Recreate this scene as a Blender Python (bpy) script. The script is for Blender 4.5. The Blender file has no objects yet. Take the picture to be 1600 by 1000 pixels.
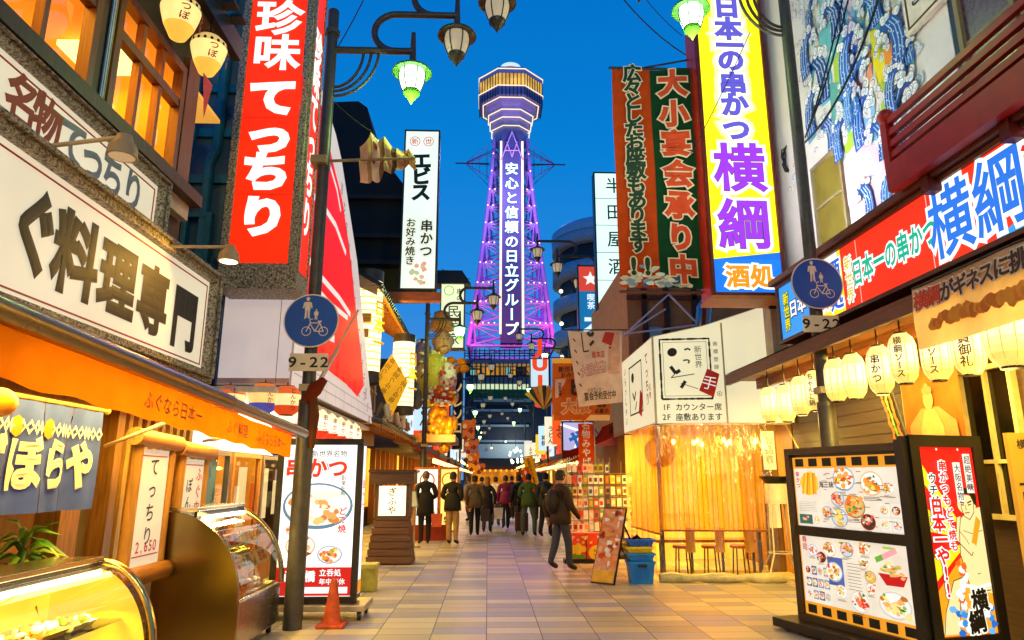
import bpy, math, random
from mathutils import Vector, Matrix
R = math.radians
SC = bpy.context.scene
COL = SC.collection
# ---------------------------------------------------------------- camera, sky, exposure
F = 1066.7
PITCH = math.atan(248 / F)
YAW = math.atan(38 / F * math.cos(PITCH))
CAMZ = 1.6
cd = bpy.data.cameras.new('camera'); cam = bpy.data.objects.new('camera', cd); COL.objects.link(cam)
cd.sensor_width = 36; cd.lens = 36 * F / 1600; cd.clip_start = 0.05; cd.clip_end = 2000
cam.location = (0, 0, CAMZ); cam.rotation_euler = (math.pi / 2 + PITCH, 0, -YAW)
SC.camera = cam
SC.view_settings.view_transform = 'Standard'; SC.view_settings.look = 'None'
SC.view_settings.exposure = 0.2; SC.view_settings.gamma = 1.0
SC.cycles.use_denoising = True
SC.cycles.max_bounces = 7; SC.cycles.transparent_max_bounces = 16
SC.cycles.sample_clamp_indirect = 4.0
SC.cycles.caustics_reflective = False; SC.cycles.caustics_refractive = False
fwd = Vector((math.sin(YAW) * math.cos(PITCH), math.cos(YAW) * math.cos(PITCH), math.sin(PITCH)))
rgt = Vector((math.cos(YAW), -math.sin(YAW), 0)); upv = rgt.cross(fwd)
CP = Vector((0, 0, CAMZ))
def ray(x, y): return fwd + rgt * ((x - 800) / F) + upv * ((500 - y) / F)
def aY(x, y, Y): d = ray(x, y); return CP + d * (Y / d.y)
def aX(x, y, X): d = ray(x, y); return CP + d * (X / d.x)
def aZ(x, y, Z=0.0): d = ray(x, y); return CP + d * ((Z - CAMZ) / d.z)

def lin(h):
    h = h.lstrip('#'); o = []
    for i in (0, 2, 4):
        c = int(h[i:i + 2], 16) / 255
        o.append(c / 12.92 if c <= .04045 else ((c + .055) / 1.055) ** 2.4)
    return (o[0], o[1], o[2], 1.0)

W = bpy.data.worlds.new('World'); SC.world = W; W.use_nodes = True
nt = W.node_tree; nt.nodes.clear()
def wn(t, **k):
    n = nt.nodes.new(t)
    for a, b in k.items(): setattr(n, a, b)
    return n
wo = wn('ShaderNodeOutputWorld'); wb = wn('ShaderNodeBackground'); tc = wn('ShaderNodeTexCoord'); sx = wn('ShaderNodeSeparateXYZ')
rp = wn('ShaderNodeValToRGB')
nt.links.new(tc.outputs['Generated'], sx.inputs[0]); nt.links.new(sx.outputs['Z'], rp.inputs[0])
el = rp.color_ramp.elements
el[0].position = 0.0; el[0].color = (.11, .30, .66, 1)
el[1].position = 1.0; el[1].color = (.003, .06, .30, 1)
for p, c in ((.25, (.022, .25, .74, 1)), (.45, (.002, .215, .67, 1)), (.62, (.001, .172, .60, 1)), (.8, (.001, .12, .48, 1))):
    e = el.new(p); e.color = c
nt.links.new(rp.outputs[0], wb.inputs[0]); wb.inputs[1].default_value = 0.88
nt.links.new(wb.outputs[0], wo.inputs[0])

LK = 1.9
def lamp(name, kind, loc, power, col='ffb55a', size=.3, rot=None, sy=None, spot=None, aim=None):
    l = bpy.data.lights.new(name, kind); l.energy = power * LK; c_ = lin(col); l.color = (c_[0], c_[1] * 1.0, c_[2] * .45) if c_[0] > c_[2] * 1.1 else c_[:3]
    if kind == 'AREA':
        l.size = size
        if sy: l.shape = 'RECTANGLE'; l.size_y = sy
    elif kind in ('POINT', 'SPOT'): l.shadow_soft_size = size
    if spot: l.spot_size = spot; l.spot_blend = .6
    o = bpy.data.objects.new(name, l); COL.objects.link(o); o.location = loc
    if rot: o.rotation_euler = rot
    if aim: o.rotation_euler = (Vector(aim) - Vector(loc)).to_track_quat('-Z', 'Y').to_euler()
    return o

# ---------------------------------------------------------------- materials
MATS = {}
def _new(name):
    m = bpy.data.materials.new(name); m.use_nodes = True
    return m, m.node_tree, m.node_tree.nodes['Principled BSDF']
def nd(t, kind, **k):
    n = t.nodes.new(kind)
    for a, b in k.items():
        if a in n.inputs: n.inputs[a].default_value = b
        else: setattr(n, a, b)
    return n
def ramp(t, fac, stops, interp='LINEAR'):
    r = t.nodes.new('ShaderNodeValToRGB'); r.color_ramp.interpolation = interp
    e = r.color_ramp.elements
    e[0].position, e[0].color = stops[0]; e[1].position, e[1].color = stops[-1]
    for p, c in stops[1:-1]:
        x = e.new(p); x.color = c
    t.links.new(fac, r.inputs[0]); return r.outputs[0]
def coord(t, scale=(1, 1, 1)):
    c = t.nodes.new('ShaderNodeTexCoord'); mp = t.nodes.new('ShaderNodeMapping'); mp.inputs['Scale'].default_value = scale
    t.links.new(c.outputs['Object'], mp.inputs[0]); return mp.outputs[0]
def S(hexa, rough=.55, metal=0, var=.18, scale=6, bump=0, spec=.4):
    """plain painted or natural surface with some uneven wear"""
    k = ('S', hexa, rough, metal, var, scale, bump)
    if k in MATS: return MATS[k]
    m, t, b = _new('surface_' + hexa)
    c = lin(hexa); n = nd(t, 'ShaderNodeTexNoise', Scale=scale, Detail=6.0, Roughness=.65)
    t.links.new(coord(t), n.inputs['Vector'])
    lo = tuple(x * (1 - var) for x in c[:3]) + (1,); hi = tuple(min(1, x * (1 + var)) for x in c[:3]) + (1,)
    t.links.new(ramp(t, n.outputs['Fac'], [(.3, lo), (.7, hi)]), b.inputs['Base Color'])
    b.inputs['Roughness'].default_value = rough; b.inputs['Metallic'].default_value = metal
    b.inputs['Specular IOR Level'].default_value = spec
    if bump:
        bp = nd(t, 'ShaderNodeBump', Strength=bump, Distance=.02); t.links.new(n.outputs['Fac'], bp.inputs['Height']); t.links.new(bp.outputs[0], b.inputs['Normal'])
    MATS[k] = m; return m
def G(hexa, s=1.0, var=0.0, scale=2.0, sample=True, base=.5):
    """glowing surface: lamps and lit signs, also glow put into walls, boards and unlit glass; hexa is its colour"""
    k = ('G', hexa, s, var, scale, sample)
    if k in MATS: return MATS[k]
    m, t, b = _new('lit_' + hexa); c = lin(hexa)
    b.inputs['Base Color'].default_value = tuple(x * base for x in c[:3]) + (1,)
    b.inputs['Roughness'].default_value = .5; b.inputs['Specular IOR Level'].default_value = .15
    if var:
        n = nd(t, 'ShaderNodeTexNoise', Scale=scale, Detail=3.0); t.links.new(coord(t), n.inputs['Vector'])
        lo = tuple(x * (1 - var) for x in c[:3]) + (1,); hi = tuple(x * (1 + var) for x in c[:3]) + (1,)
        t.links.new(ramp(t, n.outputs['Fac'], [(.3, lo), (.7, hi)]), b.inputs['Emission Color'])
    else: b.inputs['Emission Color'].default_value = c
    b.inputs['Emission Strength'].default_value = s
    if not sample: m.cycles.emission_sampling = 'NONE'
    MATS[k] = m; return m
def T(hexa, s=.9): return G(hexa, s, sample=False, base=.15)      # translucent lettering in a lit sign
def wood(hexa, rough=.5, axis=2, sc=3.0, dark=.5):
    k = ('W', hexa, rough, axis, sc)
    if k in MATS: return MATS[k]
    m, t, b = _new('wood_' + hexa); c = lin(hexa); s = [sc * 5] * 3; s[axis] = sc * .35
    n = nd(t, 'ShaderNodeTexNoise', Scale=2.0, Detail=7.0, Roughness=.6, Distortion=.6); t.links.new(coord(t, s), n.inputs['Vector'])
    t.links.new(ramp(t, n.outputs['Fac'], [(.3, tuple(x * dark for x in c[:3]) + (1,)), (.55, c), (.75, tuple(min(1, x * 1.25) for x in c[:3]) + (1,))]), b.inputs['Base Color'])
    bp = nd(t, 'ShaderNodeBump', Strength=.25, Distance=.01); t.links.new(n.outputs['Fac'], bp.inputs['Height']); t.links.new(bp.outputs[0], b.inputs['Normal'])
    b.inputs['Roughness'].default_value = rough; MATS[k] = m; return m
def metal(hexa, rough=.3, brush=0):
    k = ('M', hexa, rough, brush)
    if k in MATS: return MATS[k]
    m, t, b = _new('metal_' + hexa); b.inputs['Metallic'].default_value = 1; c = lin(hexa)
    n = nd(t, 'ShaderNodeTexNoise', Scale=5.0, Detail=5.0); t.links.new(coord(t, (1, 1, 40) if brush else (1, 1, 1)), n.inputs['Vector'])
    t.links.new(ramp(t, n.outputs['Fac'], [(.3, tuple(x * .94 for x in c[:3]) + (1,)), (.7, c)]), b.inputs['Base Color'])
    t.links.new(ramp(t, n.outputs['Fac'], [(.3, (rough * .9,) * 3 + (1,)), (.7, (rough * 1.12,) * 3 + (1,))]), b.inputs['Roughness'])
    MATS[k] = m; return m
def granite():
    if 'gr' in MATS: return MATS['gr']
    m, t, b = _new('granite'); v = nd(t, 'ShaderNodeTexNoise', Scale=38.0, Detail=3.0, Roughness=.7); t.links.new(coord(t), v.inputs['Vector'])
    t.links.new(ramp(t, v.outputs['Fac'], [(.36, lin('2a2721')), (.45, lin('6d6454')), (.55, lin('a89b80')), (.68, lin('c9bda4'))]), b.inputs['Base Color'])
    bp = nd(t, 'ShaderNodeBump', Strength=.6, Distance=.02); t.links.new(v.outputs['Fac'], bp.inputs['Height']); t.links.new(bp.outputs[0], b.inputs['Normal'])
    b.inputs['Roughness'].default_value = .5; MATS['gr'] = m; return m
def glass(tint='ffffff', rough=.02, mix=.12):
    k = ('glass', tint, mix)
    if k in MATS: return MATS[k]
    m, t, b = _new('glass'); out = t.nodes['Material Output']
    tr = t.nodes.new('ShaderNodeBsdfTransparent'); tr.inputs[0].default_value = lin(tint)
    gl = nd(t, 'ShaderNodeBsdfGlossy', Roughness=rough); fr = nd(t, 'ShaderNodeFresnel', IOR=1.45)
    mx = t.nodes.new('ShaderNodeMixShader'); ma = nd(t, 'ShaderNodeMath', operation='MULTIPLY_ADD'); ma.inputs[1].default_value = 1.0; ma.inputs[2].default_value = mix * .3
    t.links.new(fr.outputs[0], ma.inputs[0]); t.links.new(ma.outputs[0], mx.inputs[0]); t.links.new(tr.outputs[0], mx.inputs[1]); t.links.new(gl.outputs[0], mx.inputs[2])
    t.links.new(mx.outputs[0], out.inputs[0]); MATS[k] = m; return m
def vinyl():
    if 'vin' in MATS: return MATS['vin']
    m, t, b = _new('clear_vinyl'); out = t.nodes['Material Output']
    tr = t.nodes.new('ShaderNodeBsdfTransparent'); tr.inputs[0].default_value = (.93, .92, .88, 1)
    gl = nd(t, 'ShaderNodeBsdfGlossy', Roughness=.06); mx = t.nodes.new('ShaderNodeMixShader'); mx.inputs[0].default_value = .24
    n = nd(t, 'ShaderNodeTexNoise', Scale=5.0, Detail=4.0); t.links.new(coord(t, (3, 3, .6)), n.inputs['Vector'])
    bp = nd(t, 'ShaderNodeBump', Strength=.9, Distance=.08); t.links.new(n.outputs['Fac'], bp.inputs['Height']); t.links.new(bp.outputs[0], gl.inputs['Normal'])
    t.links.new(tr.outputs[0], mx.inputs[1]); t.links.new(gl.outputs[0], mx.inputs[2]); t.links.new(mx.outputs[0], out.inputs[0]); MATS['vin'] = m; return m
def cloth(hexa, trans=.5, var=.12, scale=5):
    k = ('C', hexa, trans)
    if k in MATS: return MATS[k]
    m, t, b = _new('cloth_' + hexa); out = t.nodes['Material Output']; c = lin(hexa)
    n = nd(t, 'ShaderNodeTexNoise', Scale=scale, Detail=5.0); t.links.new(coord(t), n.inputs['Vector'])
    col = ramp(t, n.outputs['Fac'], [(.3, tuple(x * (1 - var) for x in c[:3]) + (1,)), (.7, tuple(min(1, x * (1 + var)) for x in c[:3]) + (1,))])
    df = t.nodes.new('ShaderNodeBsdfDiffuse'); tl = t.nodes.new('ShaderNodeBsdfTranslucent'); mx = t.nodes.new('ShaderNodeMixShader'); mx.inputs[0].default_value = trans
    t.links.new(col, df.inputs[0]); t.links.new(col, tl.inputs[0]); t.links.new(df.outputs[0], mx.inputs[1]); t.links.new(tl.outputs[0], mx.inputs[2]); t.links.new(mx.outputs[0], out.inputs[0])
    MATS[k] = m; return m
def sheer(hexa, clear=.4):
    m, t, b = _new('sheer_' + hexa); out = t.nodes['Material Output']; c = lin(hexa); df = t.nodes.new('ShaderNodeBsdfDiffuse'); tl = t.nodes.new('ShaderNodeBsdfTranslucent'); tr = t.nodes.new('ShaderNodeBsdfTransparent')
    w = nd(t, 'ShaderNodeTexNoise', Scale=9.0, Detail=4.0); t.links.new(coord(t, (6, 6, .25)), w.inputs['Vector']); col = ramp(t, w.outputs['Fac'], [(.3, tuple(x * .7 for x in c[:3]) + (1,)), (.7, c)])
    for q in (df, tl): t.links.new(col, q.inputs[0])
    tr.inputs[0].default_value = lin('ffd27a'); m1 = t.nodes.new('ShaderNodeMixShader'); m1.inputs[0].default_value = .6; m2 = t.nodes.new('ShaderNodeMixShader'); m2.inputs[0].default_value = clear
    t.links.new(df.outputs[0], m1.inputs[1]); t.links.new(tl.outputs[0], m1.inputs[2]); t.links.new(m1.outputs[0], m2.inputs[1]); t.links.new(tr.outputs[0], m2.inputs[2]); t.links.new(m2.outputs[0], out.inputs[0]); return m
def paving():
    m, t, b = _new('paving'); L = t.links
    co = coord(t)
    big = nd(t, 'ShaderNodeTexNoise', Scale=.5, Detail=3.0); L.new(co, big.inputs['Vector'])
    br = nd(t, 'ShaderNodeTexBrick', offset=0.0, offset_frequency=1, squash=1.0, squash_frequency=1)
    br.inputs['Color1'].default_value = (0, 0, 0, 1); br.inputs['Color2'].default_value = (1, 1, 1, 1); br.inputs['Mortar'].default_value = (.3, .3, .3, 1)
    br.inputs['Scale'].default_value = 1.0; br.inputs['Mortar Size'].default_value = .006; br.inputs['Brick Width'].default_value = .58; br.inputs['Row Height'].default_value = .3
    br.inputs['Mortar Smooth'].default_value = .3; br.inputs['Bias'].default_value = 0
    L.new(co, br.inputs['Vector'])
    slab = ramp(t, br.outputs['Color'], [(.0, lin('d4c6aa')), (.3, lin('c6b89c')), (.5, lin('b2a698')), (.66, lin('a39c9a')), (.82, lin('a09fbe'))], 'CONSTANT')
    jo = nd(t, 'ShaderNodeMix', data_type='RGBA'); L.new(br.outputs['Fac'], jo.inputs[0]); L.new(slab, jo.inputs[6]); jo.inputs[7].default_value = lin('40362a')
    fine = nd(t, 'ShaderNodeTexNoise', Scale=45.0, Detail=6.0, Roughness=.7); L.new(co, fine.inputs['Vector'])
    mid = nd(t, 'ShaderNodeTexNoise', Scale=2.2, Detail=6.0, Roughness=.65); L.new(co, mid.inputs['Vector'])
    m1 = nd(t, 'ShaderNodeMix', data_type='RGBA', blend_type='MULTIPLY'); m1.inputs[0].default_value = .8
    L.new(jo.outputs[2], m1.inputs[6]); L.new(ramp(t, fine.outputs['Fac'], [(.25, (.7, .68, .66, 1)), (.7, (1, 1, 1, 1))]), m1.inputs[7])
    m2 = nd(t, 'ShaderNodeMix', data_type='RGBA', blend_type='MULTIPLY'); m2.inputs[0].default_value = .8
    L.new(m1.outputs[2], m2.inputs[6]); L.new(ramp(t, mid.outputs['Fac'], [(.25, (.82, .81, .79, 1)), (.75, (1, 1, 1, 1))]), m2.inputs[7])
    L.new(m2.outputs[2], b.inputs['Base Color'])
    L.new(ramp(t, mid.outputs['Fac'], [(.25, (.34,) * 3 + (1,)), (.75, (.46,) * 3 + (1,))]), b.inputs['Roughness'])
    bp = nd(t, 'ShaderNodeBump', Strength=.35, Distance=.006); L.new(br.outputs['Fac'], bp.inputs['Height']); bp.invert = True
    bp2 = nd(t, 'ShaderNodeBump', Strength=.12, Distance=.01); L.new(fine.outputs['Fac'], bp2.inputs['Height']); L.new(bp.outputs[0], bp2.inputs['Normal']); L.new(bp2.outputs[0], b.inputs['Normal'])
    return m
def mural(a='e8e2da', b_='1d4f96', c='9ccbe6', s=1.0):
    """a wall painted with a loose pattern of foam and blue water"""
    m, t, b = _new('painted_wall'); L = t.links; co = coord(t, (1, 1, .75))
    n1 = nd(t, 'ShaderNodeTexNoise', Scale=1.05 * s, Detail=5.0, Roughness=.55, Distortion=1.8); L.new(co, n1.inputs['Vector'])
    n2 = nd(t, 'ShaderNodeTexNoise', Scale=1.7 * s, Detail=3.0, Distortion=1.2); L.new(coord(t, (1.3, 1.3, 1)), n2.inputs['Vector'])
    v = nd(t, 'ShaderNodeTexVoronoi', Scale=11.0 * s); L.new(co, v.inputs['Vector'])
    dots = ramp(t, v.outputs['Distance'], [(.0, (1, 1, 1, 1)), (.22, (0, 0, 0, 1))], 'CONSTANT')
    wv = nd(t, 'ShaderNodeTexWave', wave_type='RINGS', Scale=2.2 * s, Distortion=6.0, Detail=3.0); L.new(co, wv.inputs['Vector'])
    lines = ramp(t, n2.outputs['Fac'], [(.35, lin('d8e0ee')), (.6, lin('ffffff'))])
    col = ramp(t, n1.outputs['Fac'], [(.0, lin(b_)), (.37, lin(b_)), (.385, lin(c)), (.42, lin(a)), (1, lin(a))], 'CONSTANT')
    mk = ramp(t, n1.outputs['Fac'], [(.0, (1, 1, 1, 1)), (.385, (0, 0, 0, 1))], 'CONSTANT')
    x1 = nd(t, 'ShaderNodeMix', data_type='RGBA'); L.new(mk, x1.inputs[0])
    fo = nd(t, 'ShaderNodeMix', data_type='RGBA', blend_type='MULTIPLY'); fo.inputs[0].default_value = 1.0
    L.new(col, fo.inputs[6]); L.new(lines, fo.inputs[7]); L.new(fo.outputs[2], x1.inputs[6])
    x2 = nd(t, 'ShaderNodeMix', data_type='RGBA'); L.new(dots, x2.inputs[0]); L.new(col, x2.inputs[6]); x2.inputs[7].default_value = lin('dfe8f2'); L.new(x2.outputs[2], x1.inputs[7])
    L.new(x1.outputs[2], b.inputs['Base Color']); b.inputs['Roughness'].default_value = .6
    return m

# ---------------------------------------------------------------- mesh building
ORI = {}
class Fr:
    """a flat frame: origin, right, up; depth d along the outward normal"""
    def __init__(s, o, u, v=(0, 0, 1)):
        s.o = Vector(o); s.u = Vector(u).normalized(); s.v = Vector(v).normalized(); s.n = s.u.cross(s.v)
    def p(s, x, y, d=0.0): return s.o + s.u * x + s.v * y + s.n * d
def FL(c): return Fr((c, 0, 0), (0, 1, 0))         # left side of the street: x = Y, y = Z
def FRt(c): return Fr((c, 0, 0), (0, -1, 0))       # right side: x = -Y, y = Z
def FF(Y): return Fr((0, Y, 0), (1, 0, 0))         # faces the camera: x = X, y = Z
GL = {}
def glyph(ch, off):
    """outline of one character, thickened outward by a ring of faces when off > 0"""
    k = (ch, off)
    if k not in GL:
        c = bpy.data.curves.new('glyph', 'FONT'); c.body = ch; c.size = 1; c.resolution_u = 3
        o = bpy.data.objects.new('glyph', c); me = o.to_mesh()
        asc = ord(ch) < 128
        w = max([v.co.x for v in me.vertices], default=.6) + .03 if asc else 1.0
        vs = [(v.co.x - w / 2, v.co.y - (.34 if asc else .38), 0.0) for v in me.vertices]; fs = [tuple(p.vertices) for p in me.polygons]
        o.to_mesh_clear(); bpy.data.objects.remove(o); bpy.data.curves.remove(c)
        if off > 0:
            es = {}
            for f in fs:
                for i in range(len(f)): es[(f[i], f[(i + 1) % len(f)])] = 1
            bd = [e for e in es if (e[1], e[0]) not in es]; nrm = {}
            for a, b in bd:
                dx, dy = vs[b][0] - vs[a][0], vs[b][1] - vs[a][1]; l = math.hypot(dx, dy) or 1
                for q in (a, b): nrm.setdefault(q, []).append((dy / l, -dx / l))
            out = {}
            for q, ns in nrm.items():
                sx_, sy_ = sum(n[0] for n in ns), sum(n[1] for n in ns); l = math.hypot(sx_, sy_)
                if l < 1e-3: sx_, sy_, l = ns[0][0], ns[0][1], 1
                m = off * min(1.7, len(ns) / max(l, .3)); out[q] = len(vs); vs.append((vs[q][0] + sx_ / l * m, vs[q][1] + sy_ / l * m, -.004))
            fs += [(b, a, out[a], out[b]) for a, b in bd]
        GL[k] = (vs, fs)
    return GL[k]
class MB:
    def __init__(s): s.v = []; s.f = []; s.m = []; s.sm = []; s.mats = []; s.cuts = []
    def mi(s, mat):
        if mat not in s.mats: s.mats.append(mat)
        return s.mats.index(mat)
    def add(s, vs, fs, mat, smooth=False):
        b = len(s.v); i = s.mi(mat); s.v += [tuple(v) for v in vs]
        for f in fs: s.f.append(tuple(b + q for q in f)); s.m.append(i); s.sm.append(smooth)
        return s
    def box(s, x0, y0, z0, x1, y1, z1, mat): return s.fbox(Fr((0, 0, 0), (1, 0, 0), (0, 1, 0)), x0, y0, x1, y1, z0, z1, mat)
    def fbox(s, fr, x0, y0, x1, y1, d0, d1, mat):
        return s.fprism(fr, [(x0, y0), (x1, y0), (x1, y1), (x0, y1)], d0, d1, mat)
    def fprism(s, fr, pts, d0, d1, mat, smooth=False):
        n = len(pts); vs = [fr.p(x, y, d0) for x, y in pts] + [fr.p(x, y, d1) for x, y in pts]
        fs = [tuple(range(n - 1, -1, -1)), tuple(range(n, 2 * n))] + [(i, (i + 1) % n, n + (i + 1) % n, n + i) for i in range(n)]
        return s.add(vs, fs, mat, smooth)
    def poly(s, fr, pts, d, mat): return s.add([fr.p(x, y, d) for x, y in pts], [tuple(range(len(pts)))], mat)
    def rect(s, fr, x0, y0, x1, y1, d, mat): return s.poly(fr, [(x0, y0), (x1, y0), (x1, y1), (x0, y1)], d, mat)
    def ell(s, fr, cx, cy, rx, ry, d, mat, n=16, rot=0, a0=0, a1=360):
        pts = []
        for i in range(n):
            a = R(a0 + (a1 - a0) * i / (n if a1 - a0 == 360 else n - 1)); x, y = rx * math.cos(a), ry * math.sin(a)
            pts.append((cx + x * math.cos(rot) - y * math.sin(rot), cy + x * math.sin(rot) + y * math.cos(rot)))
        return s.poly(fr, pts, d, mat)
    def blob(s, fr, cx, cy, rx, ry, d, mat, rng, n=11, j=.3):
        return s.poly(fr, [(cx + rx * (1 + rng.uniform(-j, j)) * math.cos(6.283 * i / n), cy + ry * (1 + rng.uniform(-j, j)) * math.sin(6.283 * i / n)) for i in range(n)], d, mat)
    def ring(s, fr, cx, cy, r0, r1, d, mat, n=24):
        vs = [fr.p(cx + r * math.cos(6.2832 * i / n), cy + r * math.sin(6.2832 * i / n), d) for r in (r0, r1) for i in range(n)]
        return s.add(vs, [(i, (i + 1) % n, n + (i + 1) % n, n + i) for i in range(n)], mat)
    def line(s, fr, pts, w, d, mat):
        for (a, b), (c, e) in zip(pts[:-1], pts[1:]):
            l = math.hypot(c - a, e - b) or 1; px, py = -(e - b) / l * w / 2, (c - a) / l * w / 2
            s.poly(fr, [(a - px, b - py), (c - px, e - py), (c + px, e + py), (a + px, b + py)], d, mat)
        return s
    def frame(s, fr, x0, y0, x1, y1, w, d0, d1, mat):
        s.fbox(fr, x0, y0, x1, y0 + w, d0, d1, mat); s.fbox(fr, x0, y1 - w, x1, y1, d0, d1, mat)
        s.fbox(fr, x0, y0 + w, x0 + w, y1 - w, d0, d1, mat); s.fbox(fr, x1 - w, y0 + w, x1, y1 - w, d0, d1, mat); return s
    def tube(s, pts, r, mat, n=8, smooth=True):
        pts = [Vector(p) for p in pts]; rs = r if isinstance(r, (list, tuple)) else [r] * len(pts)
        vs = []; up = None
        for i, p in enumerate(pts):
            t = (pts[min(i + 1, len(pts) - 1)] - pts[max(i - 1, 0)]).normalized()
            if up is None: up = Vector((0, 0, 1)) if abs(t.z) < .9 else Vector((1, 0, 0))
            a = t.cross(up)
            if a.length < 1e-4: a = t.cross(Vector((0, 1, 0)))
            a.normalize(); b = a.cross(t); up = b
            vs += [p + a * (rs[i] * math.cos(6.2832 * k / n)) + b * (rs[i] * math.sin(6.2832 * k / n)) for k in range(n)]
        fs = [(i * n + k, i * n + (k + 1) % n, (i + 1) * n + (k + 1) % n, (i + 1) * n + k) for i in range(len(pts) - 1) for k in range(n)]
        s.add(vs, fs, mat, smooth); m = len(pts)
        return s.add(vs[:n] + vs[-n:], [tuple(range(n - 1, -1, -1)), tuple(range(n, 2 * n))], mat)
    def lathe(s, prof, c, mat, n=16, smooth=True, sx=1, sy=1, a0=0, rot=0):
        c = Vector(c); vs = []
        for r, z in prof:
            vs += [c + Vector((r * sx * math.cos(6.2832 * k / n + rot), r * sy * math.sin(6.2832 * k / n + rot), z)) for k in range(n)]
        fs = [(i * n + k, i * n + (k + 1) % n, (i + 1) * n + (k + 1) % n, (i + 1) * n + k) for i in range(len(prof) - 1) for k in range(n)]
        s.add(vs, fs, mat, smooth)
        if prof[0][0] > 1e-4: s.add(vs[:n], [tuple(range(n - 1, -1, -1))], mat)
        if prof[-1][0] > 1e-4: s.add(vs[-n:], [tuple(range(n))], mat)
        return s
    def ball(s, c, rx, ry, rz, mat, n=12, m=8):
        return s.lathe([(math.sin(math.pi * i / m) or 1e-5, -math.cos(math.pi * i / m)) for i in range(m + 1)], (0, 0, 0), mat, n) if False else s._ball(c, rx, ry, rz, mat, n, m)
    def _ball(s, c, rx, ry, rz, mat, n, m):
        c = Vector(c); vs = [c + Vector((0, 0, -rz))]
        for i in range(1, m):
            a = math.pi * i / m
            vs += [c + Vector((rx * math.sin(a) * math.cos(6.2832 * k / n), ry * math.sin(a) * math.sin(6.2832 * k / n), -rz * math.cos(a))) for k in range(n)]
        vs.append(c + Vector((0, 0, rz))); L = len(vs) - 1
        fs = [(0, 1 + (k + 1) % n, 1 + k) for k in range(n)] + [(L, L - n + k, L - n + (k + 1) % n) for k in range(n)]
        fs += [(1 + i * n + k, 1 + i * n + (k + 1) % n, 1 + (i + 1) * n + (k + 1) % n, 1 + (i + 1) * n + k) for i in range(m - 2) for k in range(n)]
        return s.add(vs, fs, mat, True)
    def grid(s, fn, nu, nv, mat, smooth=True):
        vs = [fn(i / nu, j / nv) for j in range(nv + 1) for i in range(nu + 1)]
        fs = [(j * (nu + 1) + i, j * (nu + 1) + i + 1, (j + 1) * (nu + 1) + i + 1, (j + 1) * (nu + 1) + i) for j in range(nv) for i in range(nu)]
        return s.add(vs, fs, mat, smooth)
    def ch(s, fr, c, x, y, size, mat, d, off=0.0, sx=1.0, rot=0, warp=None):
        pts, fs = glyph(c, off); cr, sr = math.cos(rot), math.sin(rot); vs = []
        for a, b, z in pts:
            a, b = a * cr - b * sr, a * sr + b * cr
            q = fr.p(x + a * size * sx, y + b * size, d + z * size)
            vs.append(q + fr.n * warp(x + a * size * sx, y + b * size) if warp else q)
        return s.add(vs, fs, mat)
    def text(s, fr, st, x, y, size, mat, d=.012, off=.02, ol=None, vert=False, step=1.02, sx=1.0, rot=0, warp=None, dd=.005):
        """st centred on (x, y); ol = list of (offset, material) outlines, widest first"""
        n = len(st); adv = []
        for c in st: adv.append((.58 if ord(c) < 128 and not vert else 1.0) * step * size * (1 if vert else sx))
        tot = sum(adv); pos = -tot / 2; ca, sa = math.cos(rot), math.sin(rot)
        for c, a in zip(st, adv):
            t = pos + a / 2; pos += a
            if c == ' ' or c == '\u3000': continue
            px, py = (x, y - t) if vert else (x + t * ca, y + t * sa)
            r = rot - (math.pi / 2 if vert and c in 'ー~-―' else 0)
            k = 0
            for (o, m) in (ol or []): s.ch(fr, c, px, py, size, m, d + k * dd, o, sx, r, warp); k += 1
            s.ch(fr, c, px, py, size, mat, d + k * dd, off, sx, r, warp)
        return s
    def cut(s): s.cuts.append(len(s.f)); return s
    def build_each(s, name, parent):
        """one object per piece between cut() marks"""
        for a, b in zip([0] + s.cuts, s.cuts + [len(s.f)]):
            if b > a:
                q = MB(); ids = {}
                for i in range(a, b):
                    f = tuple(ids.setdefault(v, len(ids)) for v in s.f[i]); q.f.append(f); q.m.append(q.mi(s.mats[s.m[i]])); q.sm.append(s.sm[i])
                q.v = [s.v[v] for v in ids]; q.build(name, parent)
    def build(s, name, parent=None, bevel=0, label=None, cat=None, group=None, loc=None, kind=None, solid=0):
        o0 = ORI.get(parent.name, Vector((0, 0, 0))) if parent else Vector(loc or (0, 0, 0))
        me = bpy.data.meshes.new(name)
        me.from_pydata([(v[0] - o0.x, v[1] - o0.y, v[2] - o0.z) for v in s.v], [], s.f)
        for m in s.mats: me.materials.append(m)
        me.polygons.foreach_set('material_index', s.m); me.polygons.foreach_set('use_smooth', s.sm); me.update()
        o = bpy.data.objects.new(name, me); COL.objects.link(o)
        if parent: o.parent = parent; ORI[o.name] = o0
        else: o.location = o0; ORI[o.name] = o0
        if bevel:
            b = o.modifiers.new('edge', 'BEVEL'); b.width = bevel; b.segments = 2; b.limit_method = 'ANGLE'; b.angle_limit = R(40)
        if solid:
            b = o.modifiers.new('thickness', 'SOLIDIFY'); b.thickness = solid; b.offset = 0
        tag(o, label, cat, group, kind); return o
def tag(o, label=None, cat=None, group=None, kind=None):
    for k, v in (('label', label), ('category', cat), ('group', group), ('kind', kind)):
        if v: o[k] = v
    return o
def thing(name, label, cat, loc=(0, 0, 0), group=None):
    o = bpy.data.objects.new(name, None); COL.objects.link(o); o.empty_display_size = .1
    o.location = loc; ORI[o.name] = Vector(loc); return tag(o, label, cat, group)
def copy_tree(o, parent=None):
    c = o.copy(); COL.objects.link(c)
    if parent: c.parent = parent
    for ch in list(o.children): copy_tree(ch, c)
    return c
def arc(c, r, a0, a1, n, ax='xz', y=0):
    return [Vector((c[0] + r * math.cos(R(a0 + (a1 - a0) * i / n)), y, c[1] + r * math.sin(R(a0 + (a1 - a0) * i / n)))) for i in range(n + 1)]
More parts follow.
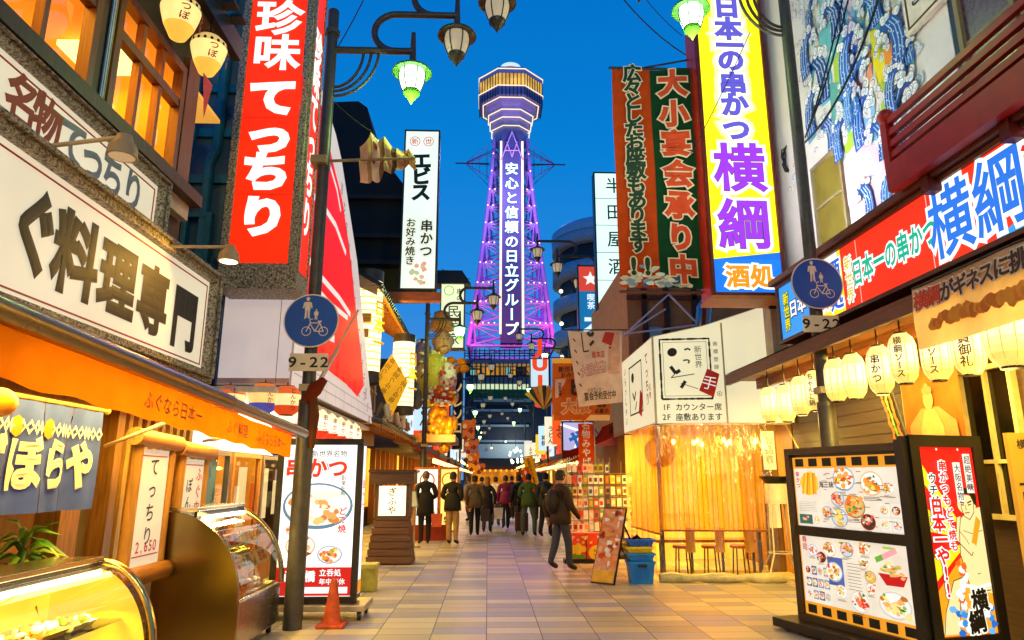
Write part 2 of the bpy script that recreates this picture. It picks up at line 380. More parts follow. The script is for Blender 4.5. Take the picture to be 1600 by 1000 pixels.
FOODC = ['e8751a', 'd63a1e', 'f0b429', '8a4b1c', 'f3d9a0', '4c9a2a', 'f7efe0', 'c2571c', 'e05a4a', '7ab648']
def food(mb, fr, cx, cy, w, h, d, rng, s=1.0, plate=True):
    """one printed picture of a dish: plate with rim, heap of pieces, garnish and glints"""
    if plate:
        p = rng.choice([('e9e6de', 'cfcabd'), ('e4d8c4', 'b8a890'), ('c9cdd6', '8a94a8'), ('4a2e22', '8a2a1a'), ('f4efe2', 'd8b890'), ('d8b880', 'a87a4a'), ('f0ece6', '9aa8c0')])
        mb.ell(fr, cx, cy, w * .5, h * .44, d, T(p[1], s), 18); mb.ell(fr, cx, cy + .01 * h, w * .45, h * .38, d + .0006, T(p[0], s), 18); d += .0014
    a, b, c = rng.choice([('e8751a', 'f0a040', 'c2571c'), ('d63a1e', 'f07a5a', 'f4c0a0'), ('f0b429', 'e8d070', 'c98a1a'), ('8a4b1c', 'c87a3a', 'e8b060'), ('e8a860', 'f8d890', 'b8701e'), ('e05a4a', 'f7d0c0', 'c83a2a')])
    for i in range(20):
        mb.blob(fr, cx + max(-.36, min(.36, rng.gauss(0, .19))) * w, cy + max(-.3, min(.34, rng.gauss(.03, .16))) * h, w * rng.uniform(.06, .15), h * rng.uniform(.05, .12), d + i * .00025, T(rng.choice((a, a, b, b, c)), s), rng, 8, .35)
    for i in range(7): mb.blob(fr, cx + rng.uniform(-.3, .3) * w, cy + rng.uniform(-.2, .3) * h, w * rng.uniform(.03, .09), h * rng.uniform(.03, .08), d + .006 + i * .0003, T(rng.choice(['4c9a2a', '7ab648', '2f7a1e', 'f7efe0', 'f4e04a', 'd8281e']), s), rng, 7, .5)
    for i in range(5): mb.ell(fr, cx + rng.uniform(-.25, .25) * w, cy + rng.uniform(-.15, .25) * h, w * .02, h * .012, d + .009, T('fffaf0', s), 6)
BLACK = S('14120f', .4, var=.3); DARK = S('2a2420', .5); WHITE = S('e8e4dc', .5, var=.06); STEEL = metal('b9b6ae', .25, 1); POLE = S('4a453f', .45, .3, .25, 9, .1)
# ---------------------------------------------------------------- ground
g = MB(); g.add([(-300, -60, -.012), (300, -60, -.012), (300, 900, -.012), (-300, 900, -.012)], [(0, 1, 2, 3)], S('3a3733', .8, scale=.5)); g.build('ground', kind='structure')
g = MB(); g.add([(-4.2, -4, 0), (5.6, -4, 0), (5.6, 120, 0), (-4.2, 120, 0)], [(0, 1, 2, 3)], paving()); g.build('street', kind='structure')

# ---------------------------------------------------------------- left: restaurant with granite signs
rest = thing('restaurant_building', 'fugu restaurant with amber lit wooden windows over granite framed signs', 'building', (-3.5, 4.5, 0))
f = FL(-3.5); WD = wood('6e3d1c', .45); WDL = wood('8a4f20', .45); WD2 = wood('4a2a14', .5); AMB = G('ffab1e', 1.0, .45, 1.6)
mb = MB(); mb.box(-7, .6, 4.1, -3.5, 7.4, 4.72, S('4a3a2e', .7)); mb.box(-7, .6, 6.15, -3.5, 7.4, 6.75, S('3a3026', .7)); mb.box(-7, .6, 0, -4.6, 8.35, 4.1, S('4a3a2e', .7)); mb.box(-7, .6, 4.72, -5.0, 7.4, 6.15, G('ffc22a', 1.15, .35, 1.0)); mb.box(-5.0, 7.06, 4.72, -3.57, 7.2, 6.15, G('f0a82a', .8, .3, 1.5)); mb.box(-7, 7.21, 4.72, -3.52, 7.4, 6.15, S('3a3026', .7))  # amber inner walls glow in place of room light
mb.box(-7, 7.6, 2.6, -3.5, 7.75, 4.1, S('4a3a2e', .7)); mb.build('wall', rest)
mb = MB(); mb.box(-5.2, .6, 6.1, -3.52, 8.2, 6.148, G('ffb84a', .55, .3, 1)); mb.build('glowing_ceiling', rest)  # room light put into the ceiling as its own glow
mb = MB()
for y in (4.6, 6.4): mb.box(-4.5, y, 5.98, -3.9, y + .55, 6.04, G('fff3d0', 3)).cut()
mb.build_each('ceiling_light', rest)
for (y0, y1, n) in ((3.0, 5.42, 4), (5.66, 7.06, 3)):
    mb = MB(); mb.frame(f, y0, 4.74, y1, 6.14, .09, -.06, .05, WD)
    mb.fbox(f, y0 + .09, 5.62, y1 - .09, 5.72, -.05, .04, WD)
    w = (y1 - y0 - .18) / n
    for i in range(1, n): mb.fbox(f, y0 + .09 + w * i - .03, 4.83, y0 + .09 + w * i + .03, 6.05, -.045, .03, WDL)
    wf = mb.build('window', rest)
    mb = MB(); mb.rect(f, y0 + .05, 4.78, y1 - .05, 6.1, -.05, glass('ffd890')); mb.build('pane', wf)
mb = MB(); mb.fbox(f, 5.43, 4.74, 5.65, 6.14, -.06, .02, WD2); mb.cut(); mb.fbox(f, 7.07, 4.74, 7.35, 6.3, -.06, .06, WD); mb.build_each('post', rest)
mb = MB(); mb.fbox(f, .6, 4.6, 7.4, 4.735, 0, .22, WD2); mb.fbox(f, .6, 4.42, 7.35, 4.6, 0, .1, S('b9a894', .4)); mb.build('sill', rest)
mb = MB(); mb.box(-3.5, .6, 6.62, -3.15, 7.5, 6.74, S('7a6446', .6)); mb.box(-3.15, .6, 6.56, -3.05, 7.5, 6.84, BLACK)
for i in range(26): mb.box(-3.05, .8 + i * .25, 6.84, -2.9, .95 + i * .25, 6.88, S('2b2522', .5))
mb.build('eave', rest)
mb = MB()
for i in range(7): mb.fbox(f, 5.56 + i * .011, 4.75 + .0, 5.56 + i * .011 + .009, 6.13, .03, .04, S(['3a7fb8', 'd8e4ee', '2d5f96', '9fc6de', 'e8e8e0', '2a6aa8', 'c8c832'][i], .6))
mb.build('striped_banner', rest)
# paper lantern hanging inside the upper window
mb = MB(); mb.ball((-4.2, 6.6, 5.35), .24, .24, .3, G('ffe06a', 1.5)); mb.tube([(-4.2, 6.6, 5.65), (-4.2, 6.6, 6.1)], .012, DARK)
mb.build('paper_lantern', label='round yellow paper lantern hanging inside the amber upper window', cat='lantern', loc=(-4.2, 6.6, 5.35))

# ground floor of the restaurant
f = FL(-3.45); OW = wood('a4702a', .4); OWD = wood('7a501c', .45); OWL = wood('c8983e', .45)
mb = MB(); mb.fbox(f, 3, 0, 5.5, .95, -.9, 0, OWD); mb.fbox(f, 3.0, 2.2, 8.3, 2.6, -1.1, 0, OWD); mb.fbox(f, 5.5, 0, 8.3, .7, -.9, 0, OWD)
mb.build('lower_wall', rest)
mb = MB(); mb.rect(FL(-4.4), .5, .7, 8.3, 2.6, 0, G('b97a1c', .45, .5, 1.5)); mb.build('glowing_interior_wall', rest)  # warm room light put into this wall as glow
mb = MB()
for i in range(9): mb.fbox(f, 3.2 + i * .16, .95, 3.25 + i * .16, 2.2, -.05, .0, OWL)
mb.fbox(f, 3.1, 1.3, 4.7, 1.38, -.04, .012, OW); mb.fbox(f, 4.66, .95, 5.5, 2.2, -.06, .02, OWD); mb.fbox(f, 4.75, 1.05, 5.42, 1.2, 0, .035, OW); mb.fbox(f, 4.98, .95, 5.03, 2.2, .02, .03, OW)
dr = mb.build('lattice_door', rest)
mb = MB(); mb.tube([f.p(4.62, 1.12, .02), f.p(4.64, 1.16, .1), f.p(4.64, 1.3, .12), f.p(4.64, 1.42, .1), f.p(4.62, 1.46, .02)], .022, OWL); mb.build('handle', dr)
mb = MB(); mb.fbox(f, 5.62, 0, 5.88, 2.6, -.1, .14, OW); mb.cut(); mb.fbox(f, 6.4, 0, 6.52, 2.6, -.1, .08, OW); mb.build_each('timber_post', rest); mb = MB(); mb.fbox(f, 3, 2.08, 5.9, 2.3, .0, .2, OWD)
for i in range(10): mb.fbox(f, 6.5 + i * .17, .7, 6.57 + i * .17, 2.6, -.06, .04, OWL)
mb.build('timber_lattice', rest)
mb = MB(); mb.fbox(f, 5.82, .7, 6.28, 2.2, -.04, -.02, G('6b4a10', .5, .5, 3)); mb.build('dark_pane', rest)

def granite_sign(name, label, c, y0, y1, z0, z1, fw):
    fr = FL(c); o = thing(name, label, 'sign', (c, y1 - .5, z0))
    mb = MB(); mb.fbox(fr, y0, z0, y1, z1, -.2, 0, granite()); mb.build('cabinet', o)
    mb = MB(); mb.frame(fr, y0, z0, y1, z1, fw, 0, .1, granite()); mb.frame(fr, y0 + fw * .35, z0 + fw * .35, y1 - fw * .35, z1 - fw * .35, fw * .18, .1, .14, granite()); mb.build('rim', o, bevel=.012)
    mb = MB(); mb.rect(fr, y0 + fw, z0 + fw, y1 - fw, z1 - fw, .02, G('f2e6c8', .62, .12, .8)); mb.frame(fr, y0 + fw + .05, z0 + fw + .05, y1 - fw - .05, z1 - fw - .05, .012, .021, .027, S('b5301e', .5))
    return o, mb, fr
o, mb, fr = granite_sign('granite_framed_sign', 'wide granite framed sign reading in fat black brush letters for fugu cuisine', -3.05, 2.2, 7.36, 2.58, 3.8, .13)
for c, y, z in (('ふ', 3.75, 3.2), ('ぐ', 4.4, 3.21), ('料', 4.88, 3.19), ('理', 5.46, 3.18), ('専', 6.06, 3.17), ('門', 6.72, 3.15)): mb.ch(fr, c, y, z, .62, S('3a342c', .6), .03, .05, .9 if c != 'ぐ' else .75)
mb.build('panel', o)
o, mb, fr = granite_sign('granite_framed_sign', 'upper granite framed sign with red then grey blue brush letters below the windows', -3.3, 2.2, 6.48, 3.86, 4.5, .09)
for i, (c, y) in enumerate((('名', 4.42), ('物', 4.7), ('て', 5.02), ('っ', 5.3), ('ち', 5.6), ('り', 5.95))): mb.ch(fr, c, y, 4.17, .4 if i < 2 else .42, S('a32a16', .5) if i < 2 else S('7f8698', .5), .03, .035, .85)
mb.build('panel', o)
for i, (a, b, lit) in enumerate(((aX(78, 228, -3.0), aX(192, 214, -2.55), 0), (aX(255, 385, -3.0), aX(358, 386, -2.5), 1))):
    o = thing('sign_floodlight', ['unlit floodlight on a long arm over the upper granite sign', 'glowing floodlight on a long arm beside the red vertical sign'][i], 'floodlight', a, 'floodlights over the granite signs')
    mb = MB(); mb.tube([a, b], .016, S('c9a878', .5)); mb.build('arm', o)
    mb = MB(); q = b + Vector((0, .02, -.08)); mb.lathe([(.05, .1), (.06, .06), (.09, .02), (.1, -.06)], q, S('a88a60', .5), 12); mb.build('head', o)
    mb = MB(); mb.lathe([(.085, -.061), (.08, -.064)], q, G('ffd9a0', 6 if lit else .3), 12); mb.build('lens', o)  # the unlit lens still gets a faint glow of its own
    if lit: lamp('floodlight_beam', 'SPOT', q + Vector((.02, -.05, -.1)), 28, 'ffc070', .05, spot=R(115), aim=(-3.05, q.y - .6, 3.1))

# hanging lanterns with pointed base under the eave
for i, (px, py) in enumerate(((281, 30), (325, 88))):
    c = aX(px, py, -3.1)
    o = thing('eave_lantern', ['cream eave lantern with red lettering, nearer the window corner', 'cream eave lantern with red lettering, beside the red vertical sign'][i], 'lantern', c, 'cream lanterns under the eave')
    mb = MB(); mb.lathe([(.02, -.25), (.08, -.21), (.14, -.09)], c, G('f6c04a', .85, .15, 5), 18); mb.lathe([(.14, -.09), (.175, .03), (.19, .1)], c, G('ffe08a', .9, .15, 4), 18); mb.lathe([(.19, .1), (.18, .16), (.12, .22)], c, G('e8c070', .7, .15, 4), 18)
    for k in range(18):
        a = 6.283 * k / 18; fr = Fr(c + Vector((.193 * math.cos(a), .193 * math.sin(a), .115)), (-math.sin(a), math.cos(a), 0)); mb.ell(fr, 0, 0, .017, .02, .002, BLACK, 8)
    for a in (-.9, .3):
        fr = Fr(c + Vector((.185 * math.cos(a), .185 * math.sin(a), 0)), (-math.sin(a), math.cos(a), 0), (.1, 0, 1)); mb.text(fr, 'つぼ', 0, -.01, .1, S('c8321e', .5), .012, .02, vert=True)
    mb.build('shade', o)
    mb = MB(); mb.lathe([(.12, .22), (.1, .25), (.03, .26)], c, BLACK, 14); mb.tube([c + Vector((0, 0, .26)), (c.x, c.y, 6.6)], .01, BLACK); mb.build('cap', o)
p = aX(322, 150, -3.0); fr = FL(-3.0)
mb = MB(); mb.poly(fr, [(p.y - .12, p.z + .2), (p.y + .12, p.z + .2), (p.y, p.z - .25)], 0, cloth('e0788a', .5)); mb.build('pennant', label='small pink pennant hanging below the second eave lantern', cat='pennant', loc=p, solid=.004)

# awning
aw = thing('awning', 'orange cloth awning with roller tube and faint lettering on its valance', 'awning', (-2.05, 5.5, 2.2))
def zt(y): return 2.08 + (7.6 - y) * .045
mb = MB(); mb.tube([(-2.05, 2.6, zt(2.6)), (-2.02, 5.4, zt(5.4))], .06, metal('8a7a5c', .3), 12); mb.tube([(-2.02, 5.4, zt(5.4)), (-2.0, 7.6, zt(7.6))], .05, metal('9a8a6c', .3), 12); mb.build('roller_tube', aw)
mb = MB(); VAL = cloth('e07b12', .55)
mb.grid(lambda u, v: Vector((-2.06 + .012 * math.sin(u * 40), 2.6 + u * 4.7, zt(2.6 + u * 4.7) - .05 - v * (.23 + .008 * math.sin(u * 60)))), 60, 4, VAL)
for st, y in (('ふぐなら日本一', 4.55), ('ふぐ料理', 5.7), ('ふぐなら日本一', 6.6)): mb.text(FL(-2.05), st, y, zt(y) - .17, .12, S('a85a0c', .7), .012, .015, rot=-.045)
mb.build('valance', aw)
mb = MB(); mb.grid(lambda u, v: Vector((-2.06 - v * 1.15, 2.6 + u * 4.9, zt(2.6 + u * 4.9) + .02 + v * (.42 - .15 * (1 - u)))), 20, 4, cloth('c9771a', .4)); mb.build('canopy', aw)
mb = MB()
for a, b in (((165, 697, -3.2), (292, 648, -2.12)), ((318, 689, -3.3), (388, 678, -2.15))): mb.tube([aX(*a), aX(*b)], .017, S('e8d8b0', .4)).cut()
mb.build_each('arm', aw)
# slatted canopy board under the sign
sl = thing('slat_canopy', 'sloping wooden slat canopy above the blue shop curtain', 'canopy', (-3.0, 5.3, 2.3))
mb = MB()
for i in range(26):
    y = 2.4 + i * .2; mb.add([(-3.44, y, 2.52), (-2.62, y, 2.3), (-2.62, y + .15, 2.3), (-3.44, y + .15, 2.52), (-3.44, y, 2.56), (-2.62, y, 2.34), (-2.62, y + .15, 2.34), (-3.44, y + .15, 2.56)], [(3, 2, 1, 0), (4, 5, 6, 7), (0, 1, 5, 4), (1, 2, 6, 5), (2, 3, 7, 6), (3, 0, 4, 7)], wood('d9a03c', .45, 0))
mb.build('slat', sl)
mb = MB(); mb.add([(-3.44, 2.4, 2.57), (-2.6, 2.4, 2.35), (-2.6, 7.6, 2.35), (-3.44, 7.6, 2.57), (-3.44, 2.4, 2.6), (-2.6, 2.4, 2.38), (-2.6, 7.6, 2.38), (-3.44, 7.6, 2.6)], [(3, 2, 1, 0), (4, 5, 6, 7), (0, 1, 5, 4), (1, 2, 6, 5), (2, 3, 7, 6), (3, 0, 4, 7)], wood('9a6a24')); mb.build('board', sl)

# noren curtain
no = thing('shop_curtain', 'blue divided shop curtain with cream letters and chain border over the door', 'curtain', (-3.0, 4.4, 1.4))
fr = FL(-3.0); NB = cloth('5a70d4', .2); CR = S('f2ead8', .7)
wf = lambda x, y: .03 * math.sin(x * 9.5) * min(1, max(0, (2.1 - y) * 1.8)) + .012 * math.sin(x * 23 + y * 4)
mb = MB()
for k, (a, b) in enumerate(((3.5, 4.1), (4.11, 4.44), (4.45, 4.76), (4.77, 5.08), (5.09, 5.44))):
    mb.grid(lambda u, v: fr.p(a + u * (b - a), 2.1 - v * .72, wf(a + u * (b - a), 2.1 - v * .72)), 14, 12, NB)
for c, x in (('ず', 4.28), ('ぼ', 4.6), ('ら', 4.92), ('や', 5.24)): mb.ch(fr, c, x, 1.7, .36, CR, .016, .05, .78, 0, wf)
for i in range(34):
    x = 3.52 + i * .057; pts = [(x, 1.93 + .05), (x + .03, 1.93), (x, 1.93 - .05), (x - .03, 1.93)]
    mb.add([fr.p(a, b, .014 + wf(a, b)) for a, b in pts] + [fr.p(x + (a - x) * .45, 1.93 + (b - 1.93) * .45, .014 + wf(a, b)) for a, b in pts], [(0, 1, 5, 4), (1, 2, 6, 5), (2, 3, 7, 6), (3, 0, 4, 7)], CR)
for x in (3.7, 4.15, 4.5, 4.8): mb.add([fr.p(x + .055 * math.cos(6.28 * k / 8) * 1.1, 1.93 + .07 * math.sin(6.28 * k / 8), .02 + wf(x, 1.93)) for k in range(8)], [tuple(range(8))], S('d98a1a', .6))
mb.build('cloth', no)
mb = MB(); mb.tube([(-3.02, 3.3, 2.12), (-3.02, 5.52, 2.12)], .018, OWL); mb.ball((-3.02, 5.54, 2.12), .03, .03, .03, OWL); mb.build('rod', no)
mb = MB(); mb.ball((-2.9, 4.15, 2.04), .09, .13, .09, S('e0921a', .35)); mb.build('wooden_gourd', label='orange gourd ornament hanging over the blue curtain edge', cat='ornament', loc=(-2.9, 4.15, 2.04))
# log framed menu boards
for i, (y0, y1, top, txts, price) in enumerate(((6.0, 6.62, 1.9, [('てっちり', 0, .8)], '2,650'), (6.86, 7.44, 1.84, [('ぽん酢', -.08, .75), ('ふぐ皮', .13, .45)], '1,200'))):
    fr = FL(-2.98); o = thing('menu_board', ['log framed white menu board with one column of black letters and red price', 'log framed white menu board with a red column, the farther of the two'][i], 'sign', (-2.98, (y0 + y1) / 2, .8), 'log framed menu boards')
    LG = wood('a87830', .5); zb = .82
    mb = MB(); mb.tube([(-2.98, y0, zb), (-2.98, y0 + .02, top)], .05, LG, 10); mb.tube([(-2.98, y1, zb), (-2.98, y1, top)], .05, LG, 10)
    mb.tube([(-2.96, y0 - .1, top + .05), (-2.96, y1 + .12, top + .02)], .075, wood('b87c3a', .5, 1), 12); mb.tube([(-2.94, y0 - .2, zb - .02), (-2.94, y1 + .1, zb - .02)], .08, wood('8a5620', .5, 1), 12); mb.build('log_frame', o)
    mb = MB(); mb.fbox(fr, y0 + .05, zb + .05, y1 - .05, top - .05, -.02, .02, G('f5ead0', .45)); w = y1 - y0; m = (y0 + y1) / 2
    mb.rect(fr, y0 + .08, top - .11, y1 - .08, top - .1, .024, S('c23a26')); mb.rect(fr, y0 + .08, zb + .13, y1 - .08, zb + .142, .024, S('c23a26'))
    for st, dx, q in txts: mb.text(fr, st, m + dx, top - .14 - .36 * q - .06, .17 * (1 if i == 0 else .85), S('2a2622', .6) if dx <= 0 else S('c23a26'), .026, .012, vert=True, step=1.15)
    mb.text(fr, price, m, zb + .21, .13, S('c8301e'), .026, .012); mb.build('panel', o)
mb = MB(); mb.fbox(FL(-3.2), 7.3, .9, 7.46, 1.9, 0, .04, S('c9882e')); mb.text(FL(-3.2), '冬の味覚', 7.38, 1.6, .12, S('f8f0e0'), .05, .01, vert=True); mb.rect(FL(-3.2), 7.33, 1.3, 7.43, 1.86, .045, S('c82a3a')); mb.build('narrow_board', label='narrow board with red panel beside the log framed menus', cat='sign', loc=(-3.2, 7.38, .9))
# potted plant
pl = thing('potted_plant', 'leafy green pot plant beside the lattice door behind the near showcase', 'plant', (-3.22, 5.05, 0))
rng = random.Random(4); mb = MB(); mb.lathe([(.1, 0), (.14, .3), (.15, .34), (.12, .34)], (-3.22, 5.05, 0), S('6a4a34', .6), 16); mb.build('pot', pl)
mb = MB(); mb.tube([(-3.22, 5.05, .3), (-3.2, 5.06, .8), (-3.2, 5.03, 1.15)], [.02, .016, .01], S('5a6a2a')); mb.build('stem', pl)
mb = MB(); LF = [S('4f8a1e', .4), S('7fb02e', .4), S('356a1a', .4)]
for i in range(46):
    a = rng.uniform(0, 6.28); el_ = rng.uniform(-.5, 1.0); L = rng.uniform(.16, .34); b = Vector((-3.18, 5.03, rng.uniform(.95, 1.25))); d = Vector((math.cos(a) * math.cos(el_), math.sin(a) * math.cos(el_), math.sin(el_)))
    s_ = d.cross(Vector((0, 0, 1))).normalized() * rng.uniform(.018, .034); dr_ = Vector((0, 0, -.35 * L))
    mb.add([b, b + d * L * .4 + s_, b + d * L + dr_, b + d * L * .4 - s_, b + d * L * .42 + Vector((0, 0, .02))], [(0, 1, 4), (1, 2, 4), (2, 3, 4), (3, 0, 4)], rng.choice(LF), True)
mb.build('leaves', pl)
# refrigerated showcases
def showcase(label, y0, y1, xb, xf, H, mat_side, inner, glow, seed, hb, flat=.28):
    """curved glass front towards the street; hb = height of the cabinet below the glass"""
    o = thing('display_case', label, 'showcase', ((xb + xf) / 2, (y0 + y1) / 2, 0), 'glass food showcases')
    prof = [(xf, hb)] + [(xb + flat + (xf - xb - flat) * math.cos(R(a)), hb + (H - hb) * math.sin(R(a))) for a in range(8, 86, 7)] + [(xb + flat, H), (xb, H)]
    fy = Fr((0, 0, 0), (1, 0, 0))    # x, z plane, normal -Y
    side = [(xb, .09), (xf - .0, .09)] + prof
    for k, yy in enumerate((y0, y1)):
        mb = MB(); mb.fprism(fy, side, -yy - .022, -yy + .022, mat_side) if (k == 0 and mat_side) else None
        if not (k == 0 and mat_side):
            inn = [(x - (.0 if x > xb + .01 else -.0), z) for x, z in prof]
            mb.tube([(x, yy, z) for x, z in prof], .028, metal('c9b070', .22), 8)
        mb.build('side_panel', o)
    if not mat_side: mb = MB(); mb.fprism(fy, [(xb + .03, hb)] + [(x - .03, z - .03) for x, z in prof], -y1 + .05, -y1 + .06, G(inner, glow * .8, .2, 2)); mb.build('glowing_end_panel', o)  # added panel at the glass end; its glow stands for the interior light
    mb = MB(); mb.box(xb, y0 + .03, .09, xf, y1 - .03, hb, STEEL); mb.box(xb + .05, y0 + .06, .0, xb + .1, y1 - .06, .09, BLACK); mb.box(xf - .1, y0 + .06, .0, xf - .05, y0 + .12, .09, BLACK); mb.box(xf - .1, y1 - .12, 0, xf - .05, y1 - .06, .09, BLACK); mb.build('cabinet', o, bevel=.012)
    mb = MB(); mb.grid(lambda u, v: (lambda i: Vector((prof[i][0], y0 + .03 + u * (y1 - y0 - .06), prof[i][1])))(min(int(v * (len(prof) - 3) + .5), len(prof) - 3)), 2, len(prof) - 3, glass('fff2d0', .03, .1)); mb.build('glass_front', o)
    mb = MB(); mb.box(xb, y0 + .02, H - .0, xb + .34, y1 - .02, H + .035, metal('d8d0c0', .2)); mb.box(xb + .3, y0 + .03, H - .05, xb + .33, y1 - .03, H - .001, BLACK); mb.build('top_plate', o, bevel=.006)
    mb = MB(); mb.box(xb, y0 + .03, hb, xb + .03, y1 - .03, H, G(inner, glow, .2, 2)); mb.build('glowing_back_panel', o)  # light inside the case put into the panel as glow
    mb = MB(); mb.tube([(xb + .36, y0 + .1, H - .06), (xb + .36, y1 - .1, H - .06)], .018, G('fff6d8', 6)); mb.build('light_tube', o)
    shelves = []
    for zz, xx in ((hb + .02, xf - .06), (hb + (H - hb) * .42, xb + (xf - xb) * .72)):
        mb = MB(); mb.box(xb + .03, y0 + .04, zz - .012, xx, y1 - .04, zz, S('e8dcb4', .3) if zz < hb + .1 else glass('f4f8ec', .02, .3)); mb.build('shelf', o); shelves.append((zz, xx))
    lamp('showcase_light', 'AREA', (xb + .45, (y0 + y1) / 2, H - .09), 14 * glow + 4, 'ffe2a0', y1 - y0 - .2, (0, R(10), R(90)), sy=.05)
    rng = random.Random(seed)
    for zz, xx in shelves:
        n = int((y1 - y0) / .3)
        for r_ in range(2 if zz < hb + .1 else 1):
            for i in range(n):
                x = (xx - .17 - r_ * .3) + rng.uniform(-.02, .02); y = y0 + .16 + (i + .5 * (r_ % 2)) * (y1 - y0 - .3) / n + rng.uniform(-.02, .02)
                if x < xb + .12: continue
                q = thing('food_pack', 'clear tray of prepared fish and garnish inside ' + ('the yellow lit near showcase' if seed == 1 else 'the showcase with brass end panel'), 'food tray', (x, y, zz), 'food trays in the showcases')
                mb = MB(); mb.add([(x - .1, y - .11, zz + .002), (x + .1, y - .11, zz + .002), (x + .1, y + .11, zz + .002), (x - .1, y + .11, zz + .002), (x - .13, y - .13, zz + .04), (x + .13, y - .13, zz + .04), (x + .13, y + .13, zz + .04), (x - .13, y + .13, zz + .04)], [(3, 2, 1, 0), (0, 1, 5, 4), (1, 2, 6, 5), (2, 3, 7, 6), (3, 0, 4, 7)], S(rng.choice(['f4f0e4', 'd8c070', '3a3430', 'e8e4dc']), .3)); mb.build('tray', q)
                mb = MB()
                for k in range(16): mb.ball((x + rng.uniform(-.09, .09), y + rng.uniform(-.09, .09), zz + rng.uniform(.03, .075)), rng.uniform(.018, .04), rng.uniform(.018, .045), rng.uniform(.012, .025), S(rng.choice(['f7f0e2', 'f2d9c0', 'e8b030', 'f4e6d8', '6fa03a', 'e07a3a', 'fff8f0'] if seed == 1 else ['b8762a', 'e8c890', 'f7f0e2', 'c23a22', '8a4a1a', '5a8a2e', 'e8a030']), .35), 7, 5)
                mb.build('food', q)
    return o, shelves
showcase('yellow lit glass food showcase with curved chrome edge and steel top', 2.5, 5.12, -3.0, -2.27, 1.04, None, 'ffd84a', 1.15, 1, .42)
o, sh = showcase('food showcase with solid brass end panel and curved glass front', 6.72, 8.05, -3.05, -2.26, 1.3, metal('8f7a48', .24), 'efe8da', .8, 2, .5, .08)
rng = random.Random(8)
for i, (y, z, col) in enumerate(((7.0, 1.02, 'd8242a'), (7.45, 1.02, 'd8242a'), (7.15, .82, '2d5f9a'), (7.62, .82, 'c82a2a'))):
    fr = Fr((-2.36 - (z - .8) * .45, y, z), (0, 1, 0), (-.4, 0, 1)); mb = MB(); mb.fbox(fr, -.2, -.07, .2, .07, -.004, .004, S('f4f2ec', .3))
    mb.text(fr, ['鍋物', '定食', '土産', '惣菜'][i], 0, .0, .11, S(col, .4), .007, .03); mb.blob(fr, .14, -.02, .04, .03, .006, S('e8a030'), rng)
    mb.build('price_card', label=['white card with red letters on the upper showcase shelf, near end', 'white card with red letters on the upper showcase shelf, far end', 'white card with blue letters among the showcase food', 'white card with red letters low in the brass ended showcase'][i], cat='price card', group='cards in the brass ended showcase', loc=fr.o)
# ---------------------------------------------------------------- left: red vertical sign
YS = 8.4
o = thing('vertical_sign', 'tall red lit sign with white brush letters in a granite frame', 'sign', (-2.9, YS, 4.1))
fr = FF(YS); x0, x1, zb, zt_ = -3.42, -2.46, 4.16, 9.6
mb = MB(); mb.box(x0, YS, zb, x1, YS + .5, zt_, granite()); mb.build('cabinet', o)
mb = MB(); mb.frame(fr, x0, zb, x1, zt_, .1, 0, .05, granite()); mb.fbox(fr, x0 - .03, zb - .24, x1 + .03, zb - .001, -.5, .07, granite()); mb.build('granite_rim', o, bevel=.012)
RED = G('ff2a0a', 1.0, .2, 1.3); WT = T('fffaf2', 1.2)
mb = MB(); mb.rect(fr, x0 + .1, zb + .1, x1 - .1, zt_ - .1, .012, RED)
for c, py in (('珍', 28), ('味', 82), ('て', 152), ('っ', 212), ('ち', 268), ('り', 338)):
    mb.ch(fr, c, -2.93, aY(400, py, YS).z, .57, WT, .03, .03 if c in '珍味' else .06, 1.15)
for z in (5.2, 6.3, 7.4): mb.rect(fr, x0 + .1, z, x1 - .1, z + .006, .016, S('8a1a0a')); mb.ell(fr, x0 + .13, z + .04, .008, .008, .017, S('5a2a1a'), 8); mb.ell(fr, x1 - .13, z + .04, .008, .008, .017, S('5a2a1a'), 8)
mb.build('panel', o)
fs = FL(x1); mb = MB(); mb.rect(fs, YS + .06, zb + .05, YS + .46, zt_, .008, RED)
for c, py in (('珍', 10), ('味', 70), ('て', 135), ('っ', 195), ('ち', 260), ('り', 330)): mb.ch(fs, c, YS + .26, aX(470, py, x1).z, .56, WT, .02, .04, .62)
for y in (YS, YS + .46): mb.fbox(fs, y, zb, y + .05, zt_, 0, .03, granite())
mb.build('side_panel', o)

# ---------------------------------------------------------------- left: second shop with slanted red and white sign
shop = thing('skewer_shop', 'skewer restaurant with bright white shopfront under a slanted red and white sign', 'building', (-3.6, 11.5, 0))
TEAL = S('0f6f88', .5, var=.25); NAVY = mural('4b6f86', '0b2438', '17506e', .9)
mb = MB(); mb.box(-9, 9.3, 2.62, -3.62, 15.4, 8.8, S('2c4a58', .6)); mb.build('wall', shop)
mb = MB(); mb.box(-9, 9.0, 0, -3.55, 9.29, 11, NAVY); mb.build('painted_wall', shop)
mb = MB()
for x, r in ((-3.9, .07), (-4.25, .05)): mb.tube([(x, 8.9, 2.6), (x, 8.9, 5.9), (x + .08, 8.9, 6.1), (x + .08, 8.9, 9)], r, TEAL, 10).cut()
mb.build_each('drain_pipe', shop)
mb = MB(); mb.tube([(-3.52, 8.25, .1), (-3.52, 8.25, 4.2)], .05, S('2f8fb8', .45), 10); mb.build('downpipe', shop)
fr = FF(8.85); mb = MB(); p, q = aY(277, 412, 8.85), aY(332, 332, 8.85); mb.frame(fr, p.x, p.z, q.x, q.z, .07, -.1, .02, TEAL); mb.fbox(fr, p.x + .25, p.z + .07, p.x + .32, q.z - .07, -.08, 0, TEAL); mb.build('bracket_frame', shop)
mb = MB()
for z in (5.6, 6.3, 7.0): mb.box(-4.9, 8.93, z, -3.6, 8.99, z + .12, TEAL)
mb.build('cornice', shop)
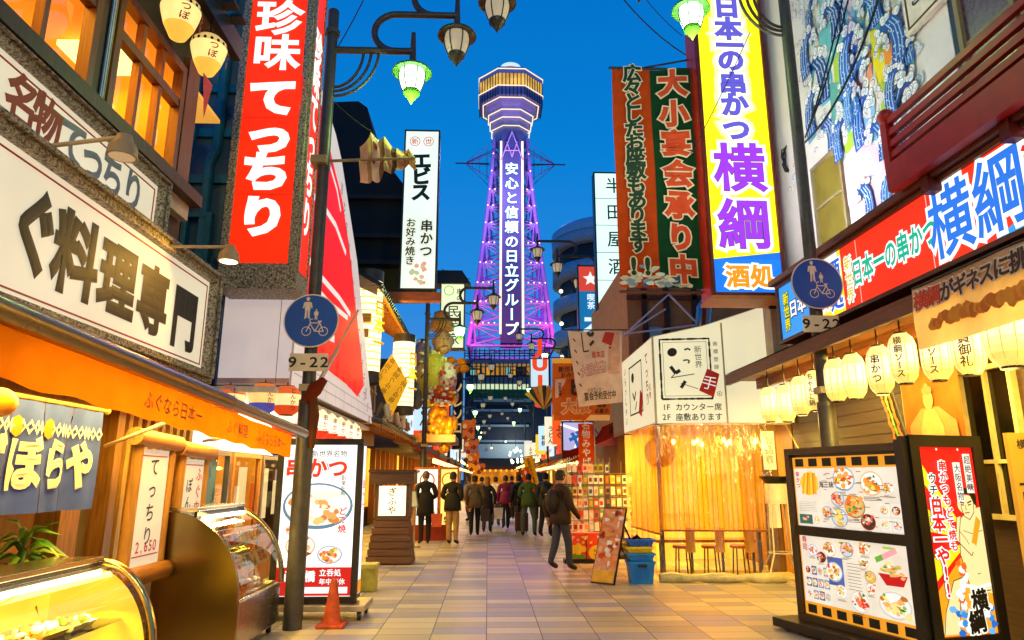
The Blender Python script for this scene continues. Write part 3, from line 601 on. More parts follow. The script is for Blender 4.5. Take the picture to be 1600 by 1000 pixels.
ww = thing('slanted_sign', 'translucent white sign box with huge red brush strokes and slanted far edge', 'sign', (-2.56, 12, 2.8))
fr = FL(-2.56); WB = G('f6e6de', .5, .08, 1.0)
prof = [(8.9, 2.78), (15.43, 2.78), (12.7, 5.7), (10.9, 6.95), (10.4, 7.15), (9.0, 7.4)]
mb = MB(); mb.fprism(fr, prof, -.95, 0, S('d8ccc6', .5, var=.06)); mb.build('cabinet', ww)
mb = MB(); mb.poly(fr, prof, .006, WB)
RD = T('f01016', 1.0); RDO = T('f6451c', 1.0); RDM = T('d4102c', .85)
def lp(px): return [(lambda v: (v.y, v.z))(aX(a, b, -2.56)) for a, b in px]
mb.poly(fr, lp([(468, 118), (486, 122), (500, 165), (511, 222), (522, 268), (533, 312), (543, 380), (548, 420), (553, 470), (557, 505), (563, 555), (567, 602), (557, 620), (539, 600), (515, 582), (492, 558), (474, 540), (466, 470), (464, 300)]), .02, RD)
mb.poly(fr, lp([(486, 124), (500, 166), (511, 224), (519, 262), (513, 268), (500, 230), (480, 180)]), .024, RDM)
for px, w_ in (([(465, 290), (478, 298), (500, 318), (522, 352), (538, 396)], .1), ([(500, 236), (514, 262), (524, 296), (530, 330)], .07), ([(466, 382), (470, 392), (498, 432), (528, 466), (545, 492)], .1), ([(486, 444), (512, 474), (541, 497)], .09), ([(474, 502), (500, 520), (520, 530)], .12)):
    mb.line(fr, lp(px), w_, .028, T('f6e9e0', .8))
rng = random.Random(2)
for i, c in enumerate('浪花名物串かつどて焼き元祖の味'):
    mb.ch(fr, c, 11.0 + i * .27, 6.45 - i * .26, .26, S('b04a3a', .5), .02, .0, .8)
for i, c in enumerate('新世界総本店串かつ'): mb.ch(fr, c, 9.9 + i * .52, 3.5 - i * .03, .3, S('b85a48', .5), .02, .0, .8)
for i, c in enumerate('浪花名物串かつ'): mb.ch(fr, c, 9.12 + (i % 2) * .1, 5.0 - i * .24, .26, S('b9685a', .5), .02, .0, .8)
for z in (2.95, 3.12): mb.line(fr, [(8.95, z), (15.1, z - .05)], .012, .02, S('b9a8a0'))
for i in range(9): mb.line(fr, [(9.4 + i * .68, 2.8), (9.4 + i * .68, 3.1)], .012, .022, S('b9a8a0'))
mb.build('face', ww)
ff = FF(8.9); mb = MB(); mb.rect(ff, -3.5, 2.8, -2.58, 4.05, .006, G('ead9d6', .5, .1, 1.2)); mb.rect(ff, -3.5, 2.8, -2.58, 2.87, .01, S('d9b0a8')); mb.rect(ff, -3.53, 2.78, -3.51, 4.2, .011, S('5f6fb0')); mb.rect(ff, -2.76, 2.8, -2.752, 4.05, .012, S('8a6a6a')); mb.build('end_face', ww)
# lower shopfront
f = FL(-3.55); ALU = metal('b8b0a2', .3); mb = MB(); mb.fbox(f, 8.45, 1.98, 15.2, 2.62, -.1, .0, G('fff6ea', 1.25)); mb.build('lit_fascia', shop)
mb = MB(); mb.rect(FL(-4.9), 8.4, 0, 15.2, 2.6, 0, G('e8962a', .62, .5, 1.2)); mb.box(-4.9, 8.4, 2.63, -2.6, 15.2, 2.7, S('e8dcc8', .5)); mb.build('glowing_interior_wall', shop)  # inner wall glows by itself to look lamplit
for i in range(5):
    y = 8.5 + i * 1.3; mb = MB(); mb.frame(f, y, .0, y + 1.2, 1.96, .06, -.04, .03, [ALU, wood('b8763a', .4)][i % 2]); mb.fbox(f, y + .06, .06, y + 1.14, .75, -.02, .01, wood('9a5a2a', .45)); w_ = mb.build('window', shop)
    mb = MB(); mb.rect(f, y + .06, .75, y + 1.14, 1.9, -.01, glass('fff0d0')); mb.build('pane', w_)
mb = MB(); rng = random.Random(6)
for i in range(8): mb.fbox(FL(-3.9), 8.7 + i * .6, rng.uniform(.8, 1.2), 8.95 + i * .6 + rng.uniform(0, .2), rng.uniform(1.5, 1.85), 0, .01, G(rng.choice(['ffd76a', 'f2a02a', 'fff0c0', 'e05a1a', 'd8281e']), .8))
mb.build('poster', shop)
lamp('shopfront_light', 'AREA', (-3.1, 11.2, 2.55), 95, 'ffdcae', .5, (0, 0, 0), sy=5)
mb = MB(); mb.box(-3.35, 9.2, 2.57, -3.2, 13.6, 2.61, G('fff2dc', 5)); mb.build('tube_light', shop)
# round lanterns under the sign box
def round_lantern(c, r, h, cols, label, group, txt='串かつ', rot=0.0, e=1.0):
    o = thing('paper_lantern', label, 'lantern', c, group); mb = MB(); n = 20
    prof = [(r * .45, -h / 2)] + [(r * (1 - .42 * abs(t) ** 2.6), t * h / 2 * .93) for t in [i / 7 - 1 for i in range(15)]] + [(r * .45, h / 2)]
    mb.lathe(prof[:6], c, G(cols[0], e, .1, 5), n); mb.lathe(prof[5:12], c, G(cols[1], e * 1.15, .1, 5), n); mb.lathe(prof[11:], c, G(cols[2], e, .1, 5), n); mb.build('shade', o)
    mb = MB()
    for a in (rot, rot + math.pi / 2):
        fr = Fr(Vector(c) + Vector((math.cos(a), math.sin(a), 0)) * r * 1.0, (-math.sin(a), math.cos(a), 0)); mb.text(fr, txt, 0, 0, h * .2, S('8a2a1a', .6), .006, .012, vert=True, step=1.0)
    mb.build('lettering', o)
    mb = MB(); mb.lathe([(r * .46, -h * .52), (r * .46, -h * .46)], c, DARK, 16); mb.cut(); mb.lathe([(r * .46, h * .46), (r * .46, h * .52)], c, DARK, 16); mb.tube([Vector(c) + Vector((0, 0, h * .5)), Vector(c) + Vector((0, 0, h * .5 + .05))], .008, DARK, 6); mb.build_each('ring', o)
    return o
for i, (px, py) in enumerate(((352, 622), (407, 618), (442, 622))):
    round_lantern(aY(px + 6, py + 4, 8.55 + .08 * i), .19, .36, ('4a4a9a', 'f4c87a', 'e0702a') if i == 1 else ('d8481e', 'ffdc98', 'e0602a'), ['pale lantern at the outer end under the white sign box', 'blue footed cream lantern under the white sign box', 'red and gold lantern beside the lamp post'][i], 'lanterns under the sign box end', 'とんかつ', -.9, .8)
for i in range(7): round_lantern((-2.72, 9.5 + i * .68, 2.42), .25, .5, ('e83a1e', 'fff0cc', 'ffe4b0'), 'red and cream round lantern in the row under the slanted sign', 'round lanterns under the slanted sign', '串かつ', -.6, 1.0)
for i in range(3): round_lantern((-2.9, 9.8 + i * .9, 2.1), .2, .36, ('2a2a6a', 'ffe0b0', 'f0a070'), 'small pale round lantern below the lantern row', 'small lanterns below the row', 'かつ', -.5, .9)

# rolling light box sign
o = thing('standing_light_box', 'lit standing sign on castors with red skewer lettering and dish pictures', 'sign', (-1.95, 8.75, 0))
yb = 8.62; fr = FF(yb); x0, x1 = -2.56, -1.53; BK = S('2b2522', .4)
mb = MB(); mb.box(x0 + .02, yb + .001, .2, x1 - .02, yb + .34, 2.05, BK); mb.frame(fr, x0, .18, x1, 2.08, .075, -.04, .035, BK); mb.build('cabinet', o, bevel=.008)
mb = MB(); mb.box(x0 - .06, yb - .12, .1, x1 + .12, yb + .46, .17, S('b9a98c', .35, .4)); mb.build('base', o, bevel=.01)
for x in (x0, x1 + .05):
    for y in (yb - .06, yb + .4):
        mb = MB(); mb.tube([(x - .02, y, .05), (x + .02, y, .05)], .05, BLACK, 14); mb.box(x - .03, y - .02, .05, x + .03, y + .02, .1, STEEL); mb.build('castor', o)
def dish_sign(fr, x0, x1):
    mb = MB(); W_ = x1 - x0; X = lambda t: x0 + t * W_; mb.rect(fr, x0, .255, x1, 2.005, .012, G('fdfbf4', 1.1)); rng = random.Random(12)
    mb.text(fr, '新世界名物', X(.62), 1.9, .085, BLACK, .02, .004)
    mb.text(fr, '串かつ', X(.46), 1.73, .25, T('f0401a', .9), .02, .035, [(.1, S('2a2622')), (.085, T('ffffff', 1))])
    mb.ell(fr, X(.5), 1.28, .42, .27, .018, T('6a8aa0', .9), 28); mb.ell(fr, X(.5), 1.29, .39, .24, .02, T('f6f2e6', 1.05), 28)
    for i in range(34): mb.blob(fr, X(.5) + rng.uniform(-.28, .26), 1.28 + rng.uniform(-.17, .16), rng.uniform(.03, .08), rng.uniform(.03, .06), .022 + i * .0004, T(rng.choice(['f7e6c0', 'f2c878', 'e8a860', 'fff6e6', 'd98a3a', 'f9efd8']), 1), rng)
    mb.text(fr, '創業昭和', X(.84), 1.52, .06, BLACK, .04, .006, vert=True); mb.text(fr, 'どて焼', X(.85), 1.12, .1, T('d8301a', .9), .04, .02, vert=True, ol=[(.06, T('ffffff', 1))])
    for cx, cz, w, h in ((.3, .82, .36, .3), (.7, .72, .3, .24), (.2, 1.0, .2, .14)):
        food(mb, fr, X(cx), cz, w, h, .024, rng)
    mb.rect(fr, x0 + .0, .262, x1, .58, .018, T('d8281e', .85)); mb.text(fr, '心斎橋', X(.3), .48, .13, T('ffffff', 1), .024, .03); mb.text(fr, '立呑処', X(.72), .52, .085, T('ffffff', 1), .024, .02); mb.text(fr, '年中無休', X(.75), .42, .075, T('ffffff', 1), .024, .02); mb.rect(fr, X(.3), .29, X(.96), .36, .024, T('ffffff', 1))
    return mb
dish_sign(fr, x0 + .075, x1 - .075).build('panel', o)
sd = FL(x1 - .02); mb = MB(); mb.rect(sd, yb + .07, .26, yb + .29, 2.0, .004, G('e8f4ff', 1.1)); mb.text(sd, '串かつ', yb + .18, 1.4, .13, T('d8301a', .9), .012, .02, vert=True); mb.rect(sd, yb + .07, .27, yb + .29, .42, .01, T('f08a1a', 1)); mb.build('side_panel', o)
# cone
o = thing('traffic_cone', 'scuffed orange traffic cone beside the lamp post', 'cone', (-1.72, 8.22, 0)); c = Vector((-1.72, 8.22, 0)); OR = S('b0421a', .6, var=.5, scale=9)
mb = MB(); mb.box(c.x - .15, c.y - .15, 0, c.x + .15, c.y + .15, .04, OR); mb.build('base', o, bevel=.012)
mb = MB(); mb.lathe([(.11, .04), (.098, .07), (.042, .45), (.033, .49), (.028, .5)], c, OR, 20); rng = random.Random(1)
mb.build('body', o)
# yellow crate by the sign, bicycle clutter
mb = MB(); mb.box(-1.87, 10.6, 0, -1.63, 10.9, .36, S('b8ae4a', .5, var=.3)); mb.box(-1.89, 10.58, .31, -1.61, 10.92, .38, S('c6bc5a', .5, var=.3)); mb.build('plastic_box', label='pale yellow plastic box behind the rolling light sign', cat='box', loc=(-1.75, 10.8, 0), bevel=.015)

# ---------------------------------------------------------------- street lamps
def lamp_head(root, c, s, lit):
    POLEM = S('443e38', .4, .4, .2)
    o = None; mb = MB(); mb.lathe([(.03 * s, .30 * s), (.05 * s, .24 * s), (.12 * s, .2 * s), (.25 * s, .13 * s), (.262 * s, .1 * s), (.24 * s, .105 * s), (.12 * s, .15 * s)], c, POLEM if not lit else S('4f8a3a', .4, .2), 24); hd = mb.build('lamp_hood', root)
    mb = MB(); mb.lathe([(.155 * s, .12 * s), (.165 * s, .05 * s), (.15 * s, -.05 * s), (.12 * s, -.14 * s), (.09 * s, -.2 * s)], c, G('d8ffd0', 5) if lit else G('d9c6a4', .42, .12, 6), 24); mb.build('lamp_glass', root)  # unlit glass is given a weak glow to look cream
    mb = MB(); rr = [(.165, .12), (.172, .05), (.157, -.05), (.127, -.14), (.095, -.2)]
    for k in range(6):
        a = 6.283 * k / 6; mb.tube([(c[0] + r * s * math.cos(a), c[1] + r * s * math.sin(a), c[2] + z * s) for r, z in rr], .009 * s, POLEM, 5)
    mb.build('lamp_cage', root)
    mb = MB(); mb.lathe([(.115 * s, -.17 * s), (.11 * s, -.215 * s), (.07 * s, -.25 * s), (.06 * s, -.27 * s), (.03 * s, -.31 * s), (.004, -.36 * s)], c, POLEM if not lit else S('5a9a3a', .4), 16); mb.build('lamp_finial', root)
    if lit: lamp('street_lamp_light', 'POINT', (c[0], c[1], c[2] - .45 * s), 30 if lit == 1 else 380, 'd0ffc0' if lit == 1 else 'fff0d8', .15)  # stronger output serves only the added lamps behind the camera
def street_lamp(X, Y, sd, top, k, dz, lits, label):
    o = thing('street_lamp', label, 'street lamp', (X, Y, 0), 'street lamps with three hanging heads')
    mb = MB(); mb.tube([(X, Y, 0), (X, Y, 2.45), (X, Y, 2.5)], [.105, .1, .085], POLE, 16); mb.tube([(X, Y, 2.5), (X, Y, top)], [.078, .072], POLE, 16); mb.ball((X, Y, top), .075, .075, .05, POLE, 14, 6); mb.build('pole', o)
    mb = MB()
    for z in (2.47, top - .32): mb.lathe([(.1, -.03), (.1, .03)], (X, Y, z), S('5a544a', .4, .4), 14)
    mb.box(X - .09, Y - .09, 2.6, X + .12, Y + .09, 2.68, S('b9a878', .5)); mb.build('collar', o)
    hs = [(1.08 * k, 6.73 + dz), (1.66 * k, 7.29 + dz), (2.2 * k, 7.82 + dz)]
    mb = MB(); r = .048; za = hs[0][1] + .42; zb = hs[1][1] + .42; zc = hs[2][1] + .42
    P = lambda x, z: Vector((X + sd * x, Y, z))
    mb.tube([P(0, za), P(hs[0][0], za)], r, POLE, 10); mb.tube([P(hs[0][0], za + .28), P(hs[0][0], hs[0][1] + .25)], [.03, r], POLE, 10); mb.build('arm', o)
    mb = MB(); h = (zb - za) / 2; cx = .85 * k; pts = [P(cx + .1, za)] + [P(cx - h * 1.05 * math.sin(R(a)), za + h - h * math.cos(R(a))) for a in range(0, 181, 15)] + [P(hs[1][0], zb)]
    mb.tube(pts, r * .95, POLE, 10); mb.tube([P(hs[1][0], zb + .28), P(hs[1][0], hs[1][1] + .25)], [.03, r], POLE, 10); mb.build('arm', o)
    mb = MB(); h = (zc - zb) / 2; cx = 1.35 * k; pts = [P(cx + .1, zb)] + [P(cx - h * 1.05 * math.sin(R(a)), zb + h - h * math.cos(R(a))) for a in range(0, 181, 15)] + [P(hs[2][0], zc)]
    mb.tube(pts, r * .95, POLE, 10); mb.tube([P(hs[2][0], zc + .28), P(hs[2][0], hs[2][1] + .25)], [.03, r], POLE, 10); mb.build('arm', o)
    for i, d in enumerate((.42, .52, .64)):
        mb = MB(); e = .38 + i * .1; q = d; mb.tube([P(0, za - .28 - q * .62)] + [P(.05 + e * math.sin(R(a)), za - (q + .0) * .0 - (.3 + q * .6) * math.cos(R(a))) for a in range(0, 91, 10)], .02, POLE, 8); mb.build('brace', o)
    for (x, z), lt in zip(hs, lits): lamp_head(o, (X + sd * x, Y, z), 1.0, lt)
    return o
L1 = street_lamp(-2.12, 8.1, 1, 7.72, 1, 0, (1, 0, 0), 'street lamp carrying the round blue sign beside the orange cone')
street_lamp(4.06, 8.1, -1, 8.9, 1.22, 1.05, (1, 0, 0), 'street lamp beside the menu light box under the red lit shop sign')
for i, Y in enumerate((22.3, 36.5, 51)):
    street_lamp(-2.05, Y, 1, 7.3 - .0, 1, -.35, (1, 0, 0), ['street lamp in front of the seated statue on the left', 'slim street lamp by the orange banners on the left', 'small distant street lamp at the left of the crowd'][i])
    street_lamp(4.4, Y, -1, 9.2, 1.25, 1.35, (0, 0, 0) if i == 0 else (1, 0, 0), ['street lamp before the tall white vertical sign', 'slim street lamp beyond the orange banners on the right', 'small distant street lamp at the right of the crowd'][i])

def person_icon(mb, fr, x, y, h, mat, d, hat=0, skirt=0):
    mb.ell(fr, x, y + h * .42, h * .07, h * .08, d, mat, 12)
    if hat: mb.rect(fr, x - h * .1, y + h * .45, x + h * .1, y + h * .475, d + .001, mat); mb.rect(fr, x - h * .06, y + h * .475, x + h * .06, y + h * .53, d, mat)
    mb.poly(fr, [(x - h * .13, y + h * .3), (x + h * .13, y + h * .3), (x + h * (.17 if skirt else .12), y - h * .1), (x - h * (.17 if skirt else .12), y - h * .1)], d, mat)
    for s_ in (-1, 1):
        mb.line(fr, [(x + s_ * h * .14, y + h * .27), (x + s_ * h * .19, y)], h * .065, d, mat); mb.line(fr, [(x + s_ * h * .06, y - h * .1), (x + s_ * h * .07, y - h * .45), (x + s_ * h * .13, y - h * .46)], h * .09, d, mat)
for i, (X, z, zp, lab) in enumerate(((-2.11, 3.43, 2.93, 'round blue pedestrian and bicycle sign on the lamp post by the orange cone'), (4.05, 3.95, 3.44, 'round blue pedestrian and bicycle sign on the lamp post by the menu light box'))):
    Y = 7.98; fr = FF(Y); o = thing('traffic_sign', lab, 'traffic sign', (X, Y, zp), 'round blue signs on the lamp posts'); WS = S('e9d9bc', .4, var=.05); r = .325
    mb = MB(); mb.fprism(fr, [(X + r * math.cos(6.2832 * k / 48), z + r * math.sin(6.2832 * k / 48)) for k in range(48)], -.012, 0, S('b8b0a0', .4, .5)); mb.ring(fr, X, z, r - .014, r, .003, WS, 48); mb.ell(fr, X, z, r - .014, r - .014, .002, S('0a50aa', .35, var=.1), 48)
    person_icon(mb, fr, X - .05, z + .15, .26, WS, .005, 1); person_icon(mb, fr, X + .055, z + .075, .13, WS, .005, 0, 1)
    bx, bz = X + .05, z - .13
    for s_ in (-1, 1): mb.ring(fr, bx + s_ * .1, bz, .047, .056, .005, WS, 26); mb.ell(fr, bx + s_ * .1, bz, .008, .008, .006, WS, 8)
    mb.line(fr, [(bx - .1, bz), (bx - .055, bz + .1), (bx + .055, bz + .1), (bx, bz), (bx - .055, bz + .085)], .011, .006, WS); mb.line(fr, [(bx, bz), (bx + .1, bz), (bx + .05, bz + .115)], .011, .0065, WS); mb.line(fr, [(bx + .03, bz + .12), (bx + .075, bz + .12)], .016, .007, WS); mb.line(fr, [(bx - .055, bz + .1), (bx - .065, bz + .14), (bx - .03, bz + .15)], .011, .007, WS)
    mb.build('sign_disc', o)
    mb = MB(); mb.fbox(fr, X - .225, zp - .105, X + .225, zp + .105, -.012, 0, S('efdcae', .45, var=.06)); mb.text(fr, '9-22', X, zp, .17, BLACK, .004, .018, step=1.05, sx=1.2); mb.build('time_plate', o, bevel=.004)
    mb = MB()
    for q in (z, zp): mb.box(X - .1, Y + .012, q - .02, X + .1, Y + .06, q + .02, STEEL)
    mb.build('clamp', o)

# crumpled banner on a pole bracket
o = thing('crumpled_banner', 'crumpled brown cloth banner wound round a pole bracket high on the lamp post', 'banner', (-1.4, 8.05, 5.4))
a = aY(500, 252, 8.05); b = aY(648, 247, 8.05); mb = MB(); mb.tube([a, b], .02, S('8a7a52', .5)); mb.box(a.x - .1, 7.96, a.z - .05, a.x + .1, 8.2, a.z + .05, S('9a8a5a', .5)); mb.build('bracket', o)
rng = random.Random(5); c0 = aY(605, 245, 8.05)
pts = [(565, 232), (583, 206), (600, 218), (622, 232), (640, 236), (652, 250), (640, 262), (600, 278), (553, 282), (580, 270)]
def crump(u, v):
    x = 562 + u * 86; top = 206 + 40 * max(0, u - .2) + 30 * max(0, .2 - u) * 4; bot = 284 - 30 * u
    p = aY(x, top + (bot - top) * v, 8.05); return p + Vector((0, .13 * abs(math.sin(u * 14.1)) + .05 * math.sin(v * 9 - u * 7), .03 * math.sin(u * 17)))
mb = MB()
for k in range(9): mb.grid(lambda u, v: crump((k + u) / 9, v), 3, 10, cloth(['d8c49a', 'b8986a', 'e0d0b0', '8a6a4a', 'c8b084', '5a4434', 'd0b488', 'a87850', 'c0a070'][k], .35, .3, 3), False)
for u0, v0 in ((.27, .2), (.24, .6)): mb.add([crump(u0 + .035 * math.cos(6.28 * q / 10), v0 + .07 * math.sin(6.28 * q / 10)) + Vector((0, -.03, 0)) for q in range(10)], [tuple(range(10))], S('a83a2a', .7))
mb.build('cloth', o)
# strut and tied cloth on left lamp
o = thing('rolled_banner_pole', 'slanting pole with rolled reddish cloth tied to the lamp post above the cone', 'banner pole', (-1.95, 8.0, 2.4))
mb = MB(); mb.tube([aY(488, 612, 8.0), aY(560, 484, 8.0)], .013, S('c9a08a', .4)); mb.tube([aY(492, 612, 7.98), aY(530, 545, 7.98)], .012, S('d8c8b8', .4)); mb.build('pole', o)
mb = MB(); mb.tube([aY(478, 628, 8.0), aY(492, 608, 8.0), aY(508, 592, 8.0)], [.05, .09, .04], cloth('8a3a1e', .3)); mb.tube([aY(487, 700, 8.0), aY(491, 650, 8.0), aY(488, 615, 8.0)], [.03, .06, .05], cloth('7a4a2a', .3)); mb.build('cloth', o)
# ---------------------------------------------------------------- left, farther: dark block, tiled timber house, tall signs
dk = thing('dark_building', 'dark unlit building with slanted top behind the tiled timber house', 'building', (-5, 17, 0))
mb = MB(); YB = 19.0; pts = [aY(*p, YB) for p in ((505, 160), (560, 158), (574, 168), (590, 235), (640, 300), (650, 420), (505, 420))]
mb.fprism(FF(YB), [(p.x, p.z) for p in pts][::-1], -4, 0, S('191817', .8, var=.3, scale=1)); mb.build('wall', dk)
mb = MB()
for z in (9.6, 8.4, 7.6): mb.box(-4.6, 18.8, z, -1.8, 18.99, z + .12, S('24211e', .7))
mb.build('ledge', dk)
hs = thing('timber_house', 'timber house with grey tiled roof and lamp lit wooden soffit behind the slanted sign', 'building', (-3.4, 17.5, 0))
TW = wood('c98a2e', .5, 0); TW2 = wood('8a5a1e', .5, 1); TILE = S('3a3a3c', .35, .2, .3, 8)
mb = MB(); mb.box(-7, 15.3, 2.6, -3.6, 22, 6.2, wood('a86e24')); mb.box(-7, 15.6, 0, -4.0, 22, 2.6, wood('5a3a1a')); mb.build('wall', hs)
def eave(root, y0, y1, xw, xo, zw, zo, n, name='roof'):
    """sloping eave: boards below, rafters, tile rows above"""
    mb = MB(); d = Vector((xo - xw, 0, zo - zw))
    mb.add([(xw, y0, zw), (xo, y0, zo), (xo, y1, zo), (xw, y1, zw), (xw, y0, zw + .05), (xo, y0, zo + .05), (xo, y1, zo + .05), (xw, y1, zw + .05)], [(3, 2, 1, 0), (4, 5, 6, 7), (0, 1, 5, 4), (1, 2, 6, 5), (2, 3, 7, 6), (3, 0, 4, 7)], TW)
    rf = mb.build(name, root); mb = MB()
    for i in range(n):
        y = y0 + (i + .5) * (y1 - y0) / n; mb.add([(xw, y - .04, zw - .09), (xo - .06, y - .04, zo - .08), (xo - .06, y + .04, zo - .08), (xw, y + .04, zw - .09), (xw, y - .04, zw - .003), (xo - .06, y - .04, zo - .003), (xo - .06, y + .04, zo - .003), (xw, y + .04, zw - .003)], [(3, 2, 1, 0), (4, 5, 6, 7), (0, 1, 5, 4), (1, 2, 6, 5), (2, 3, 7, 6), (3, 0, 4, 7)], TW2)
    mb.build('rafter', rf); mb = MB()
    nt_ = int((y1 - y0) / .22)
    for i in range(nt_ + 1):
        y = y0 + i * (y1 - y0) / nt_; mb.tube([(xw, y, zw + .1), (xo + .05, y, zo + .09)], .055, TILE, 8)
    mb.box(xo - .0, y0, zo + .0, xo + .03, y1, zo + .05, TILE); mb.add([(xw, y0, zw + .07), (xo, y0, zo + .07), (xo, y1, zo + .07), (xw, y1, zw + .07)], [(0, 1, 2, 3)], TILE); mb.build('tiles', rf)
eave(hs, 15.4, 22.5, -4.2, -2.55, 6.9, 5.9, 22)
eave(hs, 15.2, 22.3, -3.6, -2.35, 3.05, 2.72, 16, 'lower_roof')
mb = MB(); mb.fprism(FF(15.38), [(-4.2, 6.95), (-2.6, 5.98), (-2.6, 5.75), (-4.2, 6.5)], -.08, 0, wood('d9a070', .5, 0)); mb.fbox(FF(15.38), -4.2, 5.1, -2.7, 5.3, -.1, .06, TW); mb.fbox(FF(15.38), -4.2, 4.75, -2.75, 4.95, -.1, .03, TW); mb.fbox(FF(15.4), -3.5, 3.0, -3.3, 6.0, -.1, .03, TW2); mb.build('gable', hs)
mb = MB()
for i in range(14): mb.box(-3.6, 15.5 + i * .45, 3.2, -3.55, 15.6 + i * .45, 5.6, TW2)
for z in (3.6, 4.2, 4.8): mb.box(-3.61, 15.5, z, -3.57, 22, z + .08, TW)
mb.build('lattice', hs)
rng = random.Random(3)
mb = MB()
for i in range(14): mb.tube([(-2.4 + rng.uniform(-.2, .1), 15.6 + i * .4, 2.98), (-2.4, 15.6 + i * .4, 3.2 + rng.uniform(0, .15))], .06, S(rng.choice(['d8c8b0', 'a87a4a', '6a5a48', 'e8d8c0']), .5), 8).cut()
mb.build_each('roof_ornament', hs)
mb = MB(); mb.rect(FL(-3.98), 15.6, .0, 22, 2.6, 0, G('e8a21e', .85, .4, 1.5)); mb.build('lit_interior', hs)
for i, (y0, y1) in enumerate(((15.9, 17.0), (17.3, 18.6), (19, 20.2), (20.5, 21.7))):
    mb = MB(); mb.frame(FL(-3.8), y0, .05, y1, 2.3, .08, -.1, .02, wood('b8701e', .4)); mb.fbox(FL(-3.8), y0 + .5, .1, y0 + .56, 2.25, -.06, .01, wood('b8701e', .4)); mb.build('door_frame', hs)
lamp('soffit_light', 'AREA', (-3.0, 18.6, 4.4), 90, 'ffc468', .5, (R(180), 0, 0), sy=5)
lamp('eave_light', 'AREA', (-2.9, 18.6, 2.55), 110, 'ffd080', .8, (0, 0, 0), sy=6)
# tall drum lanterns
for i, (px, y0, y1, X, Y, r, lab) in enumerate(((574, 425, 600, 0, 15.75, .33, 'huge glowing drum lantern at the near corner of the timber house'), (630, 524, 648, 0, 18.6, .30, 'tall glowing drum lantern at the far end of the timber house'))):
    a = aY(px, y0, Y); b = aY(px, y1, Y); c = Vector(((a.x + b.x) / 2, Y, 0)); H = a.z - b.z; o = thing('drum_lantern', lab, 'lantern', (c.x, Y, b.z), 'drum lanterns of the timber house')
    mb = MB(); mb.lathe([(r * .96, b.z + .1 * H)] + [(r, b.z + H * t) for t in (.12, .3, .5, .7, .88)] + [(r * .96, b.z + .9 * H)], c, G('fff0b0', 1.7), 24)
    for k in range(12): mb.lathe([(r * 1.004, b.z + H * (.14 + k * .06)), (r * 1.012, b.z + H * (.145 + k * .06)), (r * 1.004, b.z + H * (.15 + k * .06))], c, G('f2c83a', .8, sample=False), 24)
    mb.build('shade', o)
    mb = MB(); mb.lathe([(r * 1.02, b.z), (r * 1.02, b.z + .1 * H)], c, S('4a4438', .4, .3), 20); mb.cut(); mb.lathe([(r * 1.02, b.z + .9 * H), (r * 1.02, b.z + H)], c, S('4a4438', .4, .3), 20); mb.build_each('rim', o)
    fr = Fr(c + Vector((r * .9, -r * .5, (a.z + b.z) / 2)), (.5, .87, 0)); mb = MB(); mb.text(fr, '日本一', 0, 0, .4, S('d8a81a', .5), .01, .03, vert=True); mb.build('lettering', o)
    lamp('drum_lantern_light', 'POINT', (c.x + .5, Y - .4, (a.z + b.z) / 2), 18, 'ffe0a0', .3)
# tilted price panel
o = thing('tilted_sign', 'yellow tilted board sign with lines of lettering in front of the far drum lantern', 'sign', (-2.7, 17.2, 3.2)); Y = 17.0
P = [aY(*p, Y) for p in ((588, 590), (612, 553), (637, 597), (612, 650))]
mb = MB(); fr = FF(Y); mb.fprism(fr, [(p.x, p.z) for p in P][::-1], -.06, 0, G('e8a820', .6, .2, 3)); mb.build('board', o)
mb = MB(); ctr = sum(P, Vector()) / 4
for k in (-.25, 0, .25): mb.text(fr, '串かつ定食', ctr.x + k * .8, ctr.z + k * -.9 + .05, .16, S('8a5a10', .6), .006, .01, rot=.95)
mb.build('lettering', o)

def lightbox(label, Y, px0, px1, py0, py1, face, e, fn, depth=.28, fm=None, cat='sign', name='vertical_sign', rim=.045):
    """lit sign box facing down the street, placed at Y with the given extents"""
    a = aY(px0, py1, Y); b = aY(px1, py0, Y); o = thing(name, label, cat, (a.x, Y, a.z)); fr = FF(Y); fm = fm or S('3a302a', .4)
    mb = MB(); mb.box(a.x, Y + .001, a.z, b.x, Y + depth, b.z, fm); mb.frame(fr, a.x, a.z, b.x, b.z, rim, -.0, .03, fm); mb.build('cabinet', o)
    mb = MB(); mb.rect(fr, a.x + rim, a.z + rim, b.x - rim, b.z - rim, .008, G(face, e, .06, .8) if isinstance(face, str) else face); fn(mb, fr, a.x, a.z, b.x, b.z); mb.build('face', o); return o
def fn(mb, fr, x0, z0, x1, z1):
    K = S('1f3024', .5); w = x1 - x0; X = lambda t: x0 + t * w; Z = lambda t: z0 + t * (z1 - z0)
    for c, x in (('新', .3), ('世', .68)): mb.ring(fr, X(x), Z(.925), .13, .15, .016, T('c83a4a', .9)); mb.ch(fr, c, X(x), Z(.925), .2, T('c83a4a', .9), .018, .01)
    for c, z in (('エ', .8), ('ビ', .7), ('ス', .6)): mb.ch(fr, c, X(.5), Z(z), .56, K, .02, .05, 1.0, .05)
    mb.text(fr, '串かつ', X(.7), Z(.31), .36, K, .03, .03, vert=True, ol=[(.1, S('4a5a3a')), (.085, T('f6f8e0', 1))]); mb.text(fr, 'お好み焼き', X(.27), Z(.29), .27, K, .03, .025, vert=True, ol=[(.1, S('4a5a3a')), (.085, T('f6f8e0', 1))])
    rng = random.Random(3)
    for i in range(14): mb.blob(fr, X(rng.uniform(.3, .7)), Z(rng.uniform(.04, .16)), .07, .06, .012 + i * .0006, T(rng.choice(['e8a08a', 'd8c070', 'b8c890', 'e0b0a0']), .9), rng)
lightbox('tall pale green lit sign with black brush letters and orange blossoms', 18.0, 623, 688, 204, 453, 'e4f6e2', .95, fn)
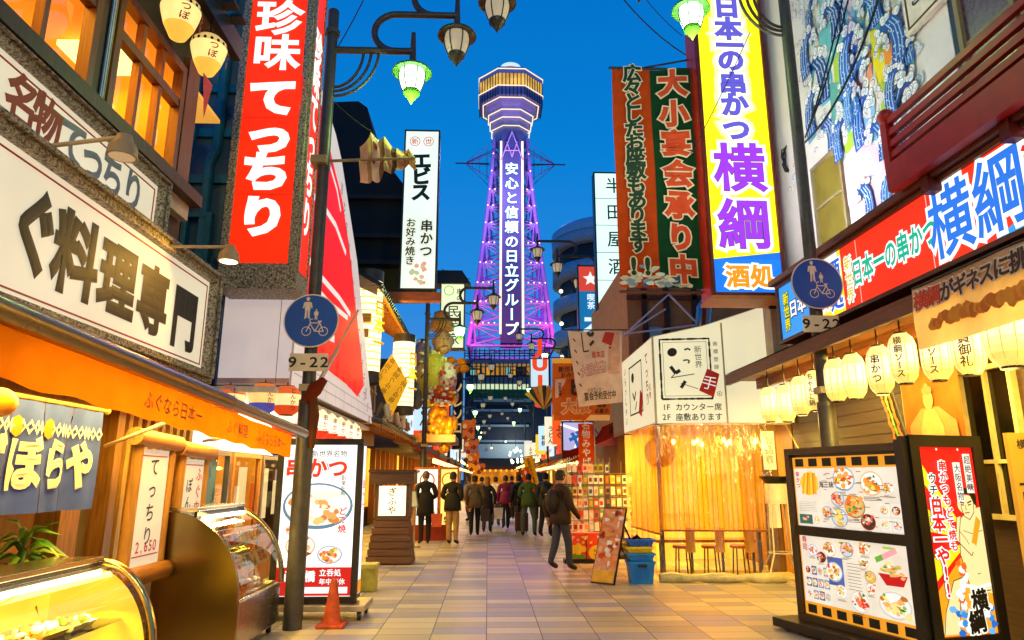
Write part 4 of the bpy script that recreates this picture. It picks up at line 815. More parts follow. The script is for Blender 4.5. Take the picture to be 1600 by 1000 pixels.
mb = MB(); a = aY(640, 456, 18); b = aY(688, 470, 18); mb.box(a.x - .6, 18, b.z, b.x, 18.25, a.z, wood('a8581a', .5, 0)); mb.build('sign_bracket', label='brown timber bracket under the tall pale green sign', cat='bracket', loc=(a.x, 18, b.z))
# lantern sign with small roof
Y = 26.0
def fn(mb, fr, x0, z0, x1, z1):
    w = x1 - x0; h = z1 - z0; mb.ring(fr, x0 + .35 * w, z0 + .86 * h, .17, .2, .02, T('7ab83a', .9)); mb.text(fr, '串の', x0 + .78 * w, z0 + .8 * h, .26, S('3a3a1a'), .02, .01, vert=True)
    mb.text(fr, '民芸家', x0 + .55 * w, z0 + .35 * h, .5, S('5a5a2a'), .02, .01, vert=True, step=1.1)
o = lightbox('white lit lantern sign with a small dark roof and green ring mark', Y, 686, 727, 440, 545, 'eaf0c0', .95, fn, .5, wood('7a5a2a'))
a = aY(676, 444, Y); b = aY(736, 430, Y); mb = MB(); fr = FF(Y); mb.fprism(fr, [(a.x, a.z), (b.x, a.z), (b.x - .35, b.z + .15), (a.x + .2, b.z + .15)], -.7, .15, S('2a2420', .5)); mb.build('roof', o)

# lantern stand (wood base)
o = thing('lantern_stand', 'wooden standing lantern sign with flared slatted base on the pavement', 'lantern', (-1.86, 14.1, 0)); c = Vector((-1.86, 14.1, 0)); fy = FF(14.1 - .32); WB_ = wood('5a3a22', .5, 0)
mb = MB(); mb.add([(c.x + sx_ * (.43 if z < .5 else .31), c.y + sy_ * (.36 if z < .5 else .26), z) for z in (0.02, .82) for sx_, sy_ in ((-1, -1), (1, -1), (1, 1), (-1, 1))], [(3, 2, 1, 0), (4, 5, 6, 7), (0, 1, 5, 4), (1, 2, 6, 5), (2, 3, 7, 6), (3, 0, 4, 7)], WB_)
for i in range(6):
    z = .04 + i * .13; q = .43 - .12 * z / .82; mb.box(c.x - q - .015, c.y - q * .84 - .02, z, c.x + q + .015, c.y - q * .84 + .1, z + .115, wood('6a452a', .45, 0))
mb.build('base', o)
mb = MB(); mb.box(c.x - .33, c.y - .28, .82, c.x + .33, c.y + .28, .9, WB_)
for sx_ in (-1, 1):
    for sy_ in (-1, 1): mb.box(c.x + sx_ * .3 - .03, c.y + sy_ * .25 - .03, .9, c.x + sx_ * .3 + .03, c.y + sy_ * .25 + .03, 1.5, WB_)
mb.build('post', o)
mb = MB(); mb.box(c.x - .26, c.y - .24, .9, c.x + .26, c.y + .24, 1.46, G('fff2cc', 1.25)); ff = FF(c.y - .24); mb.text(ff, 'ぎふや', c.x, 1.18, .17, S('3a2a1a'), .006, .012, vert=True, rot=0); mb.build('shade', o)
mb = MB(); mb.box(c.x - .42, c.y - .36, 1.5, c.x + .42, c.y + .36, 1.72, WB_); mb.box(c.x - .46, c.y - .4, 1.72, c.x + .46, c.y + .4, 1.77, wood('4a2e1a', .5, 0))
mb.build('roof', o)
o = thing('menu_stand', 'slim metal stand with tilted menu card beside the first man in black', 'stand', (-1.95, 17.2, 0)); mb = MB(); mb.tube([(-1.75, 17.2, 0.02), (-1.75, 17.2, 1.0)], .025, STEEL); mb.lathe([(.16, 0), (.16, .02)], (-1.75, 17.2, 0), STEEL, 16); mb.build('pole', o)
fr = Fr((-1.82, 17.15, 1.12), (1, 0, 0), (-.2, .3, 1)); mb = MB(); mb.fbox(fr, -.12, -.2, .12, .2, -.01, .01, S('6a7a7a', .3)); mb.rect(fr, -.1, -.18, .1, .18, .013, S('b8c0b8', .3)); mb.build('card', o)
# lit name boards behind the men
for i, (px0, px1, st, lab) in enumerate(((645, 688, '串かつ', 'white lit board with red ring and orange lattice frame behind the first man'), (684, 718, '大阪名物', 'yellow lit board in orange lattice frame behind the second man'))):
    def fn(mb, fr, x0, z0, x1, z1, st=st, i=i):
        w = x1 - x0; m = (x0 + x1) / 2; mb.ring(fr, m, z1 - .35, .17, .21, .02, T('c8401e' if i == 0 else 'c87a1e', .9)); mb.text(fr, st, m, (z0 + z1) / 2 - .15, .27, S('3a1a0a'), .02, .02, vert=True)
        for k in range(12):
            for sx_ in (x0 + .03, x1 - .03): mb.rect(fr, sx_ - .02, z0 + k * (z1 - z0) / 12, sx_ + .02, z0 + (k + .45) * (z1 - z0) / 12, .036, T('a84a0a', .9))
    lightbox(lab, 19.2 + i * .4, px0, px1, 730, 832, ['fff2dc', 'ffd86a'][i], 1.2, fn, .12, wood('c8701a', .4), 'board', 'name_board', .06)
mb = MB(); mb.box(-2.2, 19.0, 0, -.95, 19.15, .4, S('8a2a12', .5)); mb.build('red_plinth', label='low red plinth below the lit name boards', cat='plinth', loc=(-1.6, 19, 0))

# seated statue over the shop
o = thing('seated_statue', 'large colourful seated folk statue in patterned robe above the golden gourds', 'statue', (-1.6, 24, 3.0)); Y = 24.0
def sp(px, py, dy=0): return aY(px, py, Y + dy)
SK = S('c9946a', .5); q = Y / F
mb = MB(); rng = random.Random(14)
c = sp(676, 592); mb.ball(c, 29 * q, .6, 46 * q, S('c8b23a', .5, var=.3, scale=14), 20, 14); c = sp(661, 556); mb.ball(c, 15 * q, .5, 27 * q, S('7a6a9a', .5, var=.4, scale=12), 16, 10); c = sp(700, 592, -.2); mb.ball(c, 14 * q, .45, 26 * q, S('ecd8d0', .5, var=.2, scale=9), 16, 10); c = sp(692, 618, -.3); mb.ball(c, 24 * q, .5, 17 * q, S('c8401e', .5, var=.2, scale=22), 16, 10); c = sp(652, 616, -.1); mb.ball(c, 12 * q, .4, 24 * q, S('4a4a6a', .5), 14, 10)
for i in range(150):
    a = rng.uniform(-2.7, -.4); e = rng.uniform(-1.3, 1.2); ctr, rx, rz, pal = rng.choice([(sp(676, 592), 29, 46, ['f0e0a0', '5a7a3a', 'e8a020', 'f8f0d8', '3a6a5a']), (sp(692, 618, -.3), 24, 17, ['f8f0e8', 'f8f0e8', 'f0a030']), (sp(661, 556), 15, 27, ['c8d070', '3a3a6a', 'e8e0f0']), (sp(700, 592, -.2), 14, 26, ['e8a0a0', 'c83a3a', 'f0c080'])])
    n_ = Vector((math.cos(e) * math.cos(a), math.cos(e) * math.sin(a), math.sin(e))); p = ctr + Vector((n_.x * rx * q, n_.y * .62, n_.z * rz * q)); mb.ball(p, rng.uniform(.03, .09), .02, rng.uniform(.03, .08), S(rng.choice(pal), .5), 8, 5)
mb.build('robe', o)
mb = MB(); c = sp(692, 535); mb.ball(c, 16 * q, .4, 20 * q, SK, 18, 12); mb.ball(c + Vector((.1, -.38, -.04)), .07, .1, .12, SK); mb.ball(c + Vector((-.33, -.05, 0)), .07, .1, .14, SK); mb.ball(c + Vector((.05, -.2, -.3)), .2, .22, .14, SK)
for s_ in (-1, 1): mb.ball(c + Vector((.07 + s_ * .13, -.36, .08)), .05, .03, .02, BLACK, 8, 5); mb.ball(c + Vector((.07 + s_ * .14, -.35, .16)), .08, .03, .015, S('4a3a2a'), 8, 5)
mb.ball(c + Vector((.1, -.38, -.2)), .11, .03, .03, S('a8483a', .5), 8, 5); mb.build('head', o); mb = MB(); mb.ball(sp(708, 620, -.3), 9 * q, .3, 12 * q, SK, 12, 8); mb.build('hand', o)
mb = MB(); c = sp(690, 512); mb.lathe([(.46, -.08), (.44, .12), (.3, .4), (.28, .55), (.1, .62), (.01, .63)], c, S('d88a1e', .4, var=.3), 18); mb.build('hat', o)
lamp('statue_light', 'AREA', (-1.4, 22.6, 3.0), 40, 'ffd698', .8, (R(60), 0, 0), sy=.8)
mb = MB(); mb.box(-3.2, 23.4, 2.8, -1.1, 26, 3.05, wood('7a4a1a', .5, 0)); mb.build('statue_ledge', label='timber ledge that carries the seated statue', cat='ledge', loc=(-2, 24, 2.8))
o = thing('orange_bow', 'big orange cloth bow at the statue hand on a bracket pole', 'ornament', sp(715, 570)); mb = MB(); rng = random.Random(9); OB = cloth('e8861e', .3)
for dx, dy in ((-9, -6), (8, -4), (-3, 8), (12, 6)): mb.ball(sp(713 + dx, 570 + dy), 9 * q, .12, 7 * q, OB, 8, 6)
mb.tube([sp(665, 571), sp(730, 571)], .02, DARK); mb.build('cloth', o)
# gilded gourd cluster
o = thing('gourd_cluster', 'hanging cluster of golden gourds below the statue', 'ornament', sp(690, 690)); rng = random.Random(4); mb = MB(); GD = S('d8901a', .35, .2, .3, 8)
for i in range(26):
    t = rng.random(); w_ = 18 * math.sin(math.pi * min(.95, .15 + t)) + 3; mb.ball(sp(690 + rng.uniform(-1, 1) * w_, 640 + t * 66, rng.uniform(-.2, .2)), rng.uniform(5, 9) * q, .15, rng.uniform(6, 12) * q, GD, 10, 7)
mb.ball(sp(696, 628), 8 * q, .15, 10 * q, GD); mb.ball(sp(677, 680), 8 * q, .15, 8 * q, GD); mb.build('gourds', o)
mb = MB(); mb.tube([sp(697, 618), sp(696, 600)], .02, DARK); mb.build('cord', o)
def fn(mb, fr, x0, z0, x1, z1):
    m = (x0 + x1) / 2; mb.text(fr, 'ノレソロ', m, (z0 + z1) / 2, .5, T('c8a870', .8), .02, .03, vert=True)
lightbox('dark vertical sign with worn beige letters and dotted bulb edge', 27, 706, 724, 575, 702, '2a2430', .12, fn, .3)
def fn(mb, fr, x0, z0, x1, z1):
    rng = random.Random(2)
    for i in range(12): mb.blob(fr, rng.uniform(x0, x1), rng.uniform(z0, z1), .1, .1, .02 + i * .001, T(rng.choice(['c85a1e', '8a2a12', 'e8a060']), .6), rng)
for i, (px0, px1, py0, py1, c, lab) in enumerate(((721, 742, 656, 686, 'c8642a', 'orange square cloth banner below the dark vertical sign'), (724, 747, 688, 707, '9a5a4a', 'dusky red banner with two round marks'), (731, 748, 708, 735, 'e8861e', 'bright orange slanted flag under the banners'), (745, 756, 726, 738, 'e8a81a', 'small yellow flag nearest the crowd on the left'))):
    lightbox(lab, 30 + i, px0, px1, py0, py1, c, .5, fn, .02, cloth(c), 'banner', 'hanging_banner', .01)

# ---------------------------------------------------------------- tower at the end of the street
D = 148.0; TX = aY(800, 520, D).x; tw = thing('observation_tower', 'steel observation tower lit violet with neon lettering at the street end', 'tower', (TX, D + 12, 0)); TY = D + 11
def tz(y, Y=D): return aY(800, y, Y).z
def octa(mb, profile, mat, smooth=False, c=(0, 0)): return mb.lathe(profile, (TX + c[0], TY, 0), mat, 8, smooth, rot=math.pi / 8)
k8 = 1 / math.cos(math.pi / 8); yy = lambda y: tz(y, D + 4)
mpp = 1 / (F / (D + 11) ) * 1.0
STL = S('4a4a6a', .5, .3); VIO = S('7a5aa0', .5, .2); NEON = G('ffe6c0', 1.1); PUR = G('8a3fb8', .55)
mb = MB(); Wd = S('a898c0', .5)
def rp_(px): return px * mpp * .5 * k8 * .97
octa(mb, [(rp_(56), yy(205)), (rp_(62), yy(178)), (rp_(72), yy(170)), (rp_(76), yy(160)), (rp_(84), yy(156)), (rp_(90), yy(150)), (rp_(95), yy(146)), (rp_(104), yy(140)), (rp_(104), yy(135))], Wd); octa(mb, [(rp_(108), yy(150)), (rp_(109), yy(137))], S('6a6f9a', .3, .2)); octa(mb, [(rp_(111), yy(117)), (rp_(111), yy(110)), (rp_(104), yy(106)), (rp_(40), yy(104))], S('9a94b8', .4)); octa(mb, [(rp_(40), yy(104)), (rp_(40), yy(96))], S('4a5a9a', .4)); mb.build('observatory', tw)
mb = MB(); octa(mb, [(rp_(107), yy(136.5)), (rp_(109), yy(117.5))], G('f0b850', .8, .5, .4)); mb.build('lit_gallery', tw)
mb = MB()
for k in range(8):
    a0, a1 = 6.2832 * k / 8 + math.pi / 8, 6.2832 * (k + 1) / 8 + math.pi / 8
    for j in range(7):
        t = j / 7; r = rp_(110); x = r * (math.cos(a0) * (1 - t) + math.cos(a1) * t); y = r * (math.sin(a0) * (1 - t) + math.sin(a1) * t)
        mb.tube([(TX + x, TY + y, yy(152)), (TX + x, TY + y, yy(117))], .12, S('2a2a44', .5), 4)
mb.build('mullion', tw)
def nring(r, y, rad=.13):
    mb = MB(); pts = [(TX + rp_(r) * math.cos(6.2832 * k / 8 + math.pi / 8), TY + rp_(r) * math.sin(6.2832 * k / 8 + math.pi / 8), yy(y)) for k in range(9)]
    for a, b in zip(pts[:-1], pts[1:]): mb.tube([a, b], rad, NEON, 6)
    mb.build('neon_ring', tw)
for r, y in ((112, 111), (112, 137), (97, 152), (78, 166), (72, 177), (66, 189)): nring(r, y)
mb = MB(); c0 = (TX, TY, 0); mb.lathe([(rp_(36), yy(96)), (rp_(35), yy(92))], c0, G('fff0d8', 2), 24); mb.lathe([(rp_(33), yy(92)), (rp_(33), yy(86.5))], c0, G('e8742a', .95), 24); mb.lathe([(rp_(34), yy(86.5)), (rp_(34), yy(81)), (rp_(26), yy(79.5)), (.1, yy(79))], c0, G('cfeef6', .85), 24); mb.build('lantern_top', tw)
# legs and lattice; sections from y=205 to y=545 on the front face
def hw(y): return 28 + 36 * max(0, (y - 215) / 305) ** 1.15    # half width in pixels of the front face
lev = [212, 240, 268, 298, 324, 352, 384, 416, 448, 478, 512, 545]
fr = FF(D + 6); mb = MB(); mb2 = MB(); LG_ = S('b08ad8', .5); PK = S('b85ac0', .45, .2)
def cor(y, sx_, sy_): z = tz(y, D + 6); w = hw(y) * (D + 6) / F * 1.0; return Vector((TX + sx_ * w, TY + sy_ * w * .85, z))
for sx_ in (-1, 1):
    for sy_ in (-1, 1):
        for a, b in zip(lev[:-1], lev[1:]): mb.tube([cor(a, sx_, sy_), cor(b, sx_, sy_)], .55, LG_, 6); q_ = Vector((sx_ * -1.6, 0, 0)); mb.tube([cor(a, sx_, sy_) + q_ * .4, cor(b, sx_, sy_) + q_], .22, LG_, 5)
        mb.cut()
mb.build_each('leg', tw)
mb = MB(); BR = S('c8aee8', .5)
for a, b in zip(lev[:-1], lev[1:]):
    for (s0, s1) in (((-1, -1), (1, -1)), ((1, -1), (1, 1)), ((-1, -1), (-1, 1)), ((-1, 1), (1, 1))):
        A, B, Cc, Dd = cor(a, *s0), cor(a, *s1), cor(b, *s0), cor(b, *s1); mb.tube([Cc, Dd], .3, BR, 5); M = (A + B) / 2; mb.tube([A, Dd], .2, BR, 4); mb.tube([B, Cc], .2, BR, 4)
        mb.tube([A, (Cc + Dd) / 2], .14, BR, 4); mb.tube([B, (Cc + Dd) / 2], .14, BR, 4)
mb.build('lattice', tw)
mb = MB()
for y in lev[1:-1]:
    A, B = cor(y, -1, -1), cor(y, 1, -1); n = max(4, int((B.x - A.x) / 1.25))
    for i in range(n + 1):
        p = A.lerp(B, i / n) + Vector((0, -.5, .4))
        if abs(p.x - TX) > 3.6: mb.ball(p, .17, .17, .17, G('ffd9a0', 2.2, sample=False), 6, 4)
mb.build('bulb', tw)
# sign spine
fr = FF(D + 2); zt2, zb2 = tz(222, D + 2), tz(536, D + 2); sw = 17.5 * (D + 2) / F
mb = MB(); mb.fbox(fr, TX - sw, zb2, TX + sw, zt2 + 3, -6, 0, S('50567e', .5)); mb.build('sign_spine', tw)
mb = MB(); sw2 = 16.8 * (D + 2) / F
for s_ in (-1, 1): mb.tube([fr.p(TX + s_ * sw2 * 1.08, zt2, .3), fr.p(TX + s_ * sw2 * 1.08, zb2 + 2, .3)], .3, NEON, 6).cut()
mb.build_each('neon_tube', tw)
mb = MB()
for i, c in enumerate('安心と信頼の日立グループ'):
    y = 264 + i * (514 - 264) / 11.0; z = tz(y, D + 2); s_ = 3.2; mb.ch(fr, c, TX, z, s_, G('d8fbff', 1.6, sample=False), .25, .02, 1.02, -math.pi / 2 if c == 'ー' else 0); mb.ch(fr, c, TX, z, s_, G('3f7f96', .4, sample=False), .12, .06, 1.02, -math.pi / 2 if c == 'ー' else 0)
mb.build('lettering', tw)
mb = MB()
for s_ in (-1, 1):
    z0 = tz(236, D + 4); r0 = hw(236) * D / F; tip = Vector((TX + s_ * 82 * D / F, TY, z0))
    for yv in (-1, 1):
        for dz in (5, -6, 1): mb.tube([(TX + s_ * r0, TY + yv * 3, z0 + dz), tip], .1, S('7a6aa0', .5), 4)
    for q_ in (.25, .5, .75):
        p = Vector((TX + s_ * r0, TY, z0)).lerp(tip, q_); h = 5.5 * (1 - q_); mb.tube([p + Vector((0, 0, h)), p - Vector((0, 0, h * 1.05))], .08, S('7a6aa0', .5), 4)
    mb.tube([tip - Vector((s_ * 6, 0, 0)), tip + Vector((s_ * 2.5, 0, 0))], .18, DARK, 5); mb.tube([(TX + s_ * r0, TY - 5, z0 + 1.5), tip], .12, S('4a4464', .5), 4); mb.cut()
A = Vector((TX, D, tz(205, D))); 
for a, b in (((800, 205), (783, 250)), ((800, 205), (817, 250)), ((788, 235), (812, 235)), ((792, 222), (800, 245)), ((808, 222), (800, 245))): mb.tube([aY(*a, D), aY(*b, D)], .16, S('c8a8d8', .4), 4)
mb.build_each('outrigger', tw)
for z, pw, c in ((38, 9000, 'b84ae0'), (60, 7000, 'a868f0'), (78, 15000, 'c0a0f4')): lamp('tower_floodlight', 'POINT', (TX, TY - (3 if z < 50 else 22), z if z < 70 else 70), pw / LK, c, 1.5)
for s_ in (-1, 1): lamp('tower_floodlight', 'POINT', (TX + s_ * 10, TY - 16, 34), 6500 / LK, 'd84ac8', 1.0)
# base building of the tower
tb = thing('tower_base_building', 'dark low building with lit upper windows and green band under the tower', 'building', (TX, D - 4, 0)); Y = D - 6; fr = FF(Y)
def bx(mb, a, b, d0, d1, m): p = aY(a[0], b[1], Y); q_ = aY(b[0], a[1], Y); mb.fbox(fr, p.x, p.z, q_.x, q_.z, d0, d1, m)
mb = MB(); bx(mb, (724, 562), (860, 752), -14, 0, S('1c2430', .6, scale=.3)); bx(mb, (724, 562), (832, 568), 0, .5, S('6a7078', .5)); bx(mb, (728, 590), (832, 600), .02, .7, S('5a626a', .5)); mb.build('wall', tb)
mb = MB(); rng = random.Random(5)
for i in range(12): bx(mb, (735 + i * 8, 574), (741.5 + i * 8, 586), .02, .1, G(rng.choice(['e8a02a', '2a2418', 'e8a02a', '1a1a18', '7ac8c0', 'c8862a']), .7))
for i in range(12): bx(mb, (735 + i * 8, 568.5), (742 + i * 8, 572.5), .02, .1, G('b88a4a', .6))
mb.build('window', tb)
mb = MB(); bx(mb, (728, 600.5), (832, 608), .02, .1, G('cfe0b0', .8, .2, .3)); mb.build('lit_band', tb)
mb = MB(); bx(mb, (734, 609), (828, 622), .02, .1, G('0f4a30', .3, .4, .4)); mb.cut(); bx(mb, (740, 624), (830, 628), .02, 1.2, S('6a8a8a', .5)); mb.cut(); bx(mb, (728, 694), (822, 716), .02, .4, S('9aa8a8', .5)); mb.build_each('green_band', tb)
mb = MB()
for i in range(14): p = aY(738 + i * 7, 568, Y); q_ = aY(738 + i * 7, 624, Y); mb.tube([p + Vector((0, -.8, 0)), q_ + Vector((0, -.8, 0))], .12, S('1f262c'), 4)
for y in (548, 552, 556): mb.tube([aY(726, y, Y), aY(860, y, Y)], .12, S('1f262c'), 4)
for i in range(18): mb.tube([aY(726 + i * 7.8, 545, Y), aY(726 + i * 7.8, 562, Y)], .1, S('1f262c'), 4)
mb.build('railing', tb)
for px, py in ((752, 676), (790, 690), (768, 700), (803, 664)):
    mb = MB(); p = aY(px, py, Y - 1.5); mb.ball(p, .2, .2, .2, G(rng.choice(['ffe0a0', 'e8ffe0', 'ffd070', 'd8f4ff']), 2.5, sample=False), 8, 6); mb.tube([p, p + Vector((0, 0, 1.2))], .05, DARK, 4); mb.build('lamp_globe', tb)
lamp('base_fill_light', 'POINT', (TX, Y - 6, 9), 900, 'dfe8e0', 1)  # added fill without a fixture; brightens the bands of the tower base
for k in range(3):
    mb = MB(); bx(mb, (736, 640 + k * 24), (826, 643 + k * 24), .05, .8, S('7a8a94', .5)); mb.build('screen_band', tb)
for k in range(9):
    mb = MB(); bx(mb, (735 + k * 11, 728), (743 + k * 11, 745), .05, .3, G(rng.choice(['ffc040', 'ff9a2a', 'ffe0a0', 'f04a1e', 'd8f0ff']), 1.0)); mb.build('shop_window', tb)
# ---------------------------------------------------------------- right: wrestler house with mural, sign band, eave
yk = thing('mural_building', 'skewer house with blue wave mural and red railing above its lit sign band', 'building', (5.0, 8, 0))
mb = MB(); fr = FRt(5.0); mb.box(5.0, 6.35, 3.2, 9, 11.7, 12, S('ece8e2', .6, var=.06, scale=2)); mb.build('mural_wall', yk)
rng = random.Random(7); mb = MB(); fm = FRt(4.99)
def mp(px): return [(-v.y, v.z) for v in (aX(a, b, 4.99) for a, b in px)][::-1]
dz_ = [0.0]
def dn(): dz_[0] += .00002; return .003 + dz_[0]
for px, c in (([(1300, 60), (1322, 50), (1334, 120), (1340, 235), (1322, 240), (1306, 150)], 'a8cc3a'), ([(1368, 40), (1384, 40), (1398, 150), (1402, 235), (1384, 240), (1374, 140)], 'b8d84a'), ([(1358, 40), (1368, 44), (1384, 110), (1384, 128), (1372, 130), (1362, 90)], 'f0dc1e'), ([(1336, 62), (1347, 62), (1350, 140), (1340, 142)], 'ee9a80'), ([(1352, 70), (1361, 72), (1364, 142), (1354, 144)], 'ee9a80'), ([(1390, 10), (1406, 22), (1408, 66), (1398, 92), (1386, 118), (1378, 60)], 'f0962a'), ([(1402, 56), (1413, 66), (1408, 80), (1398, 76)], 'f0962a'),  # lime and yellow patches paint in the coloured light projected on the mural
              ([(1318, 250), (1334, 228), (1356, 226), (1392, 234), (1404, 262), (1422, 306), (1392, 334), (1330, 326), (1308, 296)], 'f0c4d4'), ([(1280, 0), (1300, 0), (1318, 60), (1296, 110), (1280, 70)], '6ac0c8'), ([(1330, 10), (1350, 8), (1352, 50), (1334, 56)], '7ac8e0'), ([(1400, 110), (1424, 96), (1434, 150), (1410, 190)], '6ab4d8'), ([(1296, 130), (1312, 128), (1318, 200), (1300, 190)], '5aa8a0'), ([(1340, 150), (1366, 150), (1370, 220), (1346, 216)], '78b8e0')):
    mb.poly(fm, mp(px), dn(), S('#' + c, .6, var=.12, scale=3))
BLUE = ['1450a8', '1d5fb8', '0f3f8a', '2a74c4']
def wave(px, py, s, fl):
    ctr = aX(px, py, 4.99); k = s * .0075; ox, oz = -ctr.y, ctr.z; f_ = lambda pts: [(ox + fl * x * k, oz + z * k) for x, z in pts]
    body = [(.0, -.9), (.75, -1.0), (.8, -.3), (.72, .3), (.5, .75), (.15, .95), (-.25, .9), (-.55, .62), (-.62, .3), (-.45, .4), (-.3, .28), (-.2, .5), (0, .45), (.1, .2), (.12, -.2)]
    P_ = f_(body); mb.poly(fm, P_[::-1] if fl > 0 else P_, dn(), S(rng.choice(BLUE), .6, var=.2, scale=5)); mb.poly(fm, [(a + fl * .06, b - .05) for a, b in (P_[::-1] if fl > 0 else P_)], .0025 + dz_[0] * .02, S('5ab4d0', .6)); 
    for t_ in (.25, .45, .62): mb.line(fm, f_([(t_, -.9), (t_ + .05, -.2), (t_ - .05, .35), (t_ - .3, .7)]), .05 * k, dn(), S('9cc8ec', .6))
    for (x, z) in body[4:11]:
        for j in range(3):
            cx, cz = ox + fl * (x + rng.uniform(-.12, .12)) * k, oz + (z + rng.uniform(-.08, .14)) * k; r = rng.uniform(.09, .16) * k; mb.ell(fm, cx, cz, r * 1.12, r * 1.12, dn(), S('2a4468', .6), 12); mb.ell(fm, cx, cz, r, r, dn(), S('f4f2ee', .6), 12); mb.ell(fm, cx + .3 * r, cz - .2 * r, r * .55, r * .5, dn(), S('c4d8ea', .6), 10)
    for j in range(26): x, z = rng.uniform(.05, .75), rng.uniform(-.9, .6); mb.ell(fm, ox + fl * x * k, oz + z * k, .028 * k, .028 * k, dn(), S('f0f4f8', .6), 7)
for i in range(240):
    p = aX(rng.uniform(1235, 1440), rng.uniform(-20, 400), 4.99)
    while 1268 < 1268 + 0 or (p.z < aX(1300, 245, 4.98).z and p.y > aX(1330, 300, 4.98).y): p = aX(rng.uniform(1235, 1440), rng.uniform(-20, 240), 4.99)
    r = rng.uniform(.03, .1); sg = rng.choice((-1, 1)); mb.ell(fm, -p.y, p.z, r * 1.05, r * 1.05, dn() - .0, S(rng.choice(['f2eee8', 'e4e2ec', 'eee4e0', 'dce6f0']), .6), 10)
    mb.line(fm, [(-p.y + sg * r * (1 - a / 330) * math.cos(R(a)), p.z + r * (1 - a / 330) * math.sin(R(a))) for a in range(0, 300, 30)], .009, dn(), S('56648c', .6))
for w_ in ((1276, 128, 62, 1), (1292, 214, 44, 1), (1305, 30, 44, 1), (1338, 104, 48, -1), (1352, 184, 50, -1), (1412, 168, 50, -1), (1372, 222, 42, 1), (1398, 302, 46, -1), (1358, 22, 40, 1), (1352, 318, 40, 1), (1430, 60, 36, -1), (1322, 168, 34, 1)): wave(*w_)
for i in range(15): wave(rng.uniform(1262, 1424), rng.uniform(-10, 230), rng.uniform(34, 58), rng.choice((-1, 1)))
mb.build('painted_foam_and_light', yk)
mb = MB(); mb.box(5.0, 2.2, 3.2, 9, 6.34, 12, S('1c3350', .6)); mb.build('upper_wall', yk)
FRM = S('8a7a58', .5)
for i, (y0, y1) in enumerate(((5.45, 6.2), (4.4, 5.4))):
    mb = MB(); mb.frame(fr, -y1, 5.0, -y0, 7.05, .06, 0, .06, FRM); mb.fbox(fr, -y1 + .06, 6.0, -y0 - .06, 6.04, .01, .04, FRM); w_ = mb.build('window', yk)
    mb = MB(); mb.rect(fr, -y1 + .05, 5.05, -y0 - .05, 7.0, .012, S('6a5a66', .25, var=.5, scale=30)); mb.build('pane', w_)
a = aX(1283, 395, 4.98); b = aX(1318, 262, 4.98); mb = MB(); mb.frame(fr, -a.y, a.z, -b.y, a.z + 1.35, .05, .01, .06, FRM); mb.fbox(fr, -a.y + .05, a.z + .65, -b.y - .05, a.z + .69, .015, .05, FRM); w_ = mb.build('window', yk); mb = MB(); mb.rect(fr, -a.y + .04, a.z + .04, -b.y - .04, a.z + 1.3, .014, G('8a7a2a', .5, .4, 2)); mb.build('pane', w_)
# upper notice board
mb = MB(); p = [aX(*q, 4.94) for q in ((1410, 0), (1420, 58), (1470, 2))]; fm2 = FRt(4.94); y1, z0 = p[1].y, p[1].z
o = thing('notice_board', 'white notice board with black brush lines high beside the mural', 'sign', (4.94, y1 - .6, z0)); mb.fbox(fm2, -y1, z0, -y1 + 1.5, z0 + 1.5, -.04, .02, S('e6dcc8', .5)); mb.frame(fm2, -y1 + .05, z0 + .05, -y1 + 1.45, z0 + 1.45, .02, .021, .03, S('5a3a1a'))
for i, s_ in enumerate(('ちゃんこ', '王子', 'がくや', '名代')): mb.text(fm2, s_, -y1 + .25 + i * .28, z0 + .65, .2, S('2a2018'), .034, .02, vert=True)
mb.build('board', o)
# red balcony railing
bl = thing('red_balcony', 'dark red timber balcony rail with ball topped post over the sign band', 'balcony', (4.3, 6, 4.5)); RDW = S('a01c12', .4, var=.2); XB = 4.35
p0 = aX(1395, 300, XB); p1 = aX(1385, 192, XB); y1 = p0.y; zb, zt_ = p0.z, p1.z
mb = MB(); mb.box(XB - .05, y1 - .1, zb, XB + .05, y1, zt_, RDW); mb.ball((XB, y1 - .05, zt_ + .07), .09, .09, .09, RDW); mb.build('post', bl)
mb = MB()
for t in (.98, .8, .64, .48): mb.box(XB - .03, 2.5, zb + (zt_ - zb) * t - .035, XB + .03, y1 - .1, zb + (zt_ - zb) * t + .035, RDW)
mb.build('rail', bl)
mb = MB(); mb.box(XB - .06, 2.5, zb - .02, XB + .04, y1 - .02, zb + (zt_ - zb) * .36, RDW); mb.box(XB + .04, 2.5, zb - .02, 5.0, y1 - .06, zb + .1, S('6a120c', .5)); mb.build('deck', bl)
mb = MB()
for i in range(4): mb.box(XB + .05, y1 - .5 - i * 1.1, zb - .2, 5.0, y1 - .38 - i * 1.1, zb - .025, S('5a120c', .5)).cut()
mb.build_each('joist', bl)
